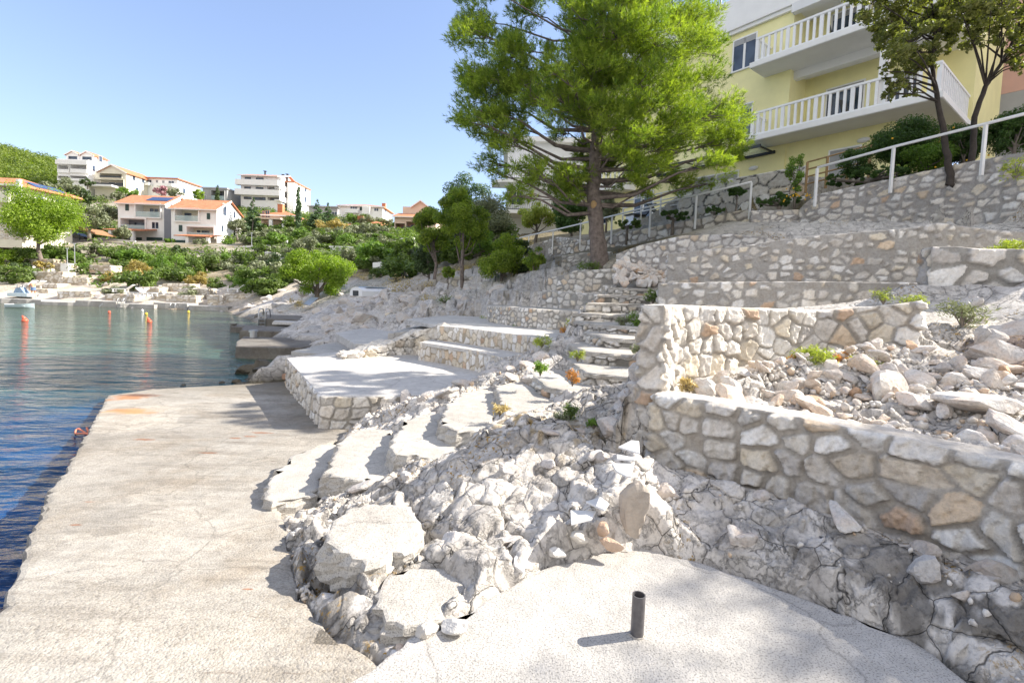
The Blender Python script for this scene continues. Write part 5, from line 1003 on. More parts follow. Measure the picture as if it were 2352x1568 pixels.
T('oak_bush', 'dense mid green shrub beneath the street wall of the right twin house', 475, 640, 85, 58, 60, 'bush', 'wide', .02, cat='shrub')
T('shrub', 'conical dark shrub against the street wall between the porches', 409, 590, 36, 30, 68, 'dark', 'bush', .05, cat='shrub')
T('shrub', 'bright green shrub on the bank above the red earth terrace', 545, 658, 60, 34, 56, 'green', 'bush', 0, cat='shrub')
T('shrub', 'dark green shrub right of the straw coloured tamarisk close to the quay', 498, 672, 50, 36, 54, 'bush', 'bush', 0, cat='shrub')
T('olive_tree', 'grey olive at the rocky corner of the bay', 606, 682, 58, 58, 48, 'olive', 'round', .12)
T('bush', 'yellow green round bush at far left on the slope under the umbrella pine', 12, 622, 72, 56, 58, 'pinebright', 'bush', 0, cat='bush')
T('bush', 'dark green bush just right of the yellow green round bush at far left', 62, 620, 70, 62, 60, 'bush', 'bush', 0, cat='bush')
T('bush', 'dark leafy bush low at left under the umbrella pine next to a lamp mast', 48, 632, 48, 34, 55, 'dark', 'bush', 0, cat='bush')
T('bush', 'long mid green hedge like bush under the umbrella pine trunk', 95, 600, 90, 40, 63, 'bush', 'bush', 0, cat='bush')
T('bush', 'small light green bush on the terrace below the umbrella pine', 100, 622, 42, 24, 56, 'tam', 'bush', 0, cat='bush')
T('bush', 'low clipped green bush beside the white plinth on the shore', 192, 616, 24, 14, 57, 'green', 'bush', 0, cat='bush')
T('pine_tree', 'brilliant lime green pine hugging the rocks in the middle of the picture', 730, 692, 190, 118, 36, 'pinebright', 'wide', .12, 0, bark='bark', dens=1.5, nclump=44)
T('olive_tree', 'large grey green olive behind the lime green pine', 700, 625, 140, 85, 58, 'olive', 'wide', .1, dens=1.2)
T('olive_tree', 'dark olive with deep shade left behind the lime green pine', 650, 650, 90, 75, 52, 'dark', 'wide', .05)
T('olive_tree', 'rounded silver olive above the lime green pine near the skyline', 770, 565, 70, 45, 74, 'olive', 'round', .1)
T('autumn_tree', 'rusty golden tree below the bay window house', 762, 545, 82, 48, 84, 'tam', 'wide', .08)
T('olive_tree', 'grey olive under the wide orange roof with chimney', 842, 560, 100, 50, 78, 'olive', 'wide', .1)
T('acacia_tree', 'flat crowned fresh green tree beside the white cube house', 882, 578, 80, 46, 60, 'green', 'flat', .35)
T('shrub', 'round dark grey shrub in front of the white cube house', 797, 610, 52, 44, 52, 'olive', 'bush', .05, cat='shrub')
T('shrub', 'yellow green shrub left of the grey olive behind the cube house', 690, 552, 52, 32, 80, 'green', 'bush', 0, cat='shrub')
T('bush', 'round green bush before the long white garden wall', 905, 630, 36, 26, 44, 'bush', 'bush', 0, cat='bush')
T('bush', 'brown olive bush right of the lime green pine', 868, 655, 62, 42, 42, 'olive', 'bush', 0, cat='bush')
T('bush', 'dark brown twiggy bush above the upturned boats', 872, 642, 50, 36, 40, 'bush', 'bush', 0, cat='bush')
T('bush', 'green bush below the round white cube house windows', 836, 625, 40, 34, 50, 'bush', 'bush', 0, cat='bush')
T('juniper_tree', 'tall ragged blue green juniper rising behind the slim pines against the sky', 1065, 600, 130, 205, 36, 'fir', 'round', .1, dens=.9, nclump=40)
T('oak_tree', 'dense grey green holm oak behind the slim pines', 1120, 610, 130, 160, 34, 'olive', 'round', .1, dens=1.1, nclump=36)
T('pine_sapling', 'slim bright young pine with crooked trunk on the left of its pair', 998, 640, 105, 165, 27, 'pine', 'round', .32, -.08, cat='pine', bark='bark', dens=1.2, tr=.09)
T('pine_sapling', 'slim young pine with straight dark trunk standing on the rocks', 1063, 683, 130, 262, 23, 'pine', 'round', .36, -.03, cat='pine', bark='bark', dens=1., tr=.11, nclump=30)
T('bush', 'tall dark bush behind the trunks of the slim young pines', 985, 645, 80, 110, 30, 'dark', 'round', 0, cat='bush')
T('bush', 'large dark evergreen bush at the back of the rocks left of the stairs', 1150, 655, 120, 130, 21, 'pine', 'round', .02, cat='bush', dens=1.2, nclump=34)
T('bush', 'shadowy evergreen bush tucked left of the small wall panels', 1195, 640, 70, 100, 21.5, 'dark', 'round', .02, cat='bush')
T('pine_sapling', 'wispy knee high pine seedling beside the pine terrace wall', 1225, 640, 60, 78, 18.5, 'pine', 'round', .15, cat='pine', bark='bark')
T('pine_sapling', 'tiny pine seedling below the straight dark trunk', 1028, 668, 34, 60, 24, 'pine', 'round', .4, cat='pine', bark='bark')
T('bush', 'light grey green shrub under the iron railed balconies', 1100, 590, 110, 70, 30, 'green', 'round', 0, cat='bush')
T('laurel_hedge', 'broad dark hedge left of the pine trunk behind the handrail', 1310, 545, 120, 105, 27, 'cit', 'wide', .02, cat='hedge', dens=1.3)
T('lemon_tree', 'yellow leaved small tree left of the dark hedge', 1230, 550, 105, 85, 29, 'samph', 'round', .25, cat='tree', dens=.9)
T('shrub', 'loose grey shrub right of the pine trunk', 1392, 520, 70, 85, 24, 'olive', 'round', .1, cat='shrub')
T('shrub', 'low dark green shrub on the wall in front of the patio railing', 1440, 528, 80, 28, 20, 'bush', 'bush', 0, cat='shrub')
T('shrub', 'low dark shrub between two handrail posts, near the clad wall', 1545, 510, 95, 28, 18, 'cit', 'bush', 0, cat='shrub')
T('potted_tree', 'little round headed tree before the clad wall', 1690, 482, 44, 56, 16.8, 'cit', 'round', .5, cat='tree')
T('shrub', 'very low dark shrub left of the clad wall corner', 1640, 494, 60, 22, 17, 'cit', 'bush', 0, cat='shrub')
T('marigold_bed', 'long low bed of dark leaves at the top of the grey steps', 1790, 474, 130, 30, 14.9, 'cit', 'bush', 0, cat='flower bed', nclump=40)
T('climbing_plant', 'spindly upright climber with pale green leaves on a stake', 1826, 452, 50, 110, 14.8, 'green', 'round', .05, cat='plant', dens=.45)
T('citrus_tree', 'orange tree with unripe fruit behind the handrail, left of the black trunks', 2060, 420, 150, 150, 14, 'cit', 'round', .15, cat='tree', dens=1.2, nclump=40, bark='barkd')
T('citrus_tree', 'smaller leafy citrus bush touching the white door', 1965, 425, 80, 85, 14.2, 'cit', 'round', .12, cat='tree', bark='barkd')
T('hydrangea_bush', 'bright green hydrangea mound just left of the black trunks', 2130, 400, 110, 85, 13, 'green', 'bush', 0, cat='bush', nclump=34)
T('shrub', 'dark leafy shrubbery between the black trunks and the tall railing post', 2215, 372, 90, 95, 12.6, 'cit', 'bush', 0, cat='shrub', nclump=30)
T('shrub', 'dark leafy shrubbery at the right edge behind the rising handrail', 2330, 352, 130, 105, 12, 'cit', 'bush', 0, cat='shrub', nclump=34)
T('shrub', 'ground hugging dark planting behind the middle handrail post', 2000, 420, 240, 30, 13.6, 'cit', 'bush', 0, cat='shrub', nclump=50)
T('shrub', 'dense shrub filling the gap between the two black oak trunks', 2203, 385, 70, 70, 13.4, 'cit', 'bush', 0, cat='shrub', nclump=30, dens=1.4)
# wooded hill at far left
rg = np.random.default_rng(5); cs = []; rs = []
for i in range(420):
    u = rg.uniform(-120, 190); d = rg.uniform(118, 178); xx = D(u, 400, d).x; z_ = ground(xx, d); cs.append((xx, d, z_+.8+rg.random()*1.2)); rs.append(rg.uniform(1.8, 3.4))
V, F, rn = leaves(np.array(cs), np.array(rs), 70000, .3, rg, .75); o = npmesh('woodland', V, F, L['woods'], rnd=rn); tag(o, kind='stuff')
# scrub cover on the far slopes
cs = []; rs = []
for i in range(3200):
    u = rg.uniform(-80, 1350); d = rg.uniform(52, 150)**1.0; p = D(u, 600, d)
    z_ = ground(p.x, d)
    if z_ < 2.0 or (d < 70 and u < 560 and rg.random() < .75) or (300 < u < 520 and 76 < d < 92) or (u < 60 and 58 < d < 72): continue
    if u < 620 and 72 < d < 84: continue
    cs.append((p.x, d, z_+.25)); rs.append(rg.uniform(.6, 2.))
V, F, rn = leaves(np.array(cs), np.array(rs), 150000, .26, rg, .7); o = npmesh('scrub', V, F, L['bush'], rnd=rn); tag(o, kind='stuff')
cs = []; rs = []
for i in range(420):
    u = rg.uniform(560, 1230); d = rg.uniform(21, 50); p = D(u, 600, d); z_ = ground(p.x, d)
    if z_ < 2.6 or fbm(np.array([p.x*.3]), np.array([d*.3]), 3, 9)[0] < -.05: continue
    cs.append((p.x, d, z_+.08)); rs.append(rg.uniform(.2, .6))
if cs: V, F, rn = leaves(np.array(cs), np.array(rs), 16000, .06, rg, .6, wid=.2); o = npmesh('dry_grass', V, F, L['dry'], rnd=rn); tag(o, kind='stuff')
# ---------------------------------------------------------------- the big pine
def bigpine():
    rg = np.random.default_rng(21); d0 = 16.; bp = D(1378, 616, d0); root = empty('pine_tree', tuple(bp), 0, 'big Aleppo pine with reddish brown trunk in the centre right, sunlit on its right side', 'tree')
    cl = [(1090, 60, 62), (1080, 160, 62), (1112, 245, 66), (1170, 120, 66), (1155, 325, 52), (1078, 285, 42), (1130, 372, 38), (1205, 215, 72), (1228, 40, 45), (1262, 170, 50), (1290, 235, 70), (1212, 400, 52), (1275, 428, 46), (1310, 405, 55), (1362, 60, 82), (1380, 160, 72), (1440, 90, 82), (1405, 265, 60), (1480, 200, 88), (1540, 100, 88), (1560, 220, 88),
          (1600, 50, 66), (1630, 110, 44), (1622, 275, 76), (1660, 325, 55), (1545, 330, 68), (1480, 372, 56), (1440, 425, 40), (1570, 405, 46), (1500, 436, 34), (1345, 345, 44), (1395, 355, 50), (1215, 452, 34), (1640, 385, 46), (1460, 0, 82), (1330, -40, 90), (1200, -60, 78), (1550, -60, 80), (1110, -40, 60), (1400, -130, 100), (1290, -160, 80), (1500, -160, 80), (1400, -230, 70), (1335, 440, 36), (1170, 440, 24), (1680, 290, 30), (1300, 300, 26), (1250, 120, 30), (1690, 352, 26), (1620, 425, 22), (1350, 250, 62), (1335, 120, 62), (1425, 320, 58), (1372, 372, 46), (1310, 190, 55), (1450, 285, 60), (1180, 285, 48), (1400, 180, 60), (1440, 0, 70), (1140, 180, 60), (1150, 420, 26), ]
    cs = []; rs = []; Rw = 4.6
    for u, v, r in cl:
        rx = (u-1385)/330; off = math.sqrt(max(.05, 1-rx*rx))*Rw*.62
        m_ = 2 if r > 50 else 1
        for k in range(m_):
            dd = d0+rg.uniform(-1, 1)*off; 
            if m_ == 2: dd = d0+.3+(-1 if k == 0 else 1)*off*rg.uniform(.25, .8)
            cs.append(np.array(D(u+rg.normal(0, 8), v+rg.normal(0, 8), dd))); rs.append(r*dd/FPX*.98)
    cs = np.array(cs)-np.array(bp); rs = np.array(rs)
    # each clump splits into sprays
    sc_, sr = [], []
    for c_, r in zip(cs, rs):
        for k in range(13):
            q = rg.normal(size=3); q /= np.linalg.norm(q); q[2] *= .8; sc_.append(c_+q*r*rg.uniform(.35, .95)); sr.append(r*rg.uniform(.28, .5))
    sc_ = np.array(sc_); sr = np.array(sr)
    V, F, rn = tufts(sc_, sr, 52000, .15, rg, per=12, wid=.016, shell=.5, org=np.array([0, 0, 3.]))
    npmesh('crown', V, F, L['pine'], root, rnd=rn)
    ax = [(1378, 622), (1376, 590), (1370, 520), (1362, 440), (1366, 380), (1372, 300), (1374, 200), (1380, 90), (1382, -30), (1395, -170)]; A = [D(u, v, d0)-bp for u, v in ax]
    b = B(); rr = [.36, .29, .245, .215, .2, .19, .16, .12, .08, .03]; P_ = []; Q_ = []
    for i in range(len(A)-1):
        for k in range(5): f = k/5; P_.append(A[i].lerp(A[i+1], f)+Vector(rg.normal(0, .012, 3))); Q_.append((rr[i]*(1-f)+rr[i+1]*f)*(1+rg.normal(0, .035)))
    P_ = [P_[0]-Vector((0, 0, .5))]+P_; Q_ = [.42]+Q_; b.tube(P_, Q_, 18)
    ends = list(range(len(cs)))
    for i in ends:
        e = Vector(cs[i]); zt_ = max(1.9, min(e.z-.15*abs(e.x)-.4, 9)); j = min(range(len(P_)), key=lambda q: abs(P_[q].z-zt_)); s_ = P_[j]; m1 = s_.lerp(e, .35)+Vector((0, 0, -.25)); m2 = s_.lerp(e, .7)+Vector((rg.normal(0, .15), rg.normal(0, .15), .05)); r0 = min(Q_[j]*.4, .02+.008*(e-s_).length*2)
        b.tube([s_, m1, m2, e], [r0, r0*.7, r0*.4, r0*.15], 6, False)
        for k in range(7): q = Vector(sc_[i*13+k]); st = m2.lerp(e, rg.random()); b.tube([st, st.lerp(q, .5)+Vector((0, 0, .05)), q], [.02, .014, .006], 4, False)
    b.build('trunk', M['bark'], root, smooth=True)
    p = D(1364, 470, d0-.2)-bp; B().ball((p.x, p.y, p.z), .11, (1, .6, 1.3), 10).build('branch_scar', M['wood'], root, smooth=True)
bigpine()
# ---------------------------------------------------------------- two dark trunked oaks at upper right
def oak(lab, pts, clumps, d0, seed, n, r0):
    rg = np.random.default_rng(seed); bp = D(*pts[0], d0); root = empty('oak_tree', tuple(bp), 0, lab, 'tree'); A = [D(u, v, d0+.1*i)-bp for i, (u, v) in enumerate(pts)]; A = [A[0]-Vector((0, 0, .12))]+A
    b = B(); P_ = []; 
    for i in range(len(A)-1):
        for k in range(4): P_.append(A[i].lerp(A[i+1], k/4)+Vector(rg.normal(0, .008, 3)))
    P_.append(A[-1]); b.tube(P_, [max(.02, r0*(1-.85*i/len(P_))) for i in range(len(P_))], 12); cs = []; rs = []
    for u, v, r in clumps:
        for k in range(2): dd = d0+rg.uniform(-1.3, 1.3)*(1 if r > 30 else .4); c_ = D(u+rg.normal(0, 6), v+rg.normal(0, 6), dd)-bp; cs.append(np.array(c_)); rs.append(r*dd/FPX)
    sc_, sr = [], []
    for c_, r in zip(cs, rs):
        for k in range(9): q = rg.normal(size=3); q /= np.linalg.norm(q); sc_.append(c_+q*r*rg.uniform(.3, 1.)); sr.append(r*rg.uniform(.18, .38))
        e = Vector(c_); j = min(range(4, len(P_)), key=lambda q: (P_[q]-e).length+.6*max(0, P_[q].z-e.z)); s_ = P_[j]; b.tube([s_, s_.lerp(e, .5)+Vector((0, 0, .08)), e], [r0*.28, r0*.18, .008], 5, False)
        for k in range(4): q = Vector(sc_[-1-k]); b.tube([e, q], [.009, .004], 4, False)
    V, F, rn = leaves(np.array(sc_), np.array(sr), int(n*1.7), .04, rg, .8, .5, .5, .1); npmesh('crown', V, F, L['oak'], root, rnd=rn); b.build('trunk', M['barkd'], root, smooth=True)
oak('left dark trunked oak leaning over the highest wall, leaves hanging before the balconies', [(2182, 416), (2176, 360), (2165, 290), (2150, 215), (2140, 150), (2150, 90), (2165, 10), (2170, -60)],
    [(2000, 10, 50), (2050, 60, 48), (2090, 100, 52), (2020, 70, 36), (2120, 40, 55), (2070, -30, 60), (2060, 130, 34), (2110, 150, 34), (2180, 60, 40), (2065, 185, 22), (2045, 215, 18), (2095, 200, 18), (2190, -20, 60), (2150, 110, 30), (1985, -20, 36), (2140, -60, 60), (2030, 170, 12)], 11.4, 4, 15000, .085)
oak('right dark trunked oak forking towards the upper right corner', [(2226, 408), (2236, 340), (2238, 270), (2262, 200), (2290, 160), (2320, 110), (2350, 60), (2390, -10)],
    [(2240, 50, 48), (2290, 20, 52), (2330, 60, 40), (2345, 110, 28), (2230, 90, 30), (2310, 80, 30), (2380, 40, 60), (2260, -30, 60), (2340, 150, 20), (2210, 20, 34), (2420, 100, 50), (2330, -50, 60), (2400, -60, 70)], 11.3, 6, 11000, .08)
# hydrangea heads, fruit, marigolds
def berries(root_name, label, cat, spots, r, mat, group, d):
    src = None
    for i, (u, v) in enumerate(spots):
        p = D(u, v, d); 
        if src is None: src = B().ball((0, 0, 0), r, (1, 1, 1), 8).build(root_name, M[mat], smooth=True); o = src
        else: o = src.copy(); C.objects.link(o)
        o.location = p; tag(o, label, cat, group)
berries('orange_fruit', 'unripe green orange hanging in the citrus tree behind the handrail', 'fruit', [(2063, 382), (2066, 398), (2080, 383), (2130, 362), (2215, 390), (2225, 385), (2220, 402), (2120, 372), (2050, 408), (2010, 400)], .05, 'fruit', 'green oranges in the citrus tree', 13.1)
rg = np.random.default_rng(3)
berries('marigold', 'small yellow marigold flower in the bed at the top of the grey steps', 'flower', [(1800+rg.uniform(0, 75), 452+rg.normal(0, 7)) for i in range(22)], .022, 'flower', 'marigolds in the bed', 14.3)
berries('orange_blossom', 'small orange flower among the shrubs behind the highest wall', 'flower', [(1990+rg.uniform(0, 330), 400-rg.uniform(0, 110)) for i in range(14)], .022, 'flower', 'orange flowers behind the highest wall', 12.2)

# unseen oak added on the right bank to throw leaf shade on the pavement
rg = np.random.default_rng(9); rt = empty('oak_tree', (12.75, 4.1, 3.2), 0, 'unseen oak added out of view on the right bank so its crown shades the pavement', 'tree'); cs = rg.normal(0, .95, (44, 3))+np.array([0, 0, 4.7]); V, F, rn = leaves(cs, np.full(44, .5), 7500, .07, rg); npmesh('crown', V, F, L['oak'], rt, rnd=rn); B().tube([(0, 0, -1), (.1, 0, 2), (0, 0, 4.6)], [.14, .11, .05], 8).build('trunk', M['barkd'], rt)
# countless-looking but separate shrubs filling the slope between the houses and the bay
rg = np.random.default_rng(31); protos = []
for i in range(5):
    o = empty('shrub', (0, 0, 0)); cs = rg.uniform(-1, 1, (14, 3))*np.array([.75, .75, .35])+np.array([0, 0, .55]); V, F, rn = leaves(cs, rg.uniform(.25, .42, 14), 2200, .085, rg, .8); npmesh('crown', V, F, L[('bush', 'olive', 'green', 'bush', 'olive')[i]], o, rnd=rn); B().tube([(0, 0, -.5), (0, 0, .6)], [.06, .02], 5).build('stem', M['barkg'], o); protos.append(o)
k = 0; used = [False]*5; A_ = [(-20, 560, 49, 53, 4), (570, 700, 44, 52, 14), (575, 930, 50, 84, 70), (930, 1180, 32, 60, 36), (560, 690, 84, 110, 22), (-20, 230, 84, 112, 18), (-20, 560, 55, 66, 10), (680, 900, 86, 112, 24)]
for (u0, u1, d0, d1, n) in A_:
    for i in range(n):
        u = rg.uniform(u0, u1); d = rg.uniform(d0, d1); p = D(u, 600, d); z_ = ground(p.x, d)
        if z_ < 1.0: continue
        q = rg.integers(5); o = protos[q] if not used[q] else copy_tree(protos[q]); used[q] = True
        o.location = (p.x, d, z_-.1); s_ = rg.uniform(.9, 2.3); o.scale = (s_, s_, s_*rg.uniform(.7, 1.15)); o.rotation_euler = (0, 0, rg.uniform(0, 6.28)); tag(o, 'wild shrub filling the slope between the far houses and the bay', 'shrub', 'wild shrubs on the far slope')
# ================================================================ stones
def rockmesh(seed, sub=3, planes=13, rough=.03, sq=(1, .8, .6)):
    rg = np.random.default_rng(seed); bm = bmesh.new(); bmesh.ops.create_icosphere(bm, subdivisions=sub, radius=1); co = np.array([v.co[:] for v in bm.verts])
    n = rg.normal(size=(planes, 3)); n /= np.linalg.norm(n, axis=1)[:, None]; dd = rg.uniform(.55, .95, planes); dt = co@n.T; r = np.where(dt > .05, dd/np.maximum(dt, .05), 9).min(1).clip(.4, 1.25)
    r = r*(1+rough*fbm(co[:, 0]*3+co[:, 2]*2, co[:, 1]*3-co[:, 2], 4, seed)*2)
    co = co*r[:, None]*np.array(sq)
    for v, c in zip(bm.verts, co): v.co = c
    me = bpy.data.meshes.new('stone'); bm.to_mesh(me); bm.free(); me.materials.append(M['boulder']); return me
RM = [rockmesh(100+i, 3, 8+i % 6, .04, (1, .62+.05*(i % 6), .42+.06*(i % 5))) for i in range(16)]
RMG = []
for m_ in RM: q_ = m_.copy(); q_.materials.clear(); q_.materials.append(M['bgrey']); RMG.append(q_)
def stone(name, label, cat, p, r, rg, group=None, tilt=.5, me=None, sink=.25, mat=None):
    o = bpy.data.objects.new(name, me or RM[rg.integers(16)]); o.location = (p[0], p[1], p[2]+r*(.45-sink)); o.rotation_euler = (rg.normal(0, tilt), rg.normal(0, tilt), rg.uniform(0, 6.28)); s = r*rg.uniform(.85, 1.15); o.scale = (s, s*rg.uniform(.8, 1.1), s*rg.uniform(.8, 1.15)); C.objects.link(o)
    return tag(o, label, cat, group)
def inpoly(poly, rg):
    P_ = np.array(poly); lo, hi = P_.min(0), P_.max(0)
    while True:
        q = rg.uniform(lo, hi)
        if inside(P_, np.array([q[0]]), np.array([q[1]]))[0]: return q
rg = np.random.default_rng(12)
bed = [(1.62, 4.35), (1.95, 4.75), (2.6, 5.0), (3.6, 5.35), (4.3, 4.9), (4.7, 4.4), (4.9, 3.4), (4.4, 2.3), (3.4, 2.25), (2.95, 2.75), (1.75, 4.15)]
for i in range(270):
    q = inpoly(bed, rg); r = float(np.clip(rg.lognormal(-2.75, .42), .035, .16)); stone('rubble_stone', 'loose angular pale limestone piece in the rubble filling the walled bed', 'stone', (q[0], q[1], ground(*q)+rg.uniform(0, .03)), r, rg, 'rubble stones in the walled bed')
for u, v, d, r, lab in ((1755, 868, 4.75, .13, 'flat pale slab of stone at the back of the rubble bed under the orange plant'), (2030, 915, 4.1, .24, 'biggest white split block in the middle of the rubble bed'), (2265, 965, 3.45, .24, 'tan pyramid shaped boulder at the right of the rubble bed'), (1625, 878, 4.35, .12, 'rounded tan boulder at the left tip of the rubble bed')):
    p = D(u, v, d); stone('boulder', lab, 'boulder', (p.x, p.y, ground(p.x, p.y)+.03), r, rg, tilt=.3)
def scatter(n, polypx, rlo, rhi, name, lab, cat, grp, seed, sink=.35, zmin=.05):
    rg = np.random.default_rng(seed); k = 0; t_ = 0
    while k < n and t_ < n*20:
        t_ += 1; q = inpoly(polypx, rg); z_ = ground(*q)
        if z_ < zmin or any(inside(pl, np.array([q[0]]), np.array([q[1]]))[0] for pl, _ in CLAMP): continue
        stone(name, lab, cat, (q[0], q[1], z_), rg.uniform(rlo, rhi), rg, grp, .35, sink=sink, me=RMG[rg.integers(16)]); k += 1
PX = lambda L_: [tuple(D(*a)[:2]) for a in L_]
scatter(20, [(-1.45, 2.6), (-1.2, 3.6), (-1.5, 4.3), (-.4, 4.6), (.2, 5.), (.9, 5.2), (1.2, 4.6), (.9, 3.6), (.3, 3.1), (-.3, 2.5), (-.9, 2.3)], .05, .13, 'rock', 'jagged pale rock bedded in the ridge between the quay and the pavement', 'rock', 'rocks bedded in the near ridge', 5, .45)
scatter(36, [(-3.2, 7.7), (-1.6, 6.9), (-.6, 6.4), (.2, 6.3), (1.1, 6.6), (1.0, 8.5), (.3, 10.3), (-.3, 9.8), (-.8, 8.6), (-1.9, 8.2)], .06, .2, 'rock', 'grey white rock in the rough strip between the bright terrace and the steps', 'rock', 'rocks beside the steps and terrace', 6, .4)
scatter(62, PX([(700, 760, 20), (760, 720, 26), (860, 700, 28), (1000, 690, 25), (1150, 660, 21), (1200, 660, 19), (1120, 700, 18), (950, 740, 17.5), (850, 745, 19)]), .18, .5, 'boulder', 'weathered grey white boulder on the rocky slope between the jetties and the stairs', 'boulder', 'boulders on the rocky slope', 7, .5)
scatter(40, PX([(600, 712, 34), (650, 690, 44), (800, 690, 36), (900, 670, 31), (900, 700, 26), (760, 730, 25), (700, 735, 28)]), .18, .5, 'boulder', 'pale boulder along the far rocky shore below the lime green pine', 'boulder', 'boulders below the lime green pine', 8, .5)
scatter(22, [(1.0, 3.4), (1.25, 3.9), (1.7, 3.7), (2.7, 2.6), (3.3, 1.7), (2.6, 1.5), (2.0, 2.5), (1.2, 3.0)], .04, .11, 'rock', 'small rock wedged in the bedrock under the closest low wall', 'rock', 'rocks under the closest low wall', 9, .5, .8)
scatter(12, PX([(1400, 960, 4.6), (1480, 890, 5.2), (1480, 960, 4.5), (1440, 1000, 4.3), (1380, 990, 4.6)]), .09, .17, 'boulder', 'shaded rounded boulder heaped in the gully at the foot of the corner wall', 'boulder', 'boulders in the gully', 10, .25)
scatter(40, [(4.6, 4.6), (5.2, 5.4), (5.6, 6.4), (7.2, 6.4), (7.2, 4), (5.4, 3.2)], .12, .38, 'boulder', 'weathered boulder on the natural rock bank at the right edge', 'boulder', 'boulders on the right bank', 11, .5)
rg = np.random.default_rng(77)
for i in range(110):                     # rubble heap beside the pine terrace wall
    u = rg.uniform(1412, 1532); v = rg.uniform(596, 655); d = 14.3-(v-596)/60*1.4; 
    if u < 1430+ (v-596)*.0 and v < 605: continue
    p = D(u, v, d); stone('heap_stone', 'grey stone in the dry rubble heap between the pine terrace and the tall shaded wall', 'stone', tuple(p), rg.uniform(.09, .19), rg, 'stones of the dry rubble heap', .6)
hp = B(); a = [D(1405, 664, 13.6), D(1545, 664, 12.7), D(1545, 600, 14.2), D(1425, 598, 14.6)]; hp.poly(a); b2 = [p+Vector((0, .6, -1.5)) for p in a]; hp.poly(b2[::-1])
o = hp.build('heap_bank', M['wallfar']); o['kind'] = 'structure'; o.name = 'earth_bank'; o.data.materials.clear(); o.data.materials.append(M['oldc'])
scatter(36, PX([(560, 706, 41), (620, 665, 50), (700, 650, 50), (745, 690, 37), (650, 712, 35.5)]), .2, .6, 'boulder', 'pale boulder on the slope at the rocky corner of the bay', 'boulder', 'boulders at the corner of the bay', 19, .5)
for u, v, r in ((925, 1482, .06), (905, 1498, .05), (948, 1466, .045)):
    p = Z(u, v, .74); stone('rock', 'small rock filling the joint between the smaller cement pad, quay and pavement', 'rock', (p.x, p.y, .7), r, rg, 'rocks in the pavement joint')
# slates and upright stones on the mortared ridge
def slate(lab, pts, z, tk=.014, mat='marb'):
    W_ = [Z(u, v, z) for u, v in pts]; b = B(); b.prism([(p.x, p.y) for p in W_], z-tk, z); o = b.build('stone_slab', M[mat], bevel=.004); tag(o, lab, 'stone slab'); return o
slate('white triangular marble offcut set highest on the mortar ridge', [(1420, 1025), (1450, 1010), (1468, 1012), (1470, 1040)], 1.36)
slate('narrow white marble strip between two offcuts on the mortar ridge', [(1416, 1042), (1460, 1050), (1458, 1055), (1417, 1052)], 1.33)
slate('white fan shaped marble offcut in the middle of the mortar ridge', [(1405, 1063), (1458, 1060), (1450, 1092), (1438, 1092), (1415, 1080)], 1.3)
slate('pale slate with pointed tip lower on the mortar ridge', [(1345, 1150), (1380, 1140), (1400, 1155), (1388, 1170)], 1.12)
slate('broad cream slate at the lower end of the mortar ridge', [(1310, 1170), (1370, 1172), (1360, 1190), (1312, 1202)], 1.07)
for u, v, z, r, lab, c_ in ((1456, 1185, 1.0, .15, 'upright pointed grey brown stone at the right foot of the mortar ridge', (.42, .37, .32)), (1385, 1225, .95, .07, 'rusty orange stone low on the mortar ridge, upper of two', (.52, .37, .27)), (1400, 1255, .88, .07, 'rusty orange stone touching the pavement', (.54, .4, .3)), (1328, 1235, .92, .065, 'single cream stone stuck in the lower mortar', (.6, .56, .5)), (1190, 1300, .85, .06, 'white oval stone standing at the edge of the pavement', (.64, .62, .6)), (1275, 1275, .85, .05, 'small white stone at the tip of the ridge', (.62, .6, .57)),
                         (1045, 1440, .82, .055, 'white lumpy stone at the pavement corner beside the smaller pad', (.5, .48, .45)), (980, 1455, .8, .07, 'flat white stone left of the lumpy pavement corner stone', (.5, .47, .43)), (660, 868, .1, .16, 'reddish stone at the waterline by the terrace corner', (.4, .25, .17))):
    p = Z(u, v, z); o = stone('stone', lab, 'stone', (p.x, p.y, z), r, rg, tilt=.2); 
    m_ = plain('stone_'+lab.split()[0], c_, .9, .2, 9, bmp=.02, bscale=20); o.data = o.data.copy(); o.data.materials.clear(); o.data.materials.append(m_)
    if 'upright' in lab: o.scale = (.12, .1, .4); o.rotation_euler = (.15, .1, .4)
for i, (u, v, d, r) in enumerate(((575, 812, 13.2, .35), (600, 828, 13., .4), (625, 840, 12.7, .45), (640, 860, 12.5, .3), (610, 800, 13.6, .5), (590, 845, 12.9, .25))):
    p = D(u, v, d); stone('rock', 'dark wet rock at the waterline between the jetty and the terrace', 'rock', (p.x, p.y, -.05), r, rg, 'dark wet rocks by the terrace').data = [me_ for me_ in [RM[i]]][0]
wr = rockmesh(401, 3, 10, .05, (1, .8, .55)); wr.materials.clear(); wr.materials.append(plain('wet_rock', (.09, .075, .05), .7, .3, 6, bmp=.05, bscale=9))
for o in bpy.data.objects:
    if o.get('group') == 'dark wet rocks by the terrace': o.data = wr
for u, v, r in ((490, 883, .1), (530, 881, .13), (400, 888, .08)):
    p = Z(u, v, .02); o = stone('rock', 'dark rock breaking the water at the far edge of the ramp', 'rock', (p.x, p.y+.3, -.03), r, rg, 'dark rocks at the ramp edge'); o.data = wr
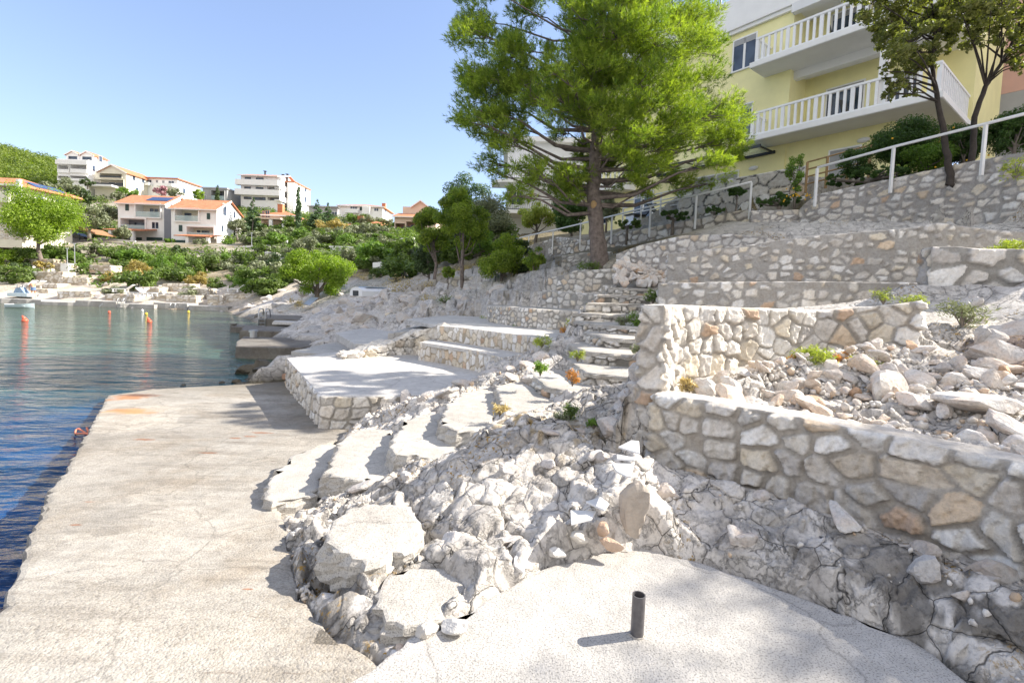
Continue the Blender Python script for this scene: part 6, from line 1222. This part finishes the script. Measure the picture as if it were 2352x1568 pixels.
# ================================================================ pipe, rope
pp = empty('metal_pipe', (.65, 2.222, PLZ), 0, 'short grey metal tube standing upright in the pavement at lower right', 'pipe')
b = B(); k = 28
for r_, z_ in ((.031, -.02), (.031, .2), (.026, .2), (.026, .02)): b.v += [(r_*math.cos(2*math.pi*i/k), r_*math.sin(2*math.pi*i/k), z_) for i in range(k)]
for q in range(3):
    for i in range(k): b.f.append((q*k+i, q*k+(i+1) % k, (q+1)*k+(i+1) % k, (q+1)*k+i))
o = b.build('tube', M['pipe'], pp, smooth=False); o = B().prism([(.036*math.cos(2*math.pi*i/20)*(1+.2*math.sin(i*2.)), .036*math.sin(2*math.pi*i/20)) for i in range(20)], -.01, .006).build('mortar_collar', M['pad'], pp)
rp = Z(203, 987, .06); pts = []
for i in range(90): t_ = i/89*6*math.pi; pts.append((rp.x+.16*math.sin(t_)+.1*math.sin(t_*.37)-.0, rp.y+.1*math.cos(t_*1.1)+.06*math.sin(t_*.5), .03+.02*math.sin(t_*2.3)))
pts.append((rp.x+.32, rp.y+.12, .16)); tag(B().tube(pts, .013, 6).build('rope', M['rope'], smooth=True), 'tangled orange mooring rope floating against the edge of the quay', 'rope')
# ================================================================ handrails
def handrail(label, posts, mat='whitep', h=None, r=.035, ext0=None):
    b0 = D(posts[0][0], posts[0][2], posts[0][3]); root = empty('handrail', tuple(b0), 0, label, 'handrail'); tops = []
    for u, vt, vb, d in posts:
        p = D(u, vb, d); t_ = D(u, vt, d); tops.append(Vector((p.x, p.y, t_.z))); inv(B().box(p.x-.03, p.x+.03, p.y-.03, p.y+.03, p.z-.35, t_.z-.02).build('post', M[mat], root), root)
    if ext0: tops = [D(*ext0)]+tops
    inv(B().tube(tops, r, 8).build('rail', M[mat], root, smooth=True), root); return root
handrail('long thin white handrail climbing past the pine trunk to the grey steps', [(1214, 541, 562, 25.8), (1269, 529, 568, 24.6), (1332, 514, 557, 22.4), (1404, 496, 541, 20.6), (1492, 474, 523, 19), (1597, 448, 503, 17.4), (1722, 418, 478, 15.9)], ext0=(1185, 549, 26.5))
handrail('white handrail rising along the top of the highest wall to the right edge', [(1873, 385, 446, 13.7), (2047, 337, 411, 12.4), (2257, 284, 366, 10.9), (2480, 226, 328, 9.4)])
def patio(label, u0, v0, u1, v1, d0, d1, mat, hgt, n, rails):
    a, b_ = D(u0, v0, d0), D(u1, v1, d1); root = empty('railing', tuple(a), 0, label, 'railing')
    for i in range(n): p = a.lerp(b_, i/(n-1)); inv(B().box(p.x-.03, p.x+.03, p.y-.03, p.y+.03, p.z-.05, p.z+hgt).build('post', M[mat], root), root)
    for k in range(rails): z_ = hgt*(k+1)/rails; inv(B().tube([a+Vector((0, 0, z_)), b_+Vector((0, 0, z_))], .025, 6).build('rail', M[mat], root, smooth=True), root)
patio('white patio railing between the pine trunk and the clad wall', 1430, 510, 1565, 485, 23, 20.5, 'whitep', .95, 4, 3)
patio('tan wooden fence with horizontal rails beside the white door', 1850, 440, 1995, 405, 16.2, 15.2, 'wood', .95, 4, 4)
for u, v, d, lab, rz in ((1470, 515, 22.5, 'dark folding lounger tilted left on the patio behind the white railing', .4), (1510, 508, 22., 'dark folding lounger tilted right on the patio behind the white railing', 2.4)):
    p = D(u, v, d); c_ = empty('lounger', tuple(p), rz, lab, 'lounger'); B().ext([(-.7, .35), (.1, .35), (.1, .4), (-.7, .4)], 'y', -.3, .3).build('seat', M['dmetal'], c_); B().ext([(.1, .36), (.65, .95), (.62, .99), (.08, .41)], 'y', -.3, .3).build('backrest', M['dmetal'], c_)
    for x_ in (-.6, .05): B().box(x_, x_+.04, -.28, .28, -.1, .35).build('leg', M['metal'], c_)
# ================================================================ walls of plain masonry, streets, shore terraces
def plainwall(name, label, path, h, th, mat, cat='wall', drop=.6):
    W_ = [D(*p) for p in path]; b = B()
    for i in range(len(W_)-1):
        a, c_ = W_[i], W_[i+1]; t_ = Vector((c_.x-a.x, c_.y-a.y, 0)).normalized(); n_ = Vector((-t_.y, t_.x, 0))*th; n0 = len(b.v); e = .0
        for p in (a, c_): b.v += [tuple(p+Vector((0, 0, -h-drop))), tuple(p), tuple(p+n_), tuple(p+n_+Vector((0, 0, -h-drop)))]
        b.f += [tuple(n0+q for q in f_) for f_ in ((0, 4, 5, 1), (1, 5, 6, 2), (2, 6, 7, 3), (0, 1, 2, 3), (4, 7, 6, 5))]
    return tag(b.build(name, M[mat]), label, cat)
plainwall('street_wall', 'long pale concrete street wall under the twin white houses', [(95, 543, 77), (225, 552, 76), (385, 568, 73), (450, 574, 71.5), (572, 585, 69)], 1.1, .3, 'pad')
plainwall('garden_wall', 'white garden wall in front of the left twin house porch', [(224, 545, 79.5), (310, 553, 79)], .9, .25, 'white')
plainwall('garden_wall', 'white garden wall in front of the right twin house porch', [(424, 562, 78), (505, 570, 77)], .8, .25, 'white')
plainwall('garden_wall', 'grey barred gate wall between the twin house porches', [(312, 555, 78.9), (420, 563, 78.1)], .8, .1, 'metal')
b = B(); st = [(504, 537, 570, 566), (537, 559, 566, 566), (559, 594, 564, 560), (594, 614, 560, 557), (614, 631, 557, 554), (631, 660, 551, 549)]
for i, (u0, u1, v0, v1) in enumerate(st): a = D(u0, v0, 76); c_ = D(u1, v0, 76); b.box(a.x, c_.x, 76-i*.02, 76.3-i*.02, a.z-3, a.z)
tag(b.build('garden_wall', M['white']), 'sunlit white garden wall stepping up to the right beside the gable of the right twin house', 'wall')
plainwall('garden_wall', 'low whitewashed wall on the slope right of the white cube house', [(856, 603, 44), (946, 595, 42)], 1., .25, 'white')
plainwall('garden_wall', 'tall white wall below the pink villa', [(905, 548, 66), (950, 545, 65)], 1.8, .3, 'white')
k_ = 0
for (x0, y0, x1, y1, d, lab) in ((0, 760, 232, 860, 66, 'rough stone bank below the cream house at the left edge'), (255, 1182, 560, 1275, 53.5, 'broad stone terrace wall second level on the left of the far shore'), (560, 1232, 780, 1292, 53, 'stone terrace wall stepping right from the broad one'), (210, 1288, 510, 1338, 51, 'lower terrace wall above the sunbeds on the left'), (175, 1338, 430, 1388, 49.5, 'stone wall behind the sunbather'), (515, 1358, 820, 1432, 48, 'reddish stone wall of a square sun terrace near the quay'),
                                  (1240, 1320, 1420, 1372, 50, 'short terrace wall under the golden tamarisk'), (1450, 1290, 1700, 1342, 51.5, 'terrace wall right of the narrow shore stairs'), (1590, 1332, 1850, 1382, 49.5, 'lower terrace wall with steps right of the narrow shore stairs'), (1380, 1395, 1750, 1440, 47.6, 'pale wall along the quay behind the second ladder'), (1990, 1382, 2270, 1462, 47.8, 'tall reddish wall at the right end of the far quay'), (490, 1108, 640, 1135, 57, 'small whitewashed terrace with a mast plinth'), (800, 1125, 990, 1160, 57, 'low wall under the wide arching tree'), (250, 1070, 480, 1100, 60, 'upper low wall under the umbrella pine'), (940, 1385, 1200, 1440, 47.5, 'pale low wall behind the white plastic table'), (1850, 1395, 1990, 1450, 47.4, 'block wall with small steps near the corner of the bay')):
    (u0, v0), (u1, v1) = c1(x0, y0), c1(x1, y1); k_ += 1; zb = D(u0, v1, d).z-.5
    stone_wall('terrace_wall', lab, [WP(u0, v0, d, zb), WP((u0+u1)/2, v0+.5, d, zb), WP(u1, v0+1, d, zb)], 1.6 if k_ > 1 else .5, .12, (.55, .3), .05, .05, 'warm', (.42, .36, .28), 200+k_, reg=False, topcol=(.66, .61, .53), mat='wallfar', coping=.04)
qz = B()
qs = [(-30, 689, 45.2), (60, 691, 45.2), (130, 692.5, 45.), (200, 694, 45.2), (235, 695, 44.6), (330, 698, 44.8), (420, 701, 45.), (520, 704, 45.3), (560, 706, 46.)]
W_ = [D(*p) for p in qs]; poly = [(p.x, p.y) for p in W_]+[(W_[-1].x, 48.5), (W_[0].x, 48.5)]; 
for i, (u0, u1, z_, yo_) in enumerate(((-40, 96, .42, .3), (92, 178, .3, -.2), (174, 262, .5, .1), (266, 352, .36, -.25), (350, 430, .55, .2), (428, 520, .4, -.1), (516, 566, .25, .5))):
    a_, c_ = D(u0, 694, 45.2+yo_), D(u1, 700, 45.2+yo_); slab('quay', [(a_.x, a_.y), (c_.x, c_.y+.1), (c_.x, 48.4), (a_.x, 48.4)], z_, .9, 'oldc', .5, .1, 77+i, clamp=False, bul=.12)
scatter(50, PX([(-40, 640, 47), (560, 660, 47), (620, 655, 50), (560, 640, 62), (200, 640, 62), (-40, 640, 60)]), .2, .6, 'boulder', 'pale weathered boulder on the stony far shore among the terrace walls', 'boulder', 'boulders on the far shore', 14, .55)
scatter(18, PX([(0, 690, 43.8), (560, 705, 44.4), (600, 712, 40), (620, 712, 42), (560, 706, 45.3), (0, 690, 44.9)]), .25, .5, 'boulder', 'dark wet boulder at the waterline of the far quay', 'boulder', 'wet boulders at the far quay', 15, .55, zmin=-2)
# narrow shore stairs
b = B()
for i in range(9): a = D(366-i*1.5, 680-i*3.2, 48.2+i*.5); b.box(a.x-.5, a.x+.5, a.y, a.y+.6, a.z-.6, a.z)
tag(b.build('stairs', M['pad']), 'narrow pale stairs running up the far shore between the terrace walls', 'stairs')
b = B()
for i in range(8):
    u = 930+i*11; v = 664-i*4.6; a = D(u, v, 25.5+i*.25); c_ = D(u+16, v, 25.5+i*.25); b.box(a.x, c_.x, a.y, a.y+1.1, a.z-1.2, a.z)
tag(b.build('stairs', M['pad']), 'light grey concrete stairs zigzagging up beside the slim young pines', 'stairs')
b = B()
for i in range(9):
    u = 655-i*6.4; v = 628-i*5.0; a = D(u, v, 52+i*1.1); b.box(a.x-.6, a.x+.6, a.y, a.y+1.2, a.z-1.2, a.z)
tag(b.build('stairs', M['pad']), 'stone stairs descending beside the wall at the corner of the bay', 'stairs')
stone_wall('retaining_wall', 'sloping rubble wall beside the stone stairs at the corner of the bay', [WP(608, 577, 62, 6), WP(632, 580, 60, 5), WP(672, 616, 54, 3)], .4, .12, (.5, .3), .05, .05, 'light', (.3, .3, .29), 301, reg=False, mat='wallfar')
# masts and lamp posts
for u, v0, v1, d, lab in ((155, 572, 612, 57, 'thin mast on the white plinth below the umbrella pine'), (126, 543, 596, 64, 'thin grey mast left of the umbrella pine trunk'), (90, 568, 591, 60, 'short grey mast among the left bushes'), (172, 561, 611, 58, 'thin mast right of the white plinth mast'), (578, 536, 589, 70, 'lamp post at the end of the street wall')):
    p = D(u, v1, d); t_ = D(u, v0, d); r_ = empty('lamp_post', tuple(p), 0, lab, 'lamp post'); B().tube([(0, 0, -.3), (0, 0, t_.z-p.z)], [.06, .04], 8).build('pole', M['metal'], r_); B().box(-.12, .12, -.06, .06, t_.z-p.z, t_.z-p.z+.12).build('lamp_head', M['metal'], r_)
p = D(155, 618, 57); tag(B().box(p.x-.45, p.x+.45, p.y-.4, p.y+.4, p.z-.6, p.z+.55).box(p.x-.5, p.x+.5, p.y-.45, p.y+.45, p.z+.555, p.z+.65).build('plinth', M['white']), 'square white plinth on the shore under the umbrella pine', 'plinth')
# carport and car
cp = D(210, 545, 77); r_ = empty('carport', tuple(cp), 0, 'sloping brown awning carport left of the twin white houses', 'carport'); a = D(178, 524, 77); c_ = D(243, 540, 77)
b = B().ext([(a.x, a.z), (c_.x, c_.z-.1), (c_.x, c_.z+.02), ((a.x+c_.x)/2, (a.z+c_.z)/2+.45), (a.x, a.z+.12)], 'y', 75, 79); inv(b.build('awning', M['rwood'], r_), r_)
for u in (196, 216): p = D(u, 540, 77); inv(B().tube([(p.x, 76, p.z-2.4), (p.x, 76, p.z)], .06, 6).build('post', M['dmetal'], r_), r_)
cp = D(176, 556, 78); r_ = empty('parked_car', tuple(cp), 0, 'black car parked behind the street wall under the brown awning', 'car')
prof = [(-2.1, .3), (-2.15, .75), (-1.7, .95), (-1.0, 1.42), (.5, 1.45), (1.2, 1.0), (2.0, .85), (2.1, .35)]; B().ext(prof, 'y', -.85, .85).build('body', M['car'], r_, bevel=.06); B().ext([(-1.45, .98), (-.95, 1.34), (.45, 1.37), (1.0, 1.02)], 'y', -.87, .87).build('window', M['glass'], r_)
for x_ in (-1.35, 1.3):
    for y_ in (-.8, .8): B().tube([(x_, y_-.1, .33), (x_, y_+.1, .33)], .33, 14).build('wheel', M['tyre'], r_)
# ladders
def ladder(lab, u0, u1, vt, vb, d, arch=.35):
    a, c_ = D(u0, vb, d), D(u1, vb, d); t_ = D(u0, vt, d); H = t_.z-a.z; r_ = empty('ladder', tuple(a), 0, lab, 'ladder'); w_ = c_.x-a.x
    for x_ in (0, w_): B().tube([(x_, 0, -.3), (x_, 0, H-.15), (x_, .12, H), (x_, arch, H-.02), (x_, arch+.1, H*.55)], .028, 6).build('rail', M['metal'], r_, smooth=True)
    for i in range(4): B().tube([(0, 0, H*.08+i*H*.18), (w_, 0, H*.08+i*H*.18)], .022, 6).build('rung', M['metal'], r_)
ladder('left swimming ladder on the far quay', 270, 283, 685, 708, 44.4); ladder('right swimming ladder on the far quay', 391, 402, 696, 712, 44.7); ladder('bent tube swimming ladder on the grey jetty', 594, 609, 709, 752, 26.8, .5)
tag(B().tube([tuple(D(228, 705, 44.4)), tuple(D(236, 697, 44.5))], .04, 6).build('mooring_pole', M['metal']), 'slanting metal pole leaning on the far quay left of the ladders', 'pole')
for u, v, d, lab, m_ in ((537, 755, 25.2, 'grey bollard on the tip of the narrow concrete finger', 'jetty'), (582, 775, 18.8, 'small grey bollard at the back of the smooth dark jetty', 'metal'), (607, 727, 27.5, 'square white bollard beside the bent tube ladder', 'pad')):
    p = D(u, v, d); r_ = empty('bollard', tuple(p), 0, lab, 'bollard'); B().tube([(0, 0, -.1), (0, 0, .22)], .13, 12).build('base', M[m_], r_); B().tube([(0, 0, .221), (0, 0, .28)], .17, 12).build('cap', M[m_], r_)
# buoys
def buoy(lab, u, v, r, mat, cone, grp=None):
    p = Z(u, v, 0); rt = empty('buoy', tuple(p), .6, lab, 'buoy', grp); b = B()
    if cone: b.ball((0, 0, r*.3), r, (1, 1, .85), 14).build('float', M[mat], rt, smooth=True); B().tube([(0, 0, r*.7), (-r*.35, 0, r*1.5), (-r*.7, 0, r*2.2)], [r*.8, r*.45, r*.2], 12).build('neck', M[mat], rt, smooth=True)
    else: b.ball((0, 0, r*.4), r, (1, 1, 1), 14).build('float', M[mat], rt, smooth=True); B().tube([(0, 0, r*1.3), (0, 0, r*1.7)], r*.25, 8).build('eyelet', M[mat], rt)
buoy('red cone topped buoy nearest the left edge', 57, 738, .15, 'buoyr', 1); buoy('red cone topped buoy in the middle of the bay', 343, 740, .14, 'buoyr', 1); buoy('small red ball buoy near the far quay', 251, 718, .1, 'buoyr', 0); buoy('small white buoy among the far floats', 327, 714, .1, 'lawn', 0); buoy('yellow buoy just right of and below the white one', 336, 722, .1, 'buoyy', 0); buoy('lone yellow buoy off the second ladder', 433, 717, .1, 'buoyy', 0)
# boats
def hull(lab, p, Lh, W_, H, rz, flip, mat, inner, nm='boat', extra=None):
    rt = empty(nm, p, rz, lab, 'boat'); n = 12; k = 9; b = B()
    for i in range(n+1):
        t_ = i/n; w_ = W_/2*(1-max(0, (t_-.45)/.55)**2.2)*(.86+.14*min(1, t_*3)); h = H*(.85+.35*t_**2)
        for j in range(k): a = math.pi*j/(k-1); cx = -math.cos(a)*w_; cz = h-(h)*(math.sin(a)**.55); b.v.append((t_*Lh-Lh/2, cx, cz if not flip else H-cz))
    for i in range(n):
        for j in range(k-1): q = i*k+j; b.f.append((q, q+1, q+k+1, q+k))
    b.f.append(tuple(range(k))); o = b.build('hull', M[mat], rt, smooth=False); md = o.modifiers.new('s', 'SOLIDIFY'); md.thickness = .04
    if not flip:
        for x_ in (-.25, .2): B().box(Lh*x_-.12, Lh*x_+.12, -W_*.4, W_*.4, H*.6, H*.66).build('seat', M[inner], rt)
        B().box(-Lh*.5-.02, -Lh*.5+.03, -W_*.4, W_*.4, H*.2, H*.95).build('transom', M[inner], rt)
    return rt
p = Z(50, 706, 0); hull('pale blue open boat moored at the far left quay', (p.x, p.y, -.12), 2.0, .95, .42, .05, 0, 'teal', 'lawn')
p = D(862, 682, 29.5); u_ = hull('white boat lying upside down with blue cover on the rocks', (p.x, p.y, p.z-.05), 2.7, 1.5, .6, .9, 1, 'lawn', 'lawn'); B().prism([(-.9, -.4), (.6, -.3), (.6, .3), (-.9, .4)], .61, .65).build('cover', M['tarp'], u_); B().box(-1.4, -1.33, -.25, .25, .1, .4).build('bracket', M['dmetal'], u_)
p = D(893, 684, 30.5); hull('small cream dinghy upside down right of the white boat', (p.x, p.y, p.z-.05), 1.6, 1.2, .5, 1.5, 1, 'cream', 'lawn')
# sunbeds, tables
def sunbed(lab, u, v, d, rz=0):
    p = D(u, v, d); rt = empty('sunbed', tuple(p), rz, lab, 'sunbed'); B().ext([(-.95, .3), (.3, .3), (.3, .36), (-.95, .36)], 'y', -.33, .33).build('seat', M['lawn'], rt); B().ext([(.3, .3), (.85, .75), (.82, .8), (.27, .36)], 'y', -.33, .33).build('backrest', M['lawn'], rt)
    for x_ in (-.8, .2): B().ext([(x_-.1, 0), (x_+.1, 0), (x_+.06, .3), (x_-.06, .3)], 'y', -.33, -.28).build('leg', M['lawn'], rt); B().ext([(x_-.1, 0), (x_+.1, 0), (x_+.06, .3), (x_-.06, .3)], 'y', .28, .33).build('leg', M['lawn'], rt)
sunbed('white plastic sunbed left of a pair on the upper left terrace', 63, 661, 50.3); sunbed('white plastic sunbed right of a pair on the upper left terrace', 82, 662, 50.2); sunbed('white sunbed beneath the olive brown tamarisk', 285, 671, 48.8, .3); sunbed('white sunbed facing left near the first ladder', 318, 680, 47.2); sunbed('white sunbed facing right near the first ladder', 336, 680, 47.2, 3.1); sunbed('white sunbed on the reddish wall at the corner of the bay', 545, 671, 50)
p = D(50, 681, 47); rt = empty('covered_dinghy', tuple(p), .1, 'pale teal covered dinghy on the left quay beside the sunbather', 'boat'); B().prism([(-1, -.4), (.8, -.4), (1.2, 0), (.8, .4), (-1, .4)], 0, .35).build('hull', M['teal'], rt, bevel=.05); B().ext([(-.5, .36), (.5, .36), (.1, .9), (-.3, .8)], 'y', -.3, .3).build('cover', M['tarp'], rt)
# corrugated sheet
a = [D(697, 698, 33), D(712, 701, 32.6), D(733, 683, 33.2), D(716, 682, 33.8)]; b = B()
for i in range(13):
    f = i/12; p = a[0].lerp(a[3], f); q = a[1].lerp(a[2], f); b.v += [tuple(p+Vector((0, 0, .04*(i % 2)))), tuple(q+Vector((0, 0, .04*(i % 2))))]
for i in range(12): b.f.append((2*i, 2*i+1, 2*i+3, 2*i+2))
o = b.build('corrugated_sheet', M['metal']); o.modifiers.new('s', 'SOLIDIFY').thickness = .02; tag(o, 'bent corrugated metal sheet lying on the rocks below the lime green pine', 'metal sheet')
# sunbather: bending forward beside the dinghy
p = D(77, 682.5, 47.2); me = bpy.data.meshes.new('person'); J = [(0, 0, .88), (.12, 0, 1.12), (.32, 0, 1.28), (.44, 0, 1.3), (.52, 0, 1.25), (-.02, .1, .85), (.02, .12, .46), (-.06, .12, .06), (.1, .12, .02), (-.02, -.1, .85), (.05, -.12, .46), (-.03, -.12, .06), (.13, -.12, .02), (.3, .19, 1.22), (.36, .2, .95), (.48, .16, .74), (.52, .15, .66), (.3, -.19, 1.22), (.38, -.2, .96), (.5, -.16, .76), (.54, -.15, .68)]
E = [(0, 1), (1, 2), (2, 3), (3, 4), (0, 5), (5, 6), (6, 7), (7, 8), (0, 9), (9, 10), (10, 11), (11, 12), (2, 13), (13, 14), (14, 15), (15, 16), (2, 17), (17, 18), (18, 19), (19, 20)]; me.from_pydata(J, E, [])
o = link(bpy.data.objects.new('person', me)); o.location = p; o.rotation_euler = (0, 0, 2.6); me.materials.append(M['skin']); o.modifiers.new('skin', 'SKIN'); rr = [.13, .13, .14, .055, .095, .1, .06, .04, .035, .1, .06, .04, .035, .06, .04, .03, .035, .06, .04, .03, .035]
for v_, r_ in zip(me.skin_vertices[0].data, rr): v_.radius = (r_, r_)
me.skin_vertices[0].data[0].use_root = True; o.modifiers.new('sub', 'SUBSURF').levels = 1; tag(o, 'person with bare back and dark shorts bending forward on the left quay', 'person')
B().tube([(-.03, 0, 1.0), (0, 0, .85), (0, 0, .68)], [.165, .19, .2], 12).build('shorts', M['cloth'], o); B().ball((.545, 0, 1.29), .1, (1, 1, 1), 10).build('hair', M['barkd'], o, smooth=True)
# ================================================================ small plants on the rocks
def tuft(lab, u, v, w_, h, d, leaf, n=500, cat='plant', z=None, long=.06, name='plant'):
    rg = np.random.default_rng(int(u*3+v)); p = D(u, v, d); rt = empty(name, tuple(p), 0, lab, cat); W2 = w_*d/FPX/2; H = h*d/FPX; k = 14
    cs = np.stack([rg.uniform(-1, 1, k)*W2*.7, rg.uniform(-1, 1, k)*W2*.6, rg.uniform(-.05, .5, k)*H], 1); rs = rg.uniform(.3, .5, k)*min(W2, H)*1.2
    V, F, rn = leaves(cs, rs, n, long, rg, .9, .22, .6, .1); npmesh('leaves', V, F, L[leaf], rt, rnd=rn)
    b = B()
    for c_ in cs: b.tube([(0, 0, -.08), tuple(Vector(c_)*.5), tuple(c_)], [.008, .006, .003], 4, False)
    b.build('stem', M['barkg'], rt); return rt
tuft('bushy green samphire plant in the rubble bed before the sunlit wall', 1870, 842, 90, 70, 4.75, 'samph', 1600, long=.022); tuft('rusty orange samphire growing right of the green one in the rubble bed', 1925, 842, 60, 52, 4.8, 'orange', 800, long=.02); tuft('brown dried samphire left of the green one in the rubble bed', 1822, 845, 55, 52, 4.8, 'orange', 500, long=.02); tuft('spreading yellow green umbels at the right of the rubble bed plants', 1985, 838, 90, 30, 4.7, 'samph', 500, long=.02)
tuft('tiny yellow grass at the left tip of the rubble bed', 1580, 892, 40, 38, 4.4, 'dry', 250, long=.03); tuft('yellow flowering clump on top of the short wall at the right edge', 2310, 578, 110, 36, 7.0, 'samph', 1500, long=.03)
tuft('grey green weed hanging on the right bank by the red earth', 2210, 735, 90, 60, 5.6, 'olive', 700, long=.03); tuft('yellow headed fennel on the right bank above the wall end', 2090, 700, 60, 36, 6.0, 'samph', 500, long=.02); tuft('wispy fennel left of the yellow headed one', 2030, 685, 50, 32, 6.6, 'samph', 400, long=.02)
tuft('round yellowish bush on the left edge of the stairs', 1318, 758, 54, 42, 11.6, 'samph', 900, long=.035); tuft('rusty low part of the bush on the left edge of the stairs', 1300, 764, 34, 22, 11.5, 'orange', 300, long=.035); tuft('small green bush on the stairs by the curved wall end', 1364, 712, 34, 22, 11.3, 'samph', 400, long=.035); tuft('bright green clump at the right end of a stair riser', 1462, 742, 44, 36, 8.8, 'green', 700, long=.03); tuft('brown clump beside the bright green one on the stairs', 1430, 745, 34, 26, 8.9, 'olive', 350, long=.03); tuft('dark clump at the right end of the stairs by the long shaded wall', 1500, 690, 40, 44, 10.6, 'bush', 600, long=.035); tuft('dark weed low at the corner wall beside a riser', 1470, 808, 40, 34, 6.9, 'olive', 500, long=.028)
tuft('bright green tuft in the rocks left of the steps', 1241, 850, 36, 28, 6.4, 'green', 500, long=.025); tuft('green plant on the white boulders left of the stairs', 1245, 788, 44, 26, 8.6, 'samph', 450, long=.028); tuft('rust brown dead tuft between the steps', 1315, 872, 36, 36, 5.9, 'orange', 300, long=.025); tuft('small green plant by the rust brown tuft', 1327, 818, 36, 22, 6.9, 'samph', 300, long=.025)
tuft('dark green tuft in the gully below the stairs', 1310, 950, 54, 34, 5.0, 'bush', 500, long=.022); tuft('green tuft deeper in the gully', 1365, 975, 36, 24, 4.7, 'green', 350, long=.02); tuft('spiky weed at the lichen covered rock', 1290, 965, 36, 26, 4.8, 'olive', 250, long=.022); tuft('dry yellow weed with thin stalks between two broad steps', 1150, 950, 50, 40, 5.2, 'dry', 250, long=.025); tuft('tiny green sprout on the lower ridge rock', 1090, 1118, 24, 12, 3.8, 'green', 120, long=.012); tuft('tiny green sprout by the cracked bedrock', 1192, 1170, 16, 12, 3.4, 'green', 80, long=.01)
tuft('yellow green plant at the foot of the curved wall', 1190, 755, 30, 16, 13.2, 'green', 300, long=.04); tuft('small yellow plant further left at the foot of the curved wall', 1108, 738, 30, 14, 16, 'samph', 250, long=.045); tuft('small dark plant growing from the pine terrace top', 1352, 618, 60, 24, 15.6, 'bush', 500, long=.05)
tuft('yellow leaved branch reaching in at the right edge below the handrail', 2335, 400, 70, 60, 9.6, 'samph', 300, long=.05)
tuft('green tuft growing on the straight trunked pine rocks', 1020, 692, 40, 26, 20, 'bush', 300, long=.05); tuft('dry grass tuft on the rocks above the fir terrace', 985, 690, 50, 24, 22, 'dry', 300, long=.05); tuft('yellow straw tuft on the rocks below the lime green pine', 683, 700, 40, 30, 33, 'dry', 350, long=.07); tuft('tall yellow straw behind the upturned boats', 930, 668, 80, 50, 30, 'dry', 700, long=.08)

# fine broken stone: between the rubble pieces, along the foot of the ridge and beside the steps
def gravel(spots, rmin, rmax, seed, name='gravel'):
    rg = np.random.default_rng(seed); V = []; F = []; cl = []; base = RM[2]; bv = []; me = rockmesh(900+seed, 1, 9, .02, (1, .8, .6)); v0 = np.array([v.co[:] for v in me.vertices]); f0 = np.array([p.vertices[:] for p in me.polygons])
    for (px, py) in spots:
        z_ = ground(px, py); r = rg.uniform(rmin, rmax)*(1 if rg.random() < .8 else 1.7); a = rg.uniform(0, 6.28, 3); Rm = np.array(Euler(a).to_matrix()); F.append(f0+len(v0)*len(V)); V.append((v0*r)@Rm.T+np.array([px, py, z_+r*.25])); c_ = np.array([(.66, .62, .57), (.56, .53, .49), (.72, .69, .65), (.6, .47, .35)][rg.choice(4, p=[.4, .3, .2, .1])]); cl.append(np.tile(c_, (len(v0), 1)))
    o = npmesh(name, np.vstack(V), np.vstack(F), M['wall'], col=np.vstack(cl)); tag(o, kind='stuff')
rg = np.random.default_rng(55); gravel([tuple(inpoly(bed, rg)) for i in range(1900)], .012, .035, 1)
pl_ = [(-1.75, 2.6), (-1.5, 3.9), (-1.9, 4.6), (-1.6, 4.7), (-1.1, 3.9), (-1.2, 2.9), (-.9, 2.2), (-1.3, 2.1)]
gravel([tuple(inpoly(pl_, rg)) for i in range(500)], .005, .015, 2)
pl_ = [(-3.0, 7.6), (-1.2, 6.4), (.2, 5.9), (1., 6.), (.6, 7.6), (.2, 9.6), (-.8, 8.4)]
gravel([tuple(inpoly(pl_, rg)) for i in range(500)], .012, .035, 3)
pl_ = [(.6, 3.0), (1.3, 3.9), (2.4, 2.9), (3., 2.), (2.2, 1.8), (1.5, 2.7)]
gravel([tuple(inpoly(pl_, rg)) for i in range(120)], .006, .02, 4)
